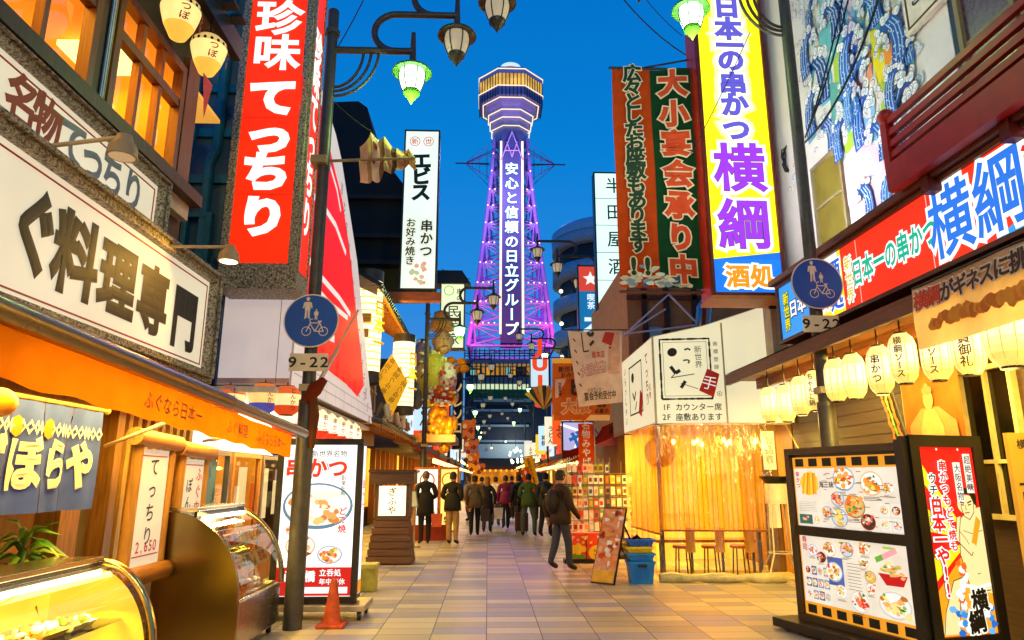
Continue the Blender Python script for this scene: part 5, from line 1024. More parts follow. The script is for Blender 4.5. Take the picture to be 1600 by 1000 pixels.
# long lit sign band
XS = 4.55; fr = FRt(XS); y0, y1, z0, z1 = 2.5, 10.2, 3.66, 4.5
sb = thing('sign_band', 'long lit red sign band with green and blue lettering under the mural', 'sign', (XS, 7, z0)); SBW = wood('6a3a1e', .45, 1)
mb = MB(); mb.box(XS + .001, y0, z0 - .04, XS + .3, y1, z1 + .04, SBW); mb.frame(fr, -y1 - .03, z0 - .04, -y0, z1 + .05, .05, 0, .05, SBW); mb.box(XS - .12, y0, z1 + .06, XS + .45, y1 + .1, z1 + .14, SBW); mb.build('cabinet', sb)
mb = MB(); RB = G('f0341c', .95, .08, 1); YB_ = G('ffe21a', .95); BB = G('3a9af0', .9); WTT = T('ffffff', 1.15)
mb.rect(fr, -y1 + .02, z0 + .01, -9.0, z1, .008, BB); mb.rect(fr, -8.995, z0 + .01, -8.35, z1, .008, G('f4f0e0', .95)); mb.poly(fr, [(-8.995, z0 + .01), (-8.35, z0 + .01), (-8.35, z0 + .35), (-8.7, z0 + .2)], .01, YB_); mb.rect(fr, -8.34, z0 + .01, -8.28, z1, .008, YB_); mb.rect(fr, -8.275, z0 + .01, -y0, z1, .008, RB)
mb.poly(fr, [(-5.7, z0 + .012), (-y0, z0 + .012), (-y0, z0 + .4), (-4.9, z0 + .25)], .011, T('3aa8f0', .9))
zc = (z0 + z1) / 2
mb.text(fr, '新世界', -9.95, zc, .2, T('f0e01a', 1), .014, .02, vert=True, ol=[(.09, T('2a5a1a'))]); mb.text(fr, '日本一', -9.45, zc, .27, WTT, .014, .02, [(.09, T('3a2a6a'))])
mb.text(fr, '横綱', -8.85, zc, .56, T('e8201a', .95), .016, .025, [(.09, WTT)], sx=.55); mb.text(fr, '酒処', -8.46, zc, .34, T('2a6ad8', .9), .016, .03, vert=True, ol=[(.09, WTT)])
mb.text(fr, '新世界', -8.1, zc - .03, .2, T('e0c81a', .9), .016, .02, vert=True, ol=[(.12, T('6a4a1a')), (.1, WTT)], sx=.9)
mb.text(fr, '日本一の串かつ', -7.2, zc + .0, .34, T('12b890', .9), .016, .03, [(.11, WTT)], sx=.68)
mb.text(fr, '横綱', -5.85, zc + .02, .76, T('2f7ae8', .95), .018, .018, [(.075, WTT)], sx=.85); mb.text(fr, '酒処', -5.0, zc, .4, T('e8281e', .95), .018, .03, vert=True, ol=[(.1, WTT)])
mb.text(fr, '日本一の串かつ', -3.8, zc, .3, T('1fc8a0', .9), .016, .035, [(.12, WTT)], sx=.72)
for x in (-7.9, -6.5, -5.2, -4): mb.rect(fr, x, z0 + .02, x + .012, z1 - .01, .0125, T('f8d0c0', .9))
mb.build('face', sb)
# eave with fascia
XE = 3.92; ev = thing('shop_eave', 'deep brown eave carrying glowing lanterns below the sign band', 'eave', (4.4, 7, 2.9)); BRN = wood('6a3a24', .5, 1)
mb = MB(); mb.box(XE, 2.4, 3.1, XE + .06, 11.1, 3.27, BRN); mb.box(XE + .06, 2.4, 3.17, 5.25, 11.08, 3.24, wood('7a4a22', .5, 1)); mb.box(XE + .45, 2.4, 3.02, XE + .52, 10.95, 3.169, wood('8a5230', .5, 1)); mb.add([(XE - .02, 2.4, 3.275), (5.0, 2.4, 3.62), (5.0, 11.12, 3.62), (XE - .02, 11.12, 3.275)], [(0, 1, 2, 3)], S('4a2c1e', .5)); mb.build('fascia', ev)
# hanging guiness-size cutlet banner
XB2 = 3.84; fr = FRt(XB2); a = aX(1425, 452, XB2); 
o = thing('cutlet_banner', 'long pale cloth banner with brown letters and a golden cutlet picture', 'banner', (XB2, 5.5, 3)); y1 = a.y; zt_ = a.z; zb = zt_ - .56; bw = lambda x, y: .015 * math.sin(x * 5) + .01 * math.sin(y * 9)
mb = MB(); mb.grid(lambda u, v: fr.p(-y1 + u * 3.6, zt_ - v * (zt_ - zb), bw(-y1 + u * 3.6, zt_ - v * (zt_ - zb))), 30, 6, cloth('d8b890', .3)); rng = random.Random(3)
for i, c in enumerate('横綱がギネスに挑戦！全長級'):
    m = S('c8401a', .6) if i < 2 or i > 11 else S('4a3020', .6); mb.ch(fr, c, -y1 + .14 + i * .165, zt_ - .14, .18, S('f0dcc0'), .024, .1, 1, 0, bw); mb.ch(fr, c, -y1 + .14 + i * .165, zt_ - .14, .18, m, .03, .03, 1, 0, bw)
for i in range(60):
    x = -y1 + .25 + i * .034; z = zt_ - .37 + rng.uniform(-.03, .03) ; r = rng.uniform(.04, .075); mb.add([fr.p(x + r * math.cos(6.28 * k / 8) * rng.uniform(.8, 1.2), z + r * math.sin(6.28 * k / 8) * rng.uniform(.8, 1.2), .02 + i * .0003) for k in range(8)], [tuple(range(8))], S(rng.choice(['d8861a', 'c8741a', 'e09a2a']), .6))
mb.build('cloth', o); mb = MB(); mb.tube([fr.p(-y1, zt_, 0), fr.p(-y1 + 3.6, zt_, 0)], .012, DARK); mb.build('rod', o)
# lanterns under the eave
def tall_lantern(c, r, h, label, txt=None, rot=2.45, group='glowing lanterns under the brown eave'):
    o = thing('paper_lantern', label, 'lantern', c, group); c = Vector(c); mb = MB(); n = 22; prof = [(r * .5, -h / 2)] + [(r * (1 - .4 * abs(t) ** 4.5), t * h / 2 * .95) for t in [i / 9 - 1 for i in range(19)]] + [(r * .5, h / 2)]
    vs = []
    mb.lathe(prof, c, G('ffeeb8', 1.15, .1, 5), n) if False else (mb.lathe(prof[:5], c, G('f8d268', .95, .1, 5), n), mb.lathe(prof[4:7], c, G('fcdc80', 1.02, .1, 5), n), mb.lathe(prof[6:9], c, G('ffe698', 1.1, .1, 5), n), mb.lathe(prof[8:16], c, G('ffeeb4', 1.2, .06, 5), n), mb.lathe(prof[15:], c, G('fce08a', 1.05, .1, 5), n))
    for k in range(10): a = 6.283 * k / 10; mb.tube([c + Vector((rr * 1.004 * math.cos(a), rr * 1.004 * math.sin(a), z)) for rr, z in prof[::3]], .005, G('e8c060', .8, sample=False), 4)
    mb.build('shade', o); mb = MB(); mb.lathe([(r * .5, -h * .53), (r * .52, -h * .49)], c, DARK, 16); mb.cut(); mb.lathe([(r * .52, h * .49), (r * .5, h * .53)], c, DARK, 16); mb.tube([c + Vector((0, 0, h * .52)), Vector((c.x, c.y, 3.17))], .008, DARK, 6); mb.build_each('ring', o)
    if txt:
        mb = MB(); fr = Fr(c + Vector((math.cos(rot + 1.45), math.sin(rot + 1.45), 0)) * (r * 1.0), (-math.sin(rot + 1.45), math.cos(rot + 1.45), 0)); mb.text(fr, txt, 0, 0, min(h * .2, h * .82 / len(txt)), S('2a2018', .6), .014, .015, vert=True, step=1.0, warp=lambda x, y: -abs(x) * abs(x) * 2.0); mb.build('lettering', o)
LT = [(1202, 632, None, 'plain glowing lantern at the stall end of the eave row'), (1228, 630, None, 'second plain glowing lantern from the stall end of the eave'), (1251, 618, None, 'plain glowing lantern left of the right lamp post'), (1274, 610, 'ちゃんこ鍋', 'glowing lantern with hotpot lettering half behind the right lamp post'), (1306, 594, None, 'plain glowing lantern just right of the right lamp post'), (1334, 588, None, 'plain glowing lantern before the one with skewer lettering'), (1375, 578, '串かつ', 'glowing lantern lettered for skewers above the black slanted sign'), (1411, 560, '横綱ソース', 'tall glowing lantern lettered for sauce left of the wrestler poster'), (1462, 552, '横綱ソース', 'glowing lantern lettered for sauce partly behind the cutlet banner'), (1512, 540, '満員御礼', 'glowing lantern with thank you lettering beside the dark window'), (1572, 515, None, 'large plain glowing lantern by the window frame at the photo edge')]
for px, py, tx, lab in LT:
    c = aX(px, py, 4.14); tall_lantern(c, .125 if px < 1560 else .16, .5 if px < 1560 else .6, lab, tx)
for y in (5.5, 7.2, 9.0): lamp('lantern_light', 'POINT', (4.2, y, 2.45), 22, 'ffdc98', .2)
# lower facade: dark cladding and windows
mb = MB(); fr = FRt(5.2); mb.box(5.2, 2, 0, 5.6, 11.6, 3.16, wood('4a3220', .6, 1)); 
for i in range(18): mb.box(5.185, 8.0, .1 + i * .16, 5.199, 11.55, .24 + i * .16, wood('3a2618', .55, 1))
mb.build('lower_wall', yk)
CRM = S('d8c48a', .5)
for i, (y0, y1) in enumerate(((7.4, 8.3), (6.5, 7.3), (5.2, 6.3), (4.0, 5.1))):
    mb = MB(); mb.frame(fr, -y1, 1.2, -y0, 2.75, .05, .001, .07, CRM); mb.fbox(fr, -y1 + .05, 1.75, -y0 - .05, 1.79, .005, .05, CRM); mb.fbox(fr, -(y0 + y1) / 2 - .02, 1.25, -(y0 + y1) / 2 + .02, 1.749, .005, .05, CRM); mb.fbox(fr, -(y0 + y1) / 2 - .02, 1.79, -(y0 + y1) / 2 + .02, 2.7, .005, .05, CRM); w_ = mb.build('window', yk)
    mb = MB(); mb.rect(fr, -y1 + .04, 1.22, -y0 - .04, 2.72, .008, S('14130e', .12, var=.3)); mb.build('pane', w_)
mb = MB(); mb.tube([aX(1215, 640, 5.1), aX(1250, 705, 5.1), aX(1256, 720, 5.1)], .014, S('b8a868', .5)); mb.build('cable', label='thin pale cable drooping down the dark cladding by the menu light box', cat='cable', loc=aX(1235, 670, 5.1))
# wrestler poster, slanted black sign
fr = FRt(4.9); a = aX(1417, 680, 4.9); b = aX(1496, 575, 4.9); o = thing('poster', 'large faded orange poster of a bare chested wrestler behind the menu light box', 'poster', (4.9, a.y - .4, a.z)); y1, y0, z0, z1 = a.y, b.y, a.z - .35, a.z + .75
mb = MB(); mb.grid(lambda u, v: fr.p(-y1 + u * (y1 - y0), z1 - v * (z1 - z0), .012 * math.sin(u * 14)), 14, 4, cloth('9a5a2a', .2, .4, 2)); w = y1 - y0; cx = -(y1 + y0) / 2; zc = z0 + .35
for pts, c, d in (([(cx - w * .42, z0), (cx - w * .38, zc + .1), (cx - w * .15, zc + .27), (cx + w * .15, zc + .27), (cx + w * .4, zc + .1), (cx + w * .44, z0)], 'a86a3a', .02), ([(cx - w * .2, z0), (cx - w * .18, zc + .05), (cx - w * .08, zc + .25), (cx + w * .08, zc + .25), (cx + w * .2, zc + .05), (cx + w * .2, z0)], 'b8834e', .024)): mb.poly(fr, pts, d, S(c, .6))
mb.ell(fr, cx, zc + .36, .085, .11, .028, S('b8834e', .6), 14); mb.ell(fr, cx, zc + .46, .09, .05, .031, S('8a5a3a', .6), 12); mb.ell(fr, cx, zc + .51, .035, .03, .034, S('8a5a3a', .6), 10)
for s_ in (-1, 1): mb.rect(fr, cx + s_ * .035 - .015, zc + .37, cx + s_ * .035 + .015, zc + .378, .032, S('5a3a2a'))
mb.rect(fr, cx - .02, zc + .3, cx + .02, zc + .306, .032, S('8a3a2a')); mb.build('sheet', o)
fr = Fr(aX(1393, 645, 4.6), (0, -1, .0), (0, .33, 1)); o = thing('slanted_banner', 'narrow black banner with orange and green stripes slanting beside the lanterns', 'banner', fr.o); mb = MB(); mb.fbox(fr, -.12, -.45, .12, .42, -.008, .008, S('1a1612', .5)); rng = random.Random(1)
for x, c in ((-.07, 'e0641a'), (.0, '6a9a3a'), (.07, 'e0641a')):
    for i in range(9): mb.blob(fr, x + rng.uniform(-.015, .015), -.38 + i * .085, .025, .05, .012 + i * .0004, S(c, .6), rng)
mb.build('cloth', o); mb = MB(); mb.tube([fr.p(.14, -.6, 0), fr.p(.14, .6, 0)], .014, DARK); mb.build('pole', o)

# menu light box in the foreground
A = Vector((3.42, 7.85, 0)); B = Vector((3.85, 6.32, 0)); u = (B - A).normalized(); L = (B - A).length
nn = Vector((u.y, -u.x, 0)); fr = Fr(A, u); 
if fr.n.x > 0: pass
H0 = .12; H1 = 1.9; mo = thing('menu_light_box', 'big black framed light box with dish pictures and a wrestler panel', 'sign', ((A + B) / 2)); BKM = S('1c1814', .35); BRF = S('4a3c28', .4, .3)
v_ = Vector((-u.y, u.x, 0)); v_ = v_ if v_.x > 0 else -v_; Wd_ = .85
def cor3(t, s_, z): return A + u * (t * L) + v_ * (s_ * Wd_) + Vector((0, 0, z))
mb = MB(); fr2 = Fr(B, v_)       # end face towards the camera
mb.fbox(fr, 0, H0, L, H1, -Wd_, -.02, BKM)
mb.frame(fr, -.01, H0, L + .0, H1 + .03, .07, -.019, .03, BRF); mb.fbox(fr, .06, 1.0, L - .07, 1.1, -.019, .026, BKM); mb.fbox(fr, L - .06, H0 + .002, L + .03, H1 + .06, -.02, .04, BKM)
mb.frame(fr2, .03, H0 + .01, Wd_ + .06, H1 + .1, .11, .03, .06, BKM); mb.fbox(fr2, .0, H0, Wd_ + .05, H1 + .09, -.05, .029, BKM)
mb.fbox(fr, -.2, .03, L + .25, .118, -Wd_ - .1, .22, BKM); mb.build('cabinet', mo)
for x in (-.1, L + .1):
    for d in (.12, -.8): mb = MB(); mb.tube([fr.p(x - .02, .03, d), fr.p(x + .02, .03, d)], .03, BLACK, 10); mb.build('castor', mo)
rng = random.Random(21)

def fill_dishes(mb, n, x0, x1, z0, z1, rmin, rmax, keep, d):
    pts = []
    for _ in range(n * 30):
        r = rng.uniform(rmin, rmax); x, z = rng.uniform(x0 + r, x1 - r), rng.uniform(z0 + r * .7, z1 - r * .7)
        if all(math.hypot(x - a, (z - b) * 1.15) > (r + c) * .93 for a, b, c in pts) and not any(kx0 - r < x < kx1 + r * .6 and kz0 - r * .7 < z < kz1 + r * .7 for kx0, kx1, kz0, kz1 in keep):
            pts.append((x, z, r)); food(mb, fr, x, z, r * 2, r * 1.9, d, rng)
            if len(pts) >= n: break
    for x, z, r in pts:
        for k in range(3): mb.rect(fr, x - r * .8, z - r * (.92 + .1 * k), x + r * rng.uniform(0, .8), z - r * (.88 + .1 * k), d - .0008, S(rng.choice(['6a6a6a', 'b8501e', '3a6a2a', '8a2a1a'])))
def menu_panel(z0, z1, top):
    mb = MB(); x0, x1 = .07, L - .07; mb.rect(fr, x0, z0, x1, z1, -.012, G('e89a2a', .8, .1, 2)); zz0 = z0 + (.0 if top else .13); zz1 = z1 - (.12 if top else 0); mb.rect(fr, x0 + .02, zz0, x1 - .02, zz1, -.008, G('f4ecd8', .7, .12, 4))
    for i in range(7): xx = x0 + .05 + i * (x1 - x0) / 7; zz = z1 - .1 if top else z0 + .02; mb.rect(fr, xx, zz, xx + .13, zz + .085, -.006, S('16201e'))
    return mb, x0 + .02, x1 - .02, zz0, zz1
mb, x0, x1, z0, z1 = menu_panel(1.1, 1.83, True); w = x1 - x0; h = z1 - z0; X = lambda t: x0 + t * w; Z = lambda t: z0 + t * h
mb.text(fr, '串かつ', X(.04), Z(.8), .06, T('c81e1e', .9), .0, .02, vert=True)
mb.blob(fr, X(.16), Z(.74), .14, .13, -.004, T('f0c040', 1), rng, 14, .1)
for i in range(7): mb.line(fr, [(X(.08 + i * .024), Z(.55)), (X(.12 + i * .018), Z(.92))], .025, -.003 + i * .0006, T(['e8a01e', 'f4c83a', 'd8861a'][i % 3], 1))
for i in range(6): mb.rect(fr, X(.03), Z(.26 + i * .03), X(.22), Z(.265 + i * .03), -.004, S('9aa0a0'))
mb.rect(fr, X(.02), Z(.04), X(.16), Z(.2), -.004, T('3a6a5a', .9)); food(mb, fr, X(.09), Z(.12), .12, .09, -.002, rng, plate=False); food(mb, fr, X(.21), Z(.12), .08, .1, -.002, rng)
mb.text(fr, '海三昧', X(.34), Z(.72), .07, S('3a1a1a'), .0, .02)
fill_dishes(mb, 26, X(.25), X(1), Z(0), Z(1), .07, .15, [(X(.28), X(.42), Z(.66), Z(.78)), (X(.79), X(1), Z(0), Z(.46))], -.003)
for i in range(2):
    for j in range(2): cx, cz = X(.85 + i * .1), Z(.12 + j * .22); mb.rect(fr, cx - .055, cz - .055, cx + .055, cz + .055, -.0045, T('e8e0d0', 1)); food(mb, fr, cx, cz, .095, .09, -.002, rng)
for i in range(46): mb.line(fr, [(X(rng.uniform(.28, .9)), Z(rng.uniform(.05, .95)))] * 1 + [(X(rng.uniform(.28, .9)), Z(.5))], .0, .0, S('888')) if False else mb.rect(fr, *(lambda a, b: (a, b, a + rng.uniform(.04, .1), b + .006))(X(rng.uniform(.27, .9)), Z(rng.uniform(.03, .95))), .003, S(rng.choice(['7a7a7a', 'b8501e', '5a8a2a'])))
mb.build('upper_panel', mo)
mb, x0, x1, z0, z1 = menu_panel(.19, 1.0, False); w = x1 - x0; h = z1 - z0; X = lambda t: x0 + t * w; Z = lambda t: z0 + t * h
mb.rect(fr, X(.27), Z(.32), X(.42), Z(.72), -.006, T('5a6ab0', .8))
for i, (s_, cx) in enumerate((('寿司', .05), ('丼', .31), ('鍋', .62))): mb.text(fr, s_, X(cx), Z(.88), .075, T('c81e2a', .9), .0, .02, vert=True)
for i in range(4):
    for j in range(3): cx, cz = X(.06 + i * .062), Z(.12 + j * .18); mb.rect(fr, cx - .038, cz - .045, cx + .038, cz + .045, -.0055, T(rng.choice(['8a9ab8', 'e8e0d0', '5a6a8a']), .9)); food(mb, fr, cx, cz, .07, .075, -.003, rng)
fill_dishes(mb, 24, X(.07), X(.72), Z(0), Z(1), .06, .13, [(X(0), X(.28), Z(0), Z(.62)), (X(.45), X(.59), Z(.28), Z(.7))], -.003)
food(mb, fr, X(.85), Z(.2), .38, .28, -.002, rng)
mb.poly(fr, [(X(.74), Z(.6)), (X(.98), Z(.6)), (X(.94), Z(.46)), (X(.8), Z(.45))], .002, T('c81e1e', .9)); food(mb, fr, X(.86), Z(.66), .34, .2, .003, rng, plate=False)
mb.line(fr, [(X(.78), Z(.8)), (X(.92), Z(.93))], .05, .012, T('e8a0a0', 1)); mb.line(fr, [(X(.74), Z(.77)), (X(.8), Z(.82))], .05, .013, T('6aa83a', 1))
for i in range(9): mb.rect(fr, X(.46), Z(.3 + i * .045), X(.58), Z(.308 + i * .045), -.004, S('9a9a90'))
for i in range(3): mb.rect(fr, X(.4 + i * .2), Z(.93), X(.5 + i * .2), Z(.96), -.003, T('a8c83a', .9))
mb.build('lower_panel', mo)
# wrestler panel on the end face
mb = MB(); x0, x1, z0, z1 = .16, Wd_ - .07, H0 + .14, H1 - .05; w = x1 - x0; h = z1 - z0; X = lambda t: x0 + t * w; Z = lambda t: z0 + t * h; d0 = .034
fz = fr2; mb.rect(fz, x0 - .02, z0 - .02, x1 + .02, z1 + .04, d0, G('e01a14', 1.0))
for i in range(9):
    a0 = R(118 + i * 17); a1 = R(126 + i * 17); ox, oz = X(.75), Z(.5); clip = lambda x, z: (min(max(x, x0 - .015), x1 + .015), min(max(z, z0 - .015), z1 - .03))
    if i < 8: mb.poly(fz, [clip(ox, oz)] + [clip(ox + 1.5 * math.cos(a), oz + 1.5 * math.sin(a)) for a in (a0, a1)], d0 + .002 + i * .0003, T('f6e01e', 1))
mb.poly(fz, [(x0 - .015, z0 - .015), (X(1) + .015, z0 - .015), (X(1) + .015, Z(.42)), (X(.5), Z(.4)), (x0 - .015, Z(.22))], d0 + .006, T('f0a01e', 1))
SKN = T('f6dc9c', 1.0); d = d0 + .009
mb.poly(fz, [(X(1.02), Z(.2)), (X(.6), Z(.24)), (X(.54), Z(.36)), (X(.5), Z(.42)), (X(.54), Z(.54)), (X(.6), Z(.62)), (X(.78), Z(.66)), (X(1.02), Z(.68))], d, SKN); mb.poly(fz, [(X(.52), Z(.62)), (X(.6), Z(.63)), (X(.8), Z(.46)), (X(.72), Z(.41)), (X(.46), Z(.5))], d + .001, SKN); mb.poly(fz, [(x0 - .01, z0), (X(.3), z0), (X(.4), Z(.24)), (X(.52), Z(.3)), (X(.3), Z(.28)), (X(.08), Z(.12))], d, SKN)
OUTL = S('3a2414')
mb.line(fz, [(X(.6), Z(.24)), (X(.54), Z(.36)), (X(.5), Z(.42)), (X(.54), Z(.54)), (X(.6), Z(.62)), (X(.68), Z(.64))], .008, d + .0035, OUTL); mb.line(fz, [(X(.52), Z(.62)), (X(.46), Z(.5)), (X(.72), Z(.41)), (X(.8), Z(.46))], .008, d + .0035, OUTL); mb.line(fz, [(X(.3), z0), (X(.4), Z(.24)), (X(.52), Z(.3)), (X(.3), Z(.28)), (X(.08), Z(.12)), (x0, z0)], .008, d + .0035, OUTL); mb.line(fz, [(X(.6), Z(.24)), (X(.8), Z(.215)), (X(1), Z(.22))], .008, d + .0036, OUTL); mb.line(fz, [(X(.67), Z(.75)), (X(.64), Z(.68)), (X(.68), Z(.63)), (X(.78), Z(.61)), (X(.88), Z(.65)), (X(.9), Z(.72))], .007, d + .0045, OUTL)
mb.ell(fz, X(.76), Z(.695), .1 * w / .55, .088, d + .002, SKN, 18)
HB = S('14100e', .5); mb.poly(fz, [(X(.58), Z(.72)), (X(.6), Z(.77)), (X(.7), Z(.79)), (X(.86), Z(.79)), (X(.97), Z(.75)), (X(.96), Z(.68)), (X(.9), Z(.7)), (X(.84), Z(.755)), (X(.72), Z(.75))], d + .004, HB); mb.ell(fz, X(.88), Z(.795), .045, .022, d + .005, HB, 12)
mb.line(fz, [(X(.63), Z(.712)), (X(.71), Z(.704))], .012, d + .006, HB); mb.line(fz, [(X(.77), Z(.704)), (X(.86), Z(.716))], .012, d + .006, HB); mb.line(fz, [(X(.65), Z(.695)), (X(.7), Z(.692))], .01, d + .006, HB); mb.line(fz, [(X(.78), Z(.692)), (X(.84), Z(.696))], .01, d + .006, HB); mb.line(fz, [(X(.74), Z(.695)), (X(.72), Z(.67)), (X(.75), Z(.666))], .007, d + .006, S('8a5a2a')); mb.line(fz, [(X(.7), Z(.648)), (X(.79), Z(.65))], .01, d + .006, S('a83a2a')); mb.line(fz, [(X(.54), Z(.55)), (X(.66), Z(.5)), (X(.74), Z(.44))], .006, d + .003, S('6a4a2a')); mb.line(fz, [(X(.62), Z(.55)), (X(.8), Z(.53)), (X(1), Z(.55))], .006, d + .003, S('6a4a2a')); mb.line(fz, [(X(.78), Z(.31)), (X(.84), Z(.312))], .007, d + .003, S('6a4a2a'))
mb.poly(fz, [(X(.72), Z(.46)), (X(.8), Z(.44)), (X(.98), Z(.6)), (X(.9), Z(.63))], d + .007, T('d89a1e', 1)); mb.ell(fz, X(.74), Z(.455), .05, .04, d + .009, SKN, 12)
for i in range(12): mb.ell(fz, X(.5 + i * .043), Z(.235 + .018 * abs(i - 6) / 6), .022, .018, d + .008, T('eef0ea', 1), 9)
for i in range(14): mb.blob(fz, X(.36 + rng.uniform(0, .2)), Z(.14 + i * .018), .035, .03, d + .004 + i * .0004, T(rng.choice(['e8f0f4', 'e0641e', 'd8e4ec']), 1), rng)
for i in range(26): mb.blob(fz, X(rng.uniform(.15, .95)), Z(rng.uniform(.0, .14)), .04, .03, d + .005 + i * .0003, T(rng.choice(['2a6ac8', 'e8f4fa', '6ab0e8', '3a8ad8']), 1), rng)
for i, c in enumerate('横綱'): mb.ch(fz, c, X(.72 - i * .1), Z(.17 - i * .11), .2, T('fffbe8', 1), d + .014, .11, 1, .1); mb.ch(fz, c, X(.72 - i * .1), Z(.17 - i * .11), .2, HB, d + .018, .04, 1, .1)
for x, z_, s_ in ((.88, .88, '超絶美味'), (.66, .83, '大阪名物')): mb.rect(fz, X(x) - .045, Z(z_) - .19, X(x) + .045, Z(z_) + .17, d + .005, T('faf6ea', 1)); mb.text(fz, s_, X(x), Z(z_) - .01, .082, HB, d + .009, .012, vert=True)
WO = [(.14, HB), (.12, T('ffffff', 1.1))]
mb.text(fz, '串かつも', X(.36), Z(.82), .1, T('e01e1a', 1), d + .012, .035, vert=True, ol=WO[1:]); mb.text(fz, 'どて焼も', X(.38), Z(.56), .095, T('e01e1a', 1), d + .012, .03, vert=True, ol=WO[1:]); mb.text(fz, 'ウチが', X(.13), Z(.78), .1, HB, d + .012, .025, vert=True, ol=WO[1:]); mb.text(fz, '日本一や!!', X(.14), Z(.46), .155, T('e01e1a', 1), d + .012, .04, vert=True, ol=WO, step=.93)
for x in (.3, .72): mb.ell(fz, X(x), Z(1.012), .012, .012, d + .01, T('e8e0c0', 1), 10)
mb.build('wrestler_panel', mo)
o = thing('narrow_board', 'narrow ochre board with black letters behind the menu light box at the photo edge', 'sign', (4.75, 5.9, .6)); fr = FF(6.0); mb = MB(); mb.fbox(fr, 4.62, .35, 5.15, 2.0, -.05, 0, G('d8a030', .5, .2, 2)); mb.text(fr, '上ロース定食', 4.74, 1.15, .17, S('2a2018'), .006, .03, vert=True, step=1.1); mb.text(fr, '横綱', 4.78, 1.9, .09, S('2a2018'), .006, .02); mb.build('board', o)
# stool-like stand
o = thing('tall_stand', 'white four legged stand with a black bowl beside the stall curtain', 'stand', (4.72, 11.5, 0)); c = Vector((4.78, 11.5, 0)); IV = S('e4dcc0', .4)
mb = MB(); mb.lathe([(.16, 1.52), (.24, 1.62), (.26, 1.64), (.22, 1.62), (.1, 1.55)], c, BLACK, 18); mb.build('bowl', o); mb = MB(); mb.lathe([(.19, 1.2), (.19, 1.52), (.17, 1.52)], c, IV, 20); mb.build('drum', o)
for k in range(4): a = .6 + k * math.pi / 2; ca, sa = math.cos(a), math.sin(a); mb = MB(); mb.tube([c + Vector((.18 * ca, .18 * sa, 1.5)), c + Vector((.2 * ca, .2 * sa, .42)), c + Vector((.42 * ca, .42 * sa, .01))], .014, IV, 7); mb.build('leg', o)
mb = MB(); mb.tube([c + Vector((.2 * math.cos(6.283 * k / 16), .2 * math.sin(6.283 * k / 16), .43)) for k in range(17)], .01, IV, 6); mb.build('hoop', o)
# ---------------------------------------------------------------- right: big vertical lit sign and hanging banner
Y = 10.6; fr = FF(Y); a = aY(1113, 462, Y); b = aY(1229, 462, Y); x0, x1, zb, zt_ = a.x, b.x, a.z, 10.6
o = thing('vertical_sign', 'giant yellow lit sign with violet lettering and blue foot above the stall', 'sign', (x0, Y, zb)); RB_ = S('a8241a', .4)
mb = MB(); mb.box(x0, Y, zb, x1, Y + .55, zt_, RB_); mb.frame(fr, x0, zb, x1, zt_, .05, 0, .05, S('5a1a12', .4)); mb.box(x0 - .02, Y - .05, zb - .06, x1 + .02, Y + .57, zb - .001, S('c87a3a', .5)); mb.build('cabinet', o)
mb = MB(); mb.rect(fr, x0 + .05, zb + .05, x1 - .05, zt_, .01, G('fff01a', 1.0)); w = x1 - x0; X = lambda t: x0 + t * w; mb.rect(fr, x0 + .05, zb + .05, x1 - .05, zb + .62, .013, G('1f7af0', .85)); mb.poly(fr, [(x0 + .05, zb + .62), (x1 - .05, zb + .62), (x1 - .05, zb + .75)], .013, T('1f7af0', .85))
for z in (6.1, 7.3, 8.5): mb.rect(fr, x0 + .05, z, x1 - .05, z + .006, .0135, S('a89a10'))
VI = T('6a62e0', .85); PU = T('a03af0', .95); WT2 = T('ffffff', 1.15); PL = T('fdf9b0', 1.05)  # PL: wide pale outline painting the faint glow round the letters
for i, c in enumerate('日本一の串かつ'):
    z = aY(1150, [12, 46, 72, 95, 132, 164, 203][i], Y).z; mb.ch(fr, c, X(.5), z, .47, PL, .016, .26, 1.05); mb.ch(fr, c, X(.5), z, .47, WT2, .022, .15, 1.05); mb.ch(fr, c, X(.5), z, .47, S('4a3a8a'), .027, .05, 1.05); mb.ch(fr, c, X(.5), z, .47, VI, .032, .035, 1.05)
for c, py in (('横', 262), ('綱', 350)):
    z = aY(1160, py, Y).z; mb.ch(fr, c, X(.5), z, .92, WT2, .022, .09, .98); mb.ch(fr, c, X(.5), z, .92, S('5a4a1a'), .03, .03, .98); mb.ch(fr, c, X(.5), z, .92, PU, .036, .02, .98)
mb.text(fr, '酒処', X(.52), zb + .33, .4, T('f09a1a', .95), .03, .04, [(.12, WT2)])
mb.build('face', o)
mb = MB(); sd = FRt(x0); mb.rect(sd, -Y - .53, zb, -Y - .02, zt_, .006, S('c8321e', .4)); mb.build('side_panel', o)
o = thing('hanging_banner', 'tall orange and green cloth banner with outlined lettering and two exclamation marks', 'banner', (2.6, 11.0, 4.9)); Y = 11.0; fr = FF(Y)
a = aY(972, 450, Y); b = aY(1103, 448, Y); t_ = aY(1030, 110, Y); x0, x1, zb, zt_ = a.x - .04, b.x, a.z, t_.z; bw = lambda x, z: .03 * math.sin(x * 7 + z) + .02 * math.sin(z * 3)
mid = x0 + (x1 - x0) * .47; mb = MB()
for q0, q1, c in ((x0, mid, 'd8501e'), (mid, x1, '1f4a2a')): mb.grid(lambda u, v: fr.p(q0 + u * (q1 - q0), zt_ - v * (zt_ - zb), bw(q0 + u * (q1 - q0), zt_ - v * (zt_ - zb))), 10, 30, cloth(c, .35))
OLC = S('f2d8b0', .7); GR = S('1a3a22', .7); ORR = S('d8481a', .7); h = zt_ - zb; rng = random.Random(3)
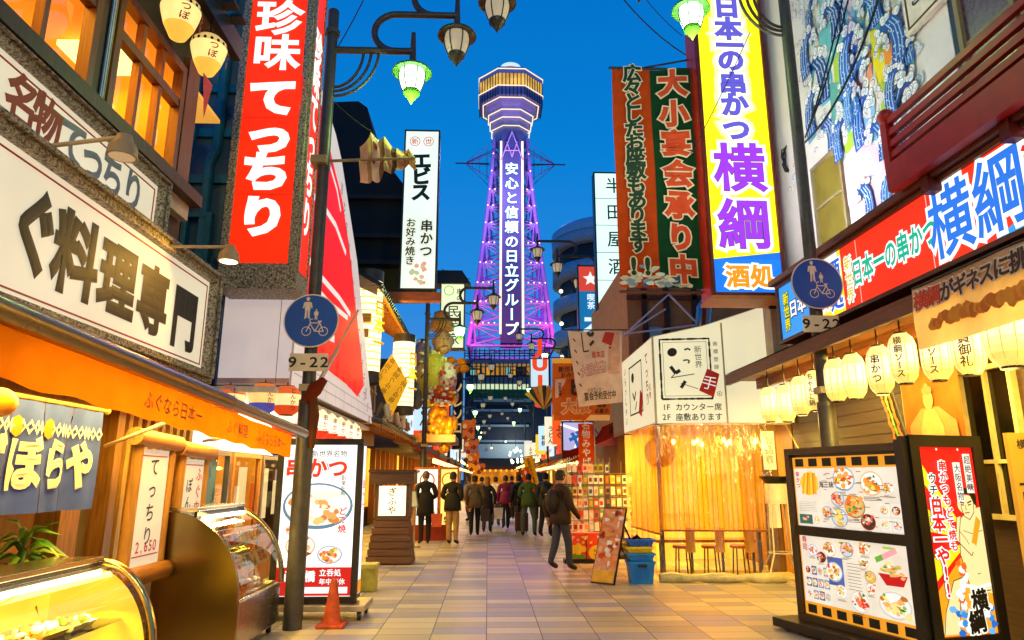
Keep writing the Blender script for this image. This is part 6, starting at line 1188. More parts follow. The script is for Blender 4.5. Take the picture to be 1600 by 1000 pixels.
for i in range(70): mb.blob(fr, rng.uniform(x0 + .05, x1 - .3), zb + rng.uniform(.03, .4) * (1 if rng.random() < .4 else .5), .07, .035, .055 + i * .0004, S(rng.choice(['e8e0d0', '3a5a8a', 'd8c8b0', '8aa0b8', 'f0ece0']), .7), rng)
for i, c in enumerate('広々としたお座敷もあります'): z = zt_ - .14 - i * (h - .75) / 12.6; mb.ch(fr, c, (x0 + mid) / 2, z, .34, OLC, .07, .1, 1, 0, bw); mb.ch(fr, c, (x0 + mid) / 2, z, .34, GR, .078, .04, 1, 0, bw)
mb.text(fr, '!!', (x0 + mid) / 2, zb + .36, .4, GR, .08, .05, [(.11, OLC)])
for i, c in enumerate('大小宴会承り中'): z = zt_ - .3 - i * (h - .62) / 6; s_ = .52; mb.ch(fr, c, (mid + x1) / 2, z, s_, OLC, .07, .1, 1, 0, bw); mb.ch(fr, c, (mid + x1) / 2, z, s_, ORR, .078, .05, 1, 0, bw)
mb.build('cloth', o); mb = MB(); mb.tube([(x0 - .05, Y, zt_ + .03), (x1 + .2, Y, zt_ + .03)], .025, DARK); mb.tube([(x0 + .6, Y, zt_ + .05), (x1 + .2, Y, zt_ + .28)], .018, DARK); mb.tube([(x0, Y + .05, zb - .05), (x1 + .3, Y + .05, zb - .05)], .025, S('6a3a1a')); mb.build('bracket', o)

# ---------------------------------------------------------------- right: stall with clear curtains
st = thing('corner_stall', 'corner eatery with cream sign box and orange blind behind clear vinyl curtains', 'building', (3.6, 13, 0)); CRB = G('f6efc8', .62, .06, .8)
C0 = Vector((2.88, 11.75, 0)); fr = Fr(C0, (1, -.16, 0)); Ls = 2.0; zb, zt_ = 2.52, 4.05
mb = MB(); 
mb.fprism(fr, [(0, zb), (Ls + .3, zb), (Ls + .3, zt_ + .62), (.9, zt_ + .18), (0, zt_)], -.6, 0, S('d8d4bc', .5)); bx_ = mb.build('sign_box', st)
mb = MB(); mb.poly(fr, [(.01, zb + .01), (Ls + .28, zb + .01), (Ls + .28, zt_ + .6), (.9, zt_ + .165), (.01, zt_ - .01)], .006, CRB); INK = S('1c1a14', .6); INR = S('c8201a', .6)
for q in ((.0, .03), (1.19, 1.22)): mb.rect(fr, q[0], zb, q[1], zt_ + .18 * q[0], .012, S('b8b09a', .5))
rng = random.Random(6); bx0, bx1, bz0, bz1 = .13, .98, zb + .42, zt_ - .06
for p, q in (((bx0, bz0), (bx1, bz0)), ((bx0, bz1), (bx1, bz1)), ((bx0, bz0), (bx0, bz1)), ((bx1, bz0), (bx1, bz1))):
    for k in range(16): t = k / 16; mb.line(fr, [(p[0] + (q[0] - p[0]) * t, p[1] + (q[1] - p[1]) * t), (p[0] + (q[0] - p[0]) * (t + .07), p[1] + (q[1] - p[1]) * (t + .07))], rng.uniform(.02, .04), .012 + .0004 * k, INK)
mb.frame(fr, bx0 + .05, bz0 + .05, bx1 - .05, bz1 - .05, .006, .012, .014, INK)
mb.ell(fr, .34, bz1 - .23, .085, .075, .016, INK, 16, .4); mb.line(fr, [(.55, bz1 - .19), (.62, bz1 - .17), (.65, bz1 - .2)], .03, .016, INK); mb.line(fr, [(.52, bz1 - .38), (.6, bz1 - .37), (.63, bz1 - .4), (.6, bz1 - .43)], .026, .016, INK)
mb.line(fr, [(.3, bz1 - .48), (.38, bz1 - .6), (.46, bz1 - .55)], .06, .016, INK); mb.line(fr, [(.38, bz1 - .6), (.3, bz1 - .68), (.7, bz1 - .62)], .014, .017, INK); mb.line(fr, [(.54, bz1 - .74), (.46, bz1 - .86)], .055, .016, INK); mb.line(fr, [(.46, bz1 - .78), (.75, bz1 - .88)], .01, .017, INK)
mb.text(fr, '新世界', .78, bz1 - .32, .13, INK, .016, .0, vert=True); mb.text(fr, '商標登録', 1.08, bz1 - .3, .085, INK, .016, .004, vert=True, step=1.6)
mb.poly(fr, [(.76, bz0 + .14), (.92, bz0 + .52), (1.12, bz0 + .42), (1.0, bz0 + .02)], .02, INR); mb.text(fr, '手', .94, bz0 + .27, .26, T('f4ece0', .7), .024, .0, rot=-.3); mb.ring(fr, 1.1, bz0 + .08, .035, .042, .02, INK, 16); mb.text(fr, 'R', 1.1, bz0 + .08, .05, INK, .02)
mb.text(fr, '1F カウンター席', .62, zb + .28, .135, INK, .016, .012, sx=.95); mb.text(fr, '2F 座敷あります', .62, zb + .11, .135, INK, .016, .012, sx=.95)
mb.build('face', bx_)
fs = Fr(C0 + Vector((0, 2.75, 0)), (0, -1, 0)); mb = MB(); mb.fbox(fs, 0, zb, 2.74, zt_, -.3, 0, S('d8d4bc', .5)); sdb = mb.build('side_sign_box', st)
mb = MB(); mb.rect(fs, .02, zb + .02, 2.72, zt_ - .02, .006, CRB); mb.frame(fs, .75, zb + .3, 1.9, zt_ - .25, .03, .01, .014, INK); mb.ell(fs, 1.1, zt_ - .5, .12, .1, .016, INK, 14); mb.line(fs, [(1.05, zt_ - .8), (1.2, zt_ - .95), (1.35, zt_ - .8)], .06, .016, INK); mb.line(fs, [(1.4, zt_ - 1.0), (1.25, zt_ - 1.15)], .05, .016, INK); mb.poly(fs, [(1.55, zb + .3), (1.75, zb + .72), (1.95, zb + .6), (1.8, zb + .2)], .02, INR)
mb.text(fs, 'いらっしゃい', .35, zb + .75, .2, INK, .012, .01, vert=True); mb.text(fs, 'てっちり', 2.3, zb + .85, .24, INK, .012, .01, vert=True); mb.text(fs, '名物', 2.5, zb + .6, .14, INR, .012, .01, vert=True); mb.build('face', sdb)
mb = MB(); mb.box(2.92, 12.4, 2.53, 5.6, 16, 2.62, wood('8a5a24', .5)); mb.box(3.0, 15.9, 0, 5.6, 16, 2.53, wood('8a5a24', .5)); mb.box(5.3, 11.9, 0, 5.6, 15.9, 2.53, wood('8a5a24', .5)); mb.box(2.92, 14.5, 2.62, 5.6, 16, 3.6, S('8a7a5a')); mb.build('wall', st)
mb = MB(); mb.rect(FF(14.6), 2.9, .0, 5.3, 2.5, 0, G('ffc03a', 1.0, .35, 2)); mb.rect(FF(14.55), 3.5, .9, 4.3, 1.5, 0, G('ffd890', .8)); mb.rect(FF(14.5), 4.5, 1.7, 5.0, 2.3, 0, G('f8d8b0', .9)); mb.build('glowing_back_wall', st)  # rear wall glows by itself so the stall looks lit inside
for i in range(11):
    mb = MB(); mb.ball((3.15 + i * .18, 12.3 + .35 * (i % 3), 2.28 - .05 * (i % 2)), .04, .04, .05, G('fff0c8', 20), 10, 7); mb.build('bulb', st)
lamp('stall_light', 'AREA', (3.9, 13.2, 2.45), 150, 'ffc65a', 1.6, (0, 0, 0), sy=1.6)
# blinds and vinyl
rf = wood('e8a23a', .5)
def blind(u, v, p0, p1, zt, zb): p = p0.lerp(p1, u); return Vector((p.x, p.y, zt + (zb - zt) * v))
P0, P1, P2 = Vector((2.86, 11.72, 0)), Vector((4.62, 11.6, 0)), Vector((2.8, 13.6, 0))
AMC = sheer('f6c85a', .5)
for nm, a, b, n, zbb, tw_ in (('reed_blind', P0, P1, 110, .78, 0), ('reed_blind', P0, P2, 60, .72, 0)):
    mb = MB(); d = (b - a).normalized(); nrm = Vector((d.y, -d.x, 0)); L_ = (b - a).length; fb = Fr(a, d)
    mb.grid(lambda u, v: fb.p(u * L_, 2.5 + (zbb - 2.5) * v, .02 * math.sin(u * n * .55) + .03 * math.sin(u * 9 + v * 2)), n * 2, 8, AMC)
    for k in range(int(n / 5)): x = k * L_ / int(n / 5); mb.fbox(fb, x, zbb, x + .007, 2.5, .045, .055, S('a86a1a', .6))
    mb.fbox(fb, 0, zbb - .03, L_, zbb, -.02, .05, wood('b8761e', .5)); mb.build(nm, st)
mb = MB(); fb = Fr(P0 + Vector((-.06, -.16, 0)), (P1 - P0)); L_ = 1.9
mb.grid(lambda u, v: fb.p(u * L_, 2.5 - 2.42 * v, .05 * math.sin(u * 38 + math.sin(v * 3)) * (.3 + v) + .04 * math.sin(u * 17 + v * 4)), 90, 24, vinyl()); mb.build('vinyl_curtain', st)
mb = MB(); fb = Fr(P2 + Vector((-.1, 0, 0)), (P0 - P2)); mb.grid(lambda u, v: fb.p(u * 1.85, 2.48 - 2.4 * v, .04 * math.sin(u * 30 + v) * (.3 + v)), 50, 12, vinyl()); mb.build('vinyl_curtain', st)
mb = MB(); rng = random.Random(2); mb.tube([Vector((2.75 + i * .2, 11.42 - i * .015 + .03 * math.sin(i * 2), .06 + .01 * (i % 2))) for i in range(11)], [.05 + .02 * math.sin(i * 1.7) + .02 for i in range(11)], S('c8b88a', .35, var=.3)); mb.build('rolled_hem', st)
for x, y in ((2.95, 11.95), (4.6, 11.95)): mb = MB(); mb.box(x - .03, y - .03, 0, x + .03, y + .03, 2.5, wood('4a2e16')); mb.build('post', st)
mb = MB(); mb.tube([Vector((2.98, 12.0, 2.2)), Vector((2.98, 12.0, 2.5))], .01, DARK); mb.ball((3.0, 12.05, 2.05), .27, .27, .27, G('f08a1a', .75, .3, 4), 16, 12)
mb.build('paper_lantern', label='round orange paper lantern glowing behind the blind at the stall corner', cat='lantern', loc=(3.0, 12.05, 2.05))
for i, x in enumerate((3.35, 3.85, 4.35)):
    o = thing('stool', 'high wooden stool with yellow tag behind the clear vinyl curtain', 'stool', (x, 12.2, 0), 'stools in the stall')
    mb = MB(); mb.lathe([(.16, .44), (.17, .47), (.15, .49)], (x, 12.2, 0), wood('9a4a1e', .4, 0), 16); mb.build('seat', o)
    for k in range(4): mb = MB(); a = .78 + k * 1.571; mb.tube([(x + .12 * math.cos(a), 12.2 + .12 * math.sin(a), .44), (x + .15 * math.cos(a), 12.2 + .15 * math.sin(a), 0.01)], .013, BLACK, 6); mb.build('leg', o)
o = thing('counter_table', 'long wooden counter table with yellow hanging tags inside the stall', 'table', (3.8, 12.7, 0)); mb = MB(); mb.box(2.98, 12.5, .5, 4.75, 12.95, .55, wood('a8602a', .4, 0)); mb.build('tabletop', o)
for x in (3.05, 3.6, 4.15, 4.7): mb = MB(); mb.box(x - .02, 12.5, 0, x + .02, 12.54, .5, BLACK); mb.build('leg', o)
for x in (3.4, 3.9, 4.4): mb = MB(); mb.box(x - .08, 11.86, .4, x + .08, 11.87, .8, S('e8a81e', .5)); mb.build('tag', o)
mb = MB(); mb.box(4.66, 11.75, .1, 4.95, 11.8, 2.5, wood('8a5a24')); mb.rect(FF(11.74), 4.7, .8, 4.92, 1.45, 0, G('ffd87a', .9)); mb.rect(FF(11.74), 4.7, 1.75, 4.92, 2.4, 0, G('ffe090', .8)); mb.text(FF(11.735), 'お品書', 4.81, 2.08, .15, S('8a6a1a'), .004, .0, vert=True); mb.build('lit_door_post', st)
lamp('door_light', 'POINT', (4.75, 11.2, 2.2), 9, 'ffdc98', .1)

# crates, A board, postcard racks
mb_ = None; o = thing('crate_stack_lower', 'blue plastic crate at the bottom of the stack beside the stall', 'crate', (2.4, 11.35, 0), 'crates beside the leaning board')
def crate(o, x, y, z0, z1, w, c, lip):
    m = S(c, .4, var=.1); mb = MB(); mb.add([(x + sx_ * w * (.82 if zz == z0 else 1), y + sy_ * w * .8 * (.82 if zz == z0 else 1), zz) for zz in (z0, z1) for sx_, sy_ in ((-1, -1), (1, -1), (1, 1), (-1, 1))], [(3, 2, 1, 0), (0, 1, 5, 4), (1, 2, 6, 5), (2, 3, 7, 6), (3, 0, 4, 7)], m); mb.build('body', o)
    mb = MB(); mb.frame(Fr((0, 0, 0), (1, 0, 0), (0, 1, 0)), x - w - .012, y - w * .8 - .012, x + w + .012, y + w * .8 + .012, .025, z1 - lip, z1, m); mb.build('rim', o)
    mb = MB(); ff = Fr((x, y - w * .8 * .93, (z0 + z1) / 2), (1, 0, 0), (0, -.12, 1))
    for i in range(7): mb.fbox(ff, -w * .6 + i * w * .18, -(z1 - z0) * .25, -w * .6 + i * w * .18 + .012, (z1 - z0) * .2, .0, .012, m)
    mb.fbox(ff, -.07, (z1 - z0) * .26, .07, (z1 - z0) * .36, .0, .02, S('1a2a3a' if c != 'e8c81e' else '3a3010', .5)); mb.build('grille', o)
crate(o, 2.42, 11.32, .0, .34, .2, '1f7ad8', .04)
for i, (z0, z1, c, lab) in enumerate(((.345, .46, '1f8ae8', 'shallow blue crate resting on the lowest blue crate'), (.465, .56, 'e8c81e', 'shallow yellow crate between two blue ones'), (.565, .67, '2a6ad8', 'dark blue crate topmost of the stack beside the stall'))):
    o = thing('crate', lab, 'crate', (2.42, 11.32, z0), 'crates beside the leaning board'); crate(o, 2.42 - .02 * (i % 2), 11.32, z0, z1, .21, c, .03)
bpy.data.objects['crate_stack_lower'].name = 'crate'
o = thing('leaning_board', 'glossy menu board on a black easel leaning beside the crates', 'sign', (2.0, 11.2, 0)); A_, B_, T_ = aZ(922, 908), aZ(946, 916), None
fr = Fr((1.62, 11.28, 0.02), (.42, -.35, 0), (.28, .34, 1.0)); mb = MB(); mb.fbox(fr, 0, 0, .42, 1.22, -.03, 0, BLACK); mb.build('frame', o)
mb = MB(); mb.rect(fr, .015, .015, .405, 1.2, .006, S('d8905a', .06, var=.35, scale=9, spec=.9)); rng = random.Random(11)
for i in range(30): mb.blob(fr, rng.uniform(.06, .36), rng.uniform(.3, 1.15), rng.uniform(.02, .06), rng.uniform(.02, .06), .008 + i * .0003, S(rng.choice(['e8c0a0', 'c8501a', 'f0d8c0', '8a3a1a', 'd8a060', 'f4ece0']), .1), rng)
mb.rect(fr, .02, .02, .4, .2, .02, S('e0a81e', .1)); mb.build('panel', o)
mb = MB(); mb.tube([fr.p(.1, 1.0, -.04), (2.45, 11.75, .02)], .015, BLACK); mb.tube([fr.p(.36, 1.0, -.04), (2.6, 11.55, .02)], .015, BLACK); mb.tube([(2.3, 11.5, .6), (2.42, 11.45, .7), (2.5, 11.42, .62), (2.4, 11.4, .52), (2.5, 11.4, .42)], .03, BLACK, 8); mb.build('easel', o)
def rack(x, y, w, h, lab, seed, z0=.1, ang=0):
    o = thing('postcard_rack', lab, 'rack', (x, y, 0), 'postcard racks by the stall'); rng = random.Random(seed); fr = Fr((x, y, 0), (math.cos(ang), math.sin(ang), 0)); mb = MB(); WR = S('8a8478', .3, .5)
    for xx in (-w / 2, 0, w / 2): mb.tube([fr.p(xx, z0, -.02), fr.p(xx, h, -.02)], .008, WR, 5)
    rows = int((h - .35) / .23)
    for r_ in range(rows + 1): mb.tube([fr.p(-w / 2, .32 + r_ * .23, .04), fr.p(w / 2, .32 + r_ * .23, .04)], .007, WR, 5)
    mb.box(x - w / 2, y - .05, 0, x + w / 2, y + .12, .06, BLACK); mb.build('frame', o); mb = MB(); n = int(w / .105)
    for r_ in range(rows):
        for i in range(n):
            xx = -w / 2 + (i + .5) * w / n; zz = .35 + r_ * .23; c = rng.choice(['f0e8e0', 'e8901e', 'd84a2a', 'f4c8b0', 'c8d8e8', '8aa83a', 'f8f0e8', 'e0b0a0', '6a7a9a', 'f0d060']); mb.fbox(fr, xx - .045, zz, xx + .045, zz + .17, .0, .006, S(c, .25)); mb.rect(fr, xx - .03, zz + .04, xx + .03, zz + .12, .009, S(rng.choice(['c83a1e', 'e8e0d8', '3a5a7a', 'f0a02a', '7a3a1a', 'f4ece4']), .3))
    mb.build('cards', o); return o
rack(1.98, 14.2, .75, 2.0, 'tall wire postcard rack above the orange patterned box', 5); rack(2.8, 14.6, .5, 1.95, 'narrow white postcard rack touching the vinyl curtain', 8); rack(2.42, 15.2, .5, 2.05, 'postcard rack behind, between the two nearer racks', 15)
o = thing('patterned_box', 'low orange box panel with yellow flowers and a round smiling face', 'box', (1.95, 13.9, 0)); mb = MB(); mb.box(1.55, 13.9, .08, 2.32, 14.15, .56, S('e84a1a', .4)); mb.box(1.5, 13.88, 0, 2.36, 14.17, .08, BLACK); mb.build('body', o)
mb = MB(); fr = FF(13.9); rng = random.Random(3); mb.fbox(fr, 1.925, .08, 1.94, .56, 0, .01, BLACK)
for i in range(9): mb.ell(fr, 1.6 + rng.random() * .28, .2 + rng.random() * .14, .06, .06, .006 + i * .0008, S('f4c81e', .4), 10)
for i in range(9): mb.blob(fr, 1.6 + i * .035, .13, .04, .035, .016 + i * .0005, S('4a9a2a', .5), rng)
for i in range(12): mb.blob(fr, rng.uniform(1.6, 2.25), rng.uniform(.38, .5), .03, .025, .01 + i * .0005, S(rng.choice(['f4a0a0', 'f8f0e0', 'f4c81e']), .4), rng)
mb.ell(fr, 2.14, .2, .17, .14, .02, S('f6cc1e', .4), 20); mb.ell(fr, 2.09, .24, .012, .018, .024, BLACK, 8); mb.ell(fr, 2.18, .24, .012, .018, .024, BLACK, 8); mb.line(fr, [(2.07, .17), (2.11, .145), (2.17, .145), (2.21, .17)], .01, .024, BLACK); mb.build('front_panel', o)

# ---------------------------------------------------------------- right, farther
bd = thing('beige_building', 'beige building with slanted white bracing and steel duct above the stall', 'building', (4, 17, 0)); mb = MB(); mb.box(3.4, 16.2, 0, 9, 24, 6.9, S('b8824a', .7)); mb.box(3.38, 16.1, 5.9, 9, 16.19, 6.0, S('6a3a1a', .6)); mb.build('wall', bd)
mb = MB()
for x in (3.75, 4.3, 5.0): mb.box(x, 16.1, 4.2, x + .12, 16.19, 6.9, S('4a2a1a', .6))
mb.build('timber', bd); mb = MB()
for a, b in (((985, 515), (1045, 460)), ((1045, 460), (1092, 508)), ((975, 522), (1090, 508)), ((965, 530), (1040, 483))): mb.tube([aY(*a, 15.6), aY(*b, 15.6)], .025, WHITE, 6)
mb.build('bracing', bd); mb = MB(); mb.rect(FF(16.08), 3.9, 4.6, 4.2, 5.2, 0, S('8ac0d0', .2)); mb.build('window_pane', bd)
o = thing('steel_duct', 'shiny steel exhaust duct elbow rising behind the cream sign box', 'duct', aY(1100, 500, 12.8)); mb = MB(); mb.tube([aY(1098, 512, 12.8), aY(1100, 482, 12.8), aY(1108, 472, 12.9), aY(1118, 462, 13.2), aY(1122, 440, 13.4)], .15, metal('a8a098', .25), 16); mb.build('pipe', o)
def fn(mb, fr, x0, z0, x1, z1):
    m = (x0 + x1) / 2; h = z1 - z0; n = 5
    for i, c in enumerate('半田屋酒店'): mb.ch(fr, c, m, z1 - h * (i + .5) / n, h / n * .62, S('1c4a3a'), .016, .01); mb.rect(fr, x0, z1 - h * (i + 1) / n - .01, x1, z1 - h * (i + 1) / n + .01, .014, S('5a8a7a'))
lightbox('tall white lit sign with five thin green characters behind the banner', 20.5, 933, 990, 270, 482, 'dcfff0', 1.0, fn, .35, S('1a2a28', .4))
def fn(mb, fr, x0, z0, x1, z1):
    m = (x0 + x1) / 2; h = z1 - z0; w = x1 - x0; mb.rect(fr, x0 + .02, z1 - h * .38, x1 - .02, z1 - .02, .012, T('e04a3a', .8)); mb.poly(fr, [(m + .3 * w * (1 if k % 2 == 0 else .45) * math.sin(k * .628), z1 - h * .2 + .3 * w * (1 if k % 2 == 0 else .45) * math.cos(k * .628)) for k in range(10)][::-1], .016, T('f4f4f0', .9))
    mb.text(fr, '喫茶', m, z0 + h * .47, .27, T('dff4ff', 1), .016, .02, vert=True); mb.ch(fr, 'ス', m, z0 + h * .14, .6, T('dff4ff', 1), .016, .07)
lightbox('blue cafe sign with red top panel and white star', 22, 904, 942, 415, 522, '1f86c8', .55, fn, .3)
def fn(mb, fr, x0, z0, x1, z1): pass
lightbox('pale blue blank lit sign beside the lamp post above the banners', 23, 943, 985, 505, 590, 'cfeaff', .95, fn, .3)
# curved apartment block
ap = thing('apartment_block', 'rounded apartment block with white curved balconies beyond the tall white sign', 'building', (9, 50, 0)); Y = 48
mb = MB(); cx = aY(962, 400, Y).x; r = cx - aY(872, 400, Y).x; zt_ = aY(930, 352, Y).z; mb.lathe([(r * .86, 0), (r * .86, zt_)], (cx, Y + r, 0), S('20242e', .6), 40, False); mb.box(cx, Y + r * .3, 0, cx + 12, Y + 14, zt_ - .5, S('2a3040', .6)); mb.build('wall', ap)
for i in range(8):
    z = zt_ - 1.0 - i * 2.55; mb = MB(); mb.lathe([(r * .8, z), (r, z), (r, z + 1.15), (r * .985, z + 1.15), (r * .985, z + .15)], (cx, Y + r, 0), S('9aa4ba', .5), 48); mb.build('balcony', ap)
mb = MB(); mb.lathe([(r * 1.01, zt_), (r * 1.01, zt_ + .6), (r * .9, zt_ + 1.0), (.1, zt_ + 1.0)], (cx, Y + r, 0), S('a8b4cc', .5), 48); mb.build('roof', ap)
for i in range(4): mb = MB(); q = aY(878, 470 + i * 20, Y - 1); mb.ball((cx - r * .9, Y + r * .55, zt_ - 4.5 - i * 2.55), .15, .15, .15, G('ffe0b0', 3)); mb.build('balcony_light', ap)
# banners
def cloth_banner(lab, Y, px, c, fn, sway=.05):
    """px: four picture corners tl, tr, br, bl"""
    P = [aY(*q, Y) for q in px]; o = thing('hanging_banner', lab, 'banner', P[0]); fr = FF(Y)
    def pos(u, v): a = P[0].lerp(P[1], u); b = P[3].lerp(P[2], u); return a.lerp(b, v) + Vector((0, sway * math.sin(u * 6 + v * 3), 0))
    mb = MB(); mb.grid(pos, 10, 12, c); 
    class Q(Fr):
        def p(s, x, y, d=0.0): return pos(x, 1 - y) + Vector((0, -d, 0))
    fn(mb, Q((0, 0, 0), (1, 0, 0))); mb.build('cloth', o); mb = MB(); mb.tube([P[0] + Vector((-.1, 0, .02)), P[1] + Vector((.1, 0, .02))], .014, DARK, 6); mb.build('rod', o); return o
def fn(mb, q):
    K = S('3a2010', .6); mb.poly(q, [(0, .92), (1, .92), (1, 1), (0, 1)], .008, G('f0a83a', .4)); mb.poly(q, [(0, 0), (1, 0), (1, .09), (0, .09)], .008, G('e8a85a', .4)); mb.text(q, '新世界', .25, .83, .1, K, .012, .02, rot=.06); mb.text(q, 'おみやげ', .32, .74, .09, K, .012, .02, rot=.06)
    mb.poly(q, [(.05, .36), (.98, .44), (.98, .72), (.05, .66)], .01, S('f0c0a0', .6)); mb.ch(q, 'ビ', .42, .53, .3, K, .02, .05, 1.0); mb.text(q, 'リケン', .78, .55, .12, K, .02, .02) if False else None; mb.text(q, '大阪名物', .13, .5, .055, K, .02, .02, vert=True); mb.text(q, '大阪', .4, .23, .24, S('f0862a'), .02, .03, [(.1, S('f4c890'))], rot=.05); mb.text(q, '銀座', .85, .25, .08, K, .02); mb.text(q, 'お菓子', .85, .15, .08, K, .02)
cloth_banner('orange cloth banner with large black character half behind the cream banner', 15.2, [(863, 560), (958, 560), (953, 657), (863, 657)], cloth('e87a2a', .45), fn)
def fn(mb, q):
    K = S('3a2a1a', .6); RR = S('c8301e', .6); mb.line(q, [(.25, .98), (.25, .72), (.78, .76)], .02, .012, K); mb.line(q, [(.36, .98), (.42, .93), (.47, .98)], .05, .016, K); mb.line(q, [(.46, .86), (.38, .8)], .04, .016, K); mb.poly(q, [(.6, .84), (.68, .98), (.85, .96), (.78, .78)], .016, RR); mb.text(q, '総本店', .52, .67, .1, RR, .016, .02, sx=.8); mb.text(q, '大阪名物', .4, .48, .16, S('f4dcc0'), .02, .01, [(.06, RR)], sx=.8, rot=.1)
    mb.text(q, '1Fカウンター', .4, .2, .06, S('6a6a2a'), .016, .01); mb.text(q, '宴会予約受付中', .5, .12, .12, S('4a3a1a'), .016, .02, sx=.85); mb.poly(q, [(.7, .4), (.96, .4), (.94, .98), (.74, .98)], .01, S('e0a888', .6, var=.3)); 
    for i in range(5): mb.line(q, [(.08, .9 - i * .15), (.12, .86 - i * .15)], .02, .012, K)
cloth_banner('cream cloth banner with red seal and brush lettering beside the stall sign', 13.2, [(887, 517), (972, 517), (973, 628), (905, 636)], cloth('f0d4b4', .4), fn)
def fn(mb, fr, x0, z0, x1, z1):
    m = (x0 + x1) / 2; mb.ch(fr, 'や', m, (z0 + z1) / 2 - .1, .55, T('2a6ab8', .8), .016, .05); mb.line(fr, [(m - .5, z1 - .1), (m + .1, z1 - .3), (m - .1, z0 + .1)], .07, .014, T('ffffff', 1)); mb.line(fr, [(m + .4, z1 - .1), (m + .6, z0 + .5)], .05, .014, T('2a3a5a', .8))
lightbox('pale violet lit sign with a blue character below the orange banner', 20, 878, 928, 658, 706, 'b8b4e0', .85, fn, .2)
o = thing('awning', 'red striped awning with pink end panel over the souvenir racks', 'awning', (2.6, 18, 2.9)); Y = 17.5; mb = MB()
P = [aY(925, 702, 17), aY(968, 683, 16), aY(968, 652, 17.5), aY(950, 655, 18.5), aY(925, 680, 18.5)]
a, b = Vector((2.2, 16.2, 2.35)), Vector((2.2, 20.5, 2.35)); mb.grid(lambda u, v: Vector((2.2 + 1.3 * math.sin(v * 1.5), 16.2 + u * 4.3, 2.35 + 1.2 * (1 - math.cos(v * 1.5)))), 16, 8, cloth('b8341a', .4)); mb.grid(lambda u, v: Vector((2.2, 16.2 + u * 4.3, 2.35 - v * (.22 + .05 * math.cos(u * 60)))), 40, 2, cloth('8a2414', .4)); mb.poly(FF(16.2), [(2.2 + 1.3 * math.sin(v * .25), 2.35 + 1.2 * (1 - math.cos(v * .25))) for v in range(7)] + [(3.5, 2.35)], 0, cloth('e07a8a', .4)); mb.text(FF(16.2), '喫茶', 3.1, 2.7, .25, S('3a2a1a'), .01, .02); mb.build('cloth', o)
o = thing('tall_flag', 'tall orange upright flag with white lettering beside the postcard rack', 'flag', (1.95, 15.6, 0)); fr = FF(15.6); a = aY(905, 745, 15.6); b = aY(927, 662, 15.6); mb = MB(); mb.fbox(fr, a.x, a.z - .1, b.x, b.z, -.01, .01, cloth('f0641e', .45)); mb.ell(fr, (a.x + b.x) / 2 + .05, a.z + .1, .14, .2, .014, S('f4d8d0', .6), 16); mb.text(fr, '名物みやげ', (a.x + b.x) / 2, (a.z + b.z) / 2 + .15, .2, S('f8f0e8', .5), .014, .02, vert=True); mb.build('cloth', o); mb = MB(); mb.tube([(b.x + .02, 15.6, 0), (b.x + .02, 15.6, b.z + .05)], .012, STEEL, 6); mb.build('pole', o)
for i, (q, Yy, c, s_, lab) in enumerate(([[(816, 716), (832, 712), (843, 758), (830, 762)], 26, 'f0b81e', '新世界', 'yellow slanting flag over the man in green'], [[(813, 735), (826, 730), (838, 780), (828, 784)], 24, 'e8501e', '串かつ', 'orange slanting flag left of the yellow flag'])):
    def fn(mb, fq, s_=s_): mb.text(fq, s_, .5, .5, .3, S('8a3a0a' if s_[0] == '新' else 'f8e8d0'), .02, .02, vert=True)
    cloth_banner(lab, Yy, q, cloth(c, .5), fn, .02)
def fn(mb, fr, x0, z0, x1, z1): m = (x0 + x1) / 2; mb.text(fr, 'JUIS', m, (z0 + z1) / 2, .9, T('e8481e', .95), .02, .06, vert=True, sx=1.2)
lightbox('white lit sign with tall orange rounded letters by the far lamps', 34, 828, 858, 560, 606, 'cfe8ee', .8, fn, .3)
o = thing('fan_ornament', 'orange and yellow fan shaped shop ornament under the white lit sign', 'ornament', aY(850, 620, 25)); mb = MB(); fr = FF(25); c = aY(850, 640, 25)
for k in range(9): a0 = R(35 + k * 12); mb.fprism(fr, [(c.x, c.z), (c.x + .9 * math.cos(a0 + .18), c.z + .9 * math.sin(a0 + .18)), (c.x + .9 * math.cos(a0), c.z + .9 * math.sin(a0))], -.05, 0, S(['e8861e', '3a2a1a', 'e8c83a'][k % 3], .5))
mb.build('ribs', o)
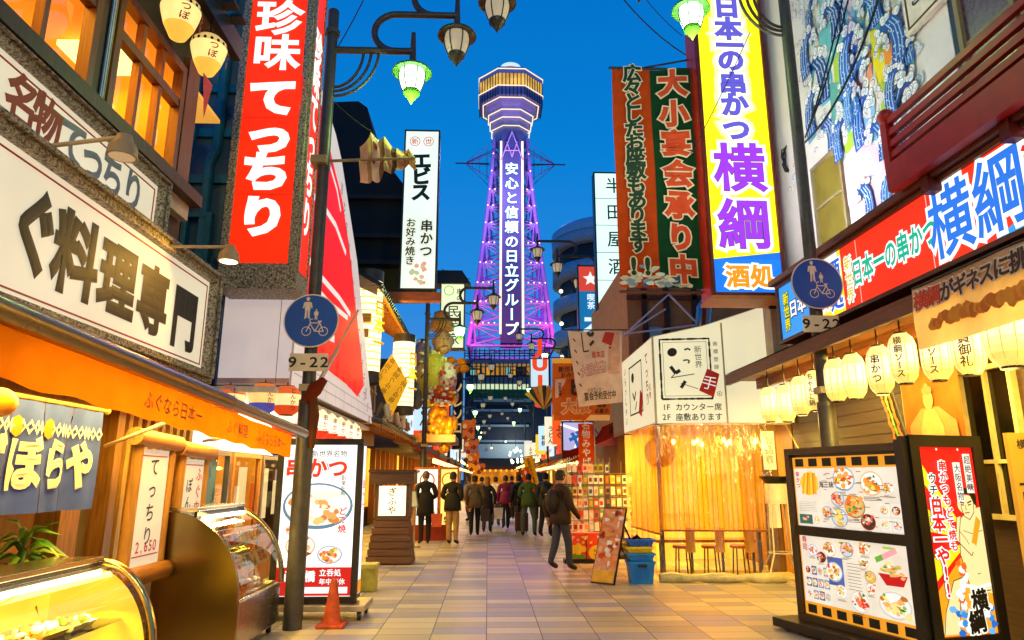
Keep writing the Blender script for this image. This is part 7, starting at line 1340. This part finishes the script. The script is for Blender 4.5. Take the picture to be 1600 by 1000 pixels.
# ---------------------------------------------------------------- far shop rows
def shop_row(side, Y0, n, seed):
    rng = random.Random(seed); Yc = Y0
    for i in range(n):
        L = rng.uniform(8, 12); X = (-3.1 if side < 0 else 5.1) + rng.uniform(-.2, .2); h = rng.uniform(5.2, 7.5) if i else 6.0; sgn = -side     # normal towards the street
        if side > 0 and Yc < 30: h = 4.5
        c = ['7a5a3a', '5a4a40', '8a7a68', '4a4448', '6a5040'][rng.randrange(5)]
        lab = ['%s far shopfront on the statue side, %s' % (rng.choice(['warm lit', 'bright yellow', 'amber lit', 'pale lit']), ['nearest the statue', 'beyond the gourds', 'past the orange banners', 'close to the tower', 'at the very end'][i])] if side < 0 else ['%s far shopfront on the stall side, %s' % (rng.choice(['warm lit', 'bright yellow', 'amber lit', 'pale lit']), ['beyond the postcard racks', 'under the orange banners', 'by the far flags', 'close to the tower', 'at the very end'][i])]
        o = thing('shop_building', lab[0], 'building', (X, Yc + L / 2, 0), 'shopfronts along the far street'); fr = FL(X) if side < 0 else FRt(X); f0, f1 = (Yc, Yc + L) if side < 0 else (-(Yc + L), -Yc)
        mb = MB(); mb.fbox(fr, f0, 2.7, f1 - .02, h, -6, 0, S(c, .7)); mb.fbox(fr, f0, 0, f1 - .02, 2.7, -6, -1.2, S(c, .7)); mb.build('wall', o)
        mb = MB(); mb.rect(fr, f0, .6, f1, 2.7, -1.19, G(rng.choice(['ffb82e', 'ffd060', 'ff9a1e', 'ffe090']), 1.1, .5, .9)); mb.build('lit_front', o)
        mb = MB()
        for k in range(6): a = f0 + .4 + k * (L - .8) / 6; mb.fbox(fr, a, .0, a + .12, 2.7, -1.1, -.9, wood('8a5020')); mb.fbox(fr, a + .2, .2, a + .9, .9, -1.0, -.5, S(rng.choice(['c83a1e', 'e8a01e', 'd8d0c0', '8a5a2a']), .5))
        mb.build('counter', o)
        aw_c = rng.choice(['b83a1a', 'd8a01e', 'c8641e', '3a6a4a', 'e8d8b0']); mb = MB(); mb.grid(lambda u, v: fr.p(f0 + u * L, 3.0 - v * .65, v * 1.2), 8, 4, cloth(aw_c, .5)); mb.grid(lambda u, v: fr.p(f0 + u * L, 2.35 - v * .28 - .03 * math.cos(u * 90), 1.2), 40, 2, cloth(aw_c, .5)); mb.build('awning', o)
        mb = MB()
        for k in range(8): mb.ball(fr.p(f0 + .5 + k * (L - 1) / 7, 2.25, 1.25), .09, .09, .1, G('ffd890', 2.2, sample=False), 8, 6).cut()
        mb.build_each('bulb', o)
        for k in range(2):
            mb = MB(); a = f0 + L * (.25 + .45 * k); mb.fbox(fr, a - .9, 3.3, a + .9, min(h - .1, 3.3 + rng.uniform(.9, 1.6)), .0, .2, G(rng.choice(['ffe9b0', 'f04a1e', 'ffffff', 'ffd23a', 'd8f0ff', 'ff9a3a']), .9)); mb.text(fr, rng.choice(['名物串かつ', '大阪みやげ', '酒場', '寿司', 'お好み焼']), a, 3.72, .32, S('3a1a10'), .21, .03, dd=.02); mb.build('signboard', o)
        for k in range(2):
            z0 = rng.uniform(3.4, 4.0); d0 = .3; yy_ = Yc + L * (.2 + .5 * k); fr3 = FF(yy_); xx = X + sgn * .75
            mb = MB(); mb.fbox(fr3, xx - .4, z0, xx + .4, z0 + rng.uniform(1.3, 2.2), -.2, 0, G(rng.choice(['fff0c8', 'f05a1e', 'ffd23a', 'c8e8ff', 'f8a03a', 'e8e0d0']), .85)); mb.text(fr3, rng.choice(['串かつ', '居酒屋', 'うどん', '将棋', 'ふぐ']), xx, z0 + .75, .4, S('4a1a10'), .02, .03, vert=True, dd=.02); mb.build('blade_sign', o)
        lamp('shop_light', 'POINT', tuple(fr.p((f0 + f1) / 2, 2.0, .9)), 70, 'ffd48a', .3); Yc += L + .05
shop_row(-1, 25.5, 5, 31); shop_row(1, 24.5, 5, 47)
# ---------------------------------------------------------------- overhead cables
def cable(lab, a, b, sag, r=.012):
    mb = MB(); mb.tube([a.lerp(b, t / 14) - Vector((0, 0, sag * 4 * (t / 14) * (1 - t / 14))) for t in range(15)], r, S('1a1a1c', .6), 5); mb.build('cable', label=lab, cat='cable', loc=a, group='overhead cables')
cable('black cable sweeping from the top edge down the mural to the right pole', aX(1372, 0, 4.8), aX(1255, 225, 4.3), .25, .016); cable('thin cable left of the sweeping one across the mural', aX(1325, 0, 4.8), aX(1262, 205, 4.3), .1); cable('thin cable nearest the right pole crossing the mural', aX(1316, 0, 4.8), aX(1258, 215, 4.3), .1)
cable('cable rising left from the banner bracket into the sky', aY(975, 0, 11), aY(1072, 86, 11), .1); cable('thin wire beside the cable over the orange banner', aY(1010, 0, 11.5), aY(1066, 56, 11.5), .05, .008); cable('wire from the lamp bracket down past the crumpled banner', aY(515, 152, 8.3), aY(580, 205, 8.6), .03, .006); cable('thin wire across the yellow vertical sign', aY(1172, 50, 10.3), aY(1080, 240, 10.3), .05, .007); cable('pale wire beside the left lamp post top', aY(568, 0, 8.3), aY(527, 75, 8.2), .02, .008)
for i, (a, b) in enumerate((((905, 505), (1000, 500)), ((728, 488), (750, 492)), ((690, 420), (735, 436)))): cable(['distant wire before the curved apartment block', 'distant wire left of the tower foot', 'distant wire above the small roofed sign'][i], aY(*a, 40), aY(*b, 40), .1, .02)
o = thing('cable_coil', 'tangle of coiled black cable on the wall behind the right lamp post', 'cable', aY(1235, 252, 10.9)); mb = MB(); rng = random.Random(2); c = aY(1236, 250, 10.5)
for k in range(6): mb.tube([c + Vector((rng.uniform(.1, .2) * math.cos(6.28 * t / 12 + k), .02 * k - .1, .3 * math.sin(6.28 * t / 12 + k) * rng.uniform(.8, 1.1))) for t in range(13)], .012, BLACK, 5)
mb.build('loops', o)
mb = MB(); fr = FF(11.05); mb.fbox(fr, 4.75, 3.3, 6.5, 9.5, -.3, 0, S('b8a890', .6)); mb.fbox(fr, 4.72, 6.3, 6.5, 7.0, .0, .08, S('7a2a14', .5)); mb.fbox(fr, 4.72, 4.4, 6.5, 5.6, .0, .06, S('2a1e16', .5)); mb.fbox(fr, 4.72, 8.3, 6.5, 9.2, 0, .09, S('8a1e12', .5)); mb.build('wall_end', bpy.data.objects['mural_building'])

# ---------------------------------------------------------------- people
def person(X, Y, H, ang, coat, pants, hair, lab, stride=.0, arms=(0, 0), hem=.80, shoe='1a1614', skin='c98f68', female=False, cap=None, bag=None, lean=0, hand_front=False, stance=.09, seed=0):
    o = thing('person', lab, 'person', (0, 0, 0), 'people in the street'); s = H / 1.72; rng = random.Random(seed)
    V = []; E = []; Rr = []
    def add(p, r, par=None):
        V.append(Vector(p)); Rr.append(r)
        if par is not None: E.append((par, len(V) - 1))
        return len(V) - 1
    fat = .92 if female else 1.05
    pel = add((0, 0, .93), (.165 * fat, .115)); sp1 = add((0, lean * .3, 1.1), (.165 * fat, .115), pel); ch_ = add((0, lean * .6, 1.28), (.165 * fat, .115), sp1); nk0 = add((0, lean, 1.42), (.125, .09), ch_); nk = add((0, lean + .005, 1.49), (.05, .05), nk0); hd0 = add((0, lean + .02, 1.56), (.072, .084), nk); hd1 = add((0, lean + .02, 1.64), (.082, .1), hd0); add((0, lean + .01, 1.70), (.058, .07), hd1)
    hands = []
    for k, sx_ in enumerate((-1, 1)):
        sh = add((sx_ * .195 * fat, lean * .9, 1.385), (.078, .08), nk0); a = arms[k]
        el_ = Vector((sx_ * (.255 + .02 * abs(a)), lean * .6 - .06 + a * .16, 1.12)); e_ = add(el_, (.066, .068), sh)
        wr = Vector((sx_ * (.24 if not hand_front else .12), (.05 + a * .34) if not hand_front else .2, .89 + abs(a) * .06 if not hand_front else 1.05)); w_ = add(wr, (.042, .046), e_); hp = wr + (wr - el_).normalized() * .085; add(hp, (.036, .022), w_); hands.append((wr, hp, sx_))
        st = stride * sx_; hip = add((sx_ * .085, 0, .87), (.1, .108), pel); kn = add((sx_ * (stance + .005), st * .22 + (.03 if st else .015), .48), (.072, .076), hip); an = add((sx_ * stance, st * .42 - (.02 if st > 0 else .04 if st < 0 else 0), .09 + (.05 if st < 0 else 0)), (.055, .06), kn); to = add((sx_ * (stance + .02), st * .42 + .14, .035 + (.0 if st >= 0 else .02)), (.042, .03), an)
    me = bpy.data.meshes.new('person_body'); me.from_pydata([v * s for v in V], E, []); me.update()
    tmp = bpy.data.objects.new('person_tmp', me); COL.objects.link(tmp); sk = tmp.modifiers.new('s', 'SKIN'); sk.use_smooth_shade = True; sk.branch_smoothing = .6
    for i, d in enumerate(me.skin_vertices[0].data): d.radius = (Rr[i][0] * s, Rr[i][1] * s); d.use_root = (i == 0)
    tmp.modifiers.new('d', 'SUBSURF').levels = 2; dg = bpy.context.evaluated_depsgraph_get(); ev_ = tmp.evaluated_get(dg); m2 = ev_.to_mesh()
    mb = MB(); vs = [v.co.copy() for v in m2.vertices]; SKM = S(skin, .5); CM = S(coat, .75, var=.3, scale=12, bump=.3); PM = S(pants, .75, var=.25, scale=14, bump=.3); SM = S(shoe, .4)
    groups = {}
    for p in m2.polygons:
        c = p.center / s
        if c.z > 1.5: m = SKM
        elif any((c - (wr + (hp - wr) * .3)).dot(hp - wr) > 0 and (c - hp).length < .16 for wr, hp, _ in hands): m = SKM
        elif c.z < .1 + (.05 if stride and c.y * 1 < -.1 else 0): m = SM
        elif c.z < hem + .1 and abs(c.x) < .2 and (c.z < .86 or abs(c.x) < .16): m = PM if c.z < .9 else CM
        else: m = CM
        groups.setdefault(m, []).append(tuple(p.vertices))
    b = None
    for m, fs in groups.items():
        if b is None: mb.add(vs, fs, m, True)
        else:
            i = mb.mi(m)
            for f in fs: mb.f.append(f); mb.m.append(i); mb.sm.append(True)
        b = 1
    ev_.to_mesh_clear(); bpy.data.objects.remove(tmp); bpy.data.meshes.remove(me)
    hc = Vector((0, lean + .02, 1.625)) * s
    mb.ball(hc + Vector((0, .1, -.01)) * s, .014 * s, .02 * s, .022 * s, SKM, 8, 6)
    for sx_ in (-1, 1): mb.ball(hc + Vector((sx_ * .078, .0, -.01)) * s, .012 * s, .022 * s, .032 * s, SKM, 8, 6); mb.ball(hc + Vector((sx_ * .03, .085, .012)) * s, .011 * s, .008 * s, .007 * s, BLACK, 6, 5)
    mb.ball(hc + Vector((0, .088, -.05)) * s, .022 * s, .008 * s, .007 * s, S('8a3a30', .5), 8, 5)
    for wr, hp, sx_ in hands:
        d = (hp - wr).normalized(); side = Vector((0, 1, 0)) if not hand_front else Vector((1, 0, 0)); side = (side - d * side.dot(d)).normalized(); inn = d.cross(side) * 1
        for k in range(4): b0 = hp + side * (-.024 + .016 * k) + d * .01; L_ = (.06, .07, .066, .05)[k]; mb.tube([b0 * s, (b0 + d * L_ * .55 + inn * .006) * s, (b0 + d * L_ + inn * .022) * s], [.009 * s, .008 * s, .006 * s], SKM, 6)
        b0 = wr + (hp - wr) * .4 + side * .028; mb.tube([b0 * s, (b0 + side * .022 + d * .03) * s, (b0 + side * .02 + d * .06) * s], [.011 * s, .009 * s, .007 * s], SKM, 6)
    mb.build('body', o)
    mb = MB(); HM = S(hair, .6, var=.3, scale=30)
    def hairpt(u, v): a = 6.2832 * u; e = v * math.pi * .62; low = -.02 if math.sin(a) > .3 else 0; r = Vector((.086 * math.sin(e) * math.cos(a), .104 * math.sin(e) * math.sin(a) - .008, .105 * math.cos(e))); 
    def hp_(u, v):
        a = 6.2832 * u; front = max(0, math.sin(a)); e = v * math.pi * (.8 - .42 * front); return hc + Vector((.09 * math.sin(min(e, 1.9)) * math.cos(a), .108 * math.sin(min(e, 1.9)) * math.sin(a) - .008, .105 * math.cos(e) + .012)) * s
    mb.grid(hp_, 22, 9, HM)
    if female: mb.grid(lambda u, v: hc + Vector(((.09 - .01 * v) * math.cos(math.pi * (1 + u)), .1 * math.sin(math.pi * (1 + u)) - .012, .0 - .2 * v)) * s, 14, 5, HM)
    mb.build('hair', o)
    mb = MB(); z0, z1 = hem, 1.02
    mb.lathe([(.17 * fat * s, (z0 + .015) * s), ((.212 if not female else .2) * fat * s, z0 * s), (.208 * fat * s, (z0 + .12) * s), (.2 * fat * s, z1 * s), (.19 * fat * s, (z1 + .12) * s), (.14 * s, (z1 + .2) * s)], (0, 0, 0), CM, 22, True, 1.0, .76); mb.build('coat_hem', o)
    mb = MB(); mb.tube([Vector((.062 * math.cos(6.2832 * k / 14), lean + .062 * math.sin(6.2832 * k / 14), 1.47 + .01 * math.sin(6.2832 * k / 14))) * s for k in range(15)], .02 * s, CM, 6); mb.build('collar', o)
    if cap: mb = MB(); mb.lathe([(.092 * s, .03 * s), (.095 * s, .06 * s), (.07 * s, .1 * s), (.01, .115 * s)], hc, S(cap, .7), 18, True, 1, 1.12); mb.build('cap', o)
    o.location = (X, Y, 0); o.rotation_euler = (0, 0, ang)
    return o
PPL = [(663, 850, 1.78, .1, '15130f', '131210', '5a5048', 'man in long black coat and black trousers standing before the lit name boards', dict(hem=.66, hand_front=True)),
       (706, 851, 1.76, -.05, '17150f', 'a8854a', '3a2e24', 'man in black jacket and khaki trousers standing beside the man in black', dict(hand_front=True)),
       (741, 838, 1.68, -.1, '6a5a3a', '16140f', '2a2420', 'man in olive jacket and dark cap walking away', dict(cap='1f1c1a', stride=.25, arms=(-.3, .3))),
       (761, 833, 1.66, .1, '1a1a22', '3a3a44', 'a8763a', 'woman with light brown hair and black coat walking away', dict(female=True, hem=.6, stride=.25, arms=(.2, -.2))),
       (790, 827, 1.7, 0, '7a1a4a', '22202a', '2a2220', 'person in magenta jacket walking away in the middle of the street', dict(stride=.3, arms=(.2, -.2))),
       (774, 822, 1.66, .1, 'd8ccc0', '5a544c', '2a2420', 'person in pale coat walking far away beside the magenta jacket', dict(stride=.2)),
       (811, 830, 1.7, .1, '1c1a1c', '4a4238', '1a1614', 'person in black jacket walking close to the man in green', dict(stride=.25, arms=(.2, -.2))),
       (826, 838, 1.74, -.2, '3f5a1e', '4a5a5a', '14110f', 'man in green jacket and grey jeans with legs apart', dict(stance=.17, hand_front=True)),
       (853, 840, 1.76, -.1, '2a2e34', '15141a', '14110f', 'man with black backpack walking towards the souvenir racks', dict(stride=.3, arms=(.2, -.2))),
       (877, 892, 1.74, -1.0, '3a2818', '3a3e4a', '2a1e16', 'man in dark brown jacket and grey jeans striding past the postcard rack', dict(stride=.32, arms=(-.5, .5))),
       (838, 815, 1.68, .2, '4a4a52', '1a1a1e', '1a1614', 'distant person in grey jacket behind the man in green', dict(stride=.2)),
       (752, 815, 1.66, -.2, '8a6a4a', '2a2a2e', '2a2420', 'distant person in tan jacket left of the crowd', dict(stride=.2)),
       (800, 812, 1.7, .1, '2a3a5a', '1a1a1e', '2a2420', 'distant person in navy jacket at the centre of the crowd', dict(stride=.25)),
       (732, 815, 1.66, .3, 'b8aa98', '3a3430', '4a3a2a', 'distant person in beige jacket by the yellow lit shopfront', dict(stride=.2))]
ANG = [.25, -.3, .1, -.2, .15, -.3, .35, -.1, -.45, 0, .4, -.5, .2, .5]
for i, (px, py, H, ang, coat, pants, hair, lab, kw) in enumerate(PPL):
    g_ = aZ(px, py); o = person(g_.x, g_.y, H, ang + ANG[i], coat, pants, hair, lab, seed=i, **kw)
    if 'backpack' in lab:
        b = thing('backpack', 'black backpack with small pale logo on the man near the souvenir racks', 'backpack', (g_.x, g_.y - .2, 1.05)); mb = MB(); mb.ball((g_.x, g_.y - .2, 1.25), .17, .1, .24, BLACK, 14, 10); mb.build('bag', b); mb = MB(); mb.box(g_.x - .04, g_.y - .305, 1.16, g_.x + .04, g_.y - .295, 1.19, WHITE); mb.build('badge', b)
    if 'brown jacket' in lab:
        b = thing('shoulder_bag', 'dark shoulder bag with reddish strap on the striding man', 'bag', (g_.x, g_.y, 1.0)); mb = MB(); mb.ball((g_.x - .16, g_.y - .12, 1.2), .12, .14, .22, S('241a14', .6), 12, 8); mb.tube([(g_.x - .12, g_.y - .16, 1.44), (g_.x - .24, g_.y - .1, 1.2), (g_.x - .2, g_.y - .12, 1.0)], .022, S('9a2a1e', .6)); mb.build('bag', b)
for px, py, dx, c, lab in ((763, 833, .3, 'd8d0c4', 'white paper carrier bag held by the woman in the black coat'), (790, 827, -.28, '2a3a6a', 'blue tote bag beside the person in magenta'), (663, 850, .3, 'c8562a', 'small orange paper bag at the side of the man in black'), (741, 838, .3, '3a2a20', 'brown satchel carried by the man in the olive jacket')):
    g_ = aZ(px, py); b = thing('carrier_bag', lab, 'bag', (g_.x + dx, g_.y - .05, .45)); mb = MB(); mb.add([(g_.x + dx + sx_ * (.12 if z < .5 else .14), g_.y - .05 + sy_ * .05, z) for z in (.42, .74) for sx_, sy_ in ((-1, -1), (1, -1), (1, 1), (-1, 1))], [(3, 2, 1, 0), (4, 5, 6, 7), (0, 1, 5, 4), (1, 2, 6, 5), (2, 3, 7, 6), (3, 0, 4, 7)], S(c, .6)); mb.build('bag', b); mb = MB(); mb.tube([(g_.x + dx - .07, g_.y - .05, .74), (g_.x + dx - .03, g_.y - .05, .86), (g_.x + dx + .03, g_.y - .05, .86), (g_.x + dx + .07, g_.y - .05, .74)], .008, DARK, 5); mb.build('handle', b)
g_ = aZ(815, 833); o = thing('suitcase', 'dark red upright suitcase beside the man in green', 'suitcase', (g_.x, g_.y, 0)); mb = MB(); mb.box(g_.x - .2, g_.y - .12, .06, g_.x + .2, g_.y + .12, .6, S('4a1a14', .5)); mb.build('body', o, bevel=.03); mb = MB(); mb.tube([(g_.x - .12, g_.y, .6), (g_.x - .12, g_.y, 1.0), (g_.x + .12, g_.y, 1.0), (g_.x + .12, g_.y, .6)], .012, BLACK); mb.build('handle', o)
for sx_ in (-1, 1): mb = MB(); mb.ball((g_.x + sx_ * .15, g_.y, .035), .02, .035, .035, BLACK); mb.build('wheel', o)

# ---------------------------------------------------------------- light from the shop lamps
lamp('awning_light', 'AREA', (-2.75, 5.2, 2.27), 78, 'ffd08a', .4, (0, R(-8), 0), sy=4.5)
lamp('window_light', 'AREA', (-4.2, 5.4, 5.9), 60, 'ffc25c', 1.0, (0, 0, 0), sy=3)
lamp('eave_light', 'AREA', (4.45, 7.0, 3.0), 170, 'ffda98', .4, (0, R(12), 0), sy=6)
lamp('mural_light', 'AREA', (4.15, 8.6, 4.75), 66, 'f4f8ff', .15, sy=3.4, aim=(5.2, 8.6, 7.6))

# far lit arcade that closes the street under the tower
o = thing('arcade', 'far arcade entrance glowing orange with rows of bulbs at the street end', 'arcade', (1.3, 118, 0)); mb = MB(); mb.box(-3.5, 116, 3.2, 5.6, 128, 4.6, S('6a4a2a', .6)); mb.box(-3.5, 116, 0, -3.1, 128, 3.2, S('8a5a2a')); mb.box(5.2, 116, 0, 5.6, 128, 3.2, S('8a5a2a')); mb.build('canopy', o); mb = MB(); mb.rect(FF(127.9), -3.1, 0, 5.2, 3.2, 0, G('d8801e', .8, .5, .6)); mb.build('lit_interior', o)
mb = MB()
for sx_ in (-2.7, 4.8):
    for k in range(36): mb.ball((sx_, 66 + k * 1.7, 3.3), .11, .11, .13, G('ffd070', 5, sample=False), 6, 5).cut()
mb.build_each('bulb', o)
for k in range(9):
    mb = MB(); mb.lathe([(.12, -.2), (.2, 0), (.12, .2)], (-2.3 + k * .9, 115.5, 2.9), G('ff9a2a', 1.4, sample=False), 10); mb.build('lantern', o)
street_lamp(-2.05, -6.1, 1, 7.72, 1, 0, (3, 0, 0), 'street lamp added unseen behind the camera on the showcase side'); street_lamp(4.2, -6.1, -1, 8.9, 1.22, 1.05, (3, 0, 0), 'street lamp added unseen behind the camera on the lantern side')  # added lamps out of view; boosted heads brighten the sign plates facing the camera

for i, Yq in enumerate((66, 82)):
    street_lamp(-2.05, Yq, 1, 7.3, 1, -.35, (1, 0, 0), ['tiny street lamp near the tower on the gourd side', 'smallest street lamp before the arcade on the gourd side'][i]); street_lamp(4.4, Yq, -1, 9.2, 1.25, 1.35, (1, 0, 0), ['tiny street lamp near the tower on the flag side', 'smallest street lamp before the arcade on the flag side'][i])
o = thing('bulb_cluster', 'cluster of greenish white bulbs hanging over the far crowd', 'lights', aY(806, 712, 60)); rng = random.Random(5)
for k in range(16): mb = MB(); p = aY(806 + rng.uniform(-10, 10), 712 + rng.uniform(-12, 12), 60 + rng.uniform(-.5, .5)); mb.ball(p, .1, .1, .12, G('e4ffd8', 3.5, sample=False), 8, 6); mb.build('bulb', o)
mb = MB(); mb.tube([aY(806, 712, 60), aY(806, 680, 60)], .02, DARK, 5); mb.build('cord', o)
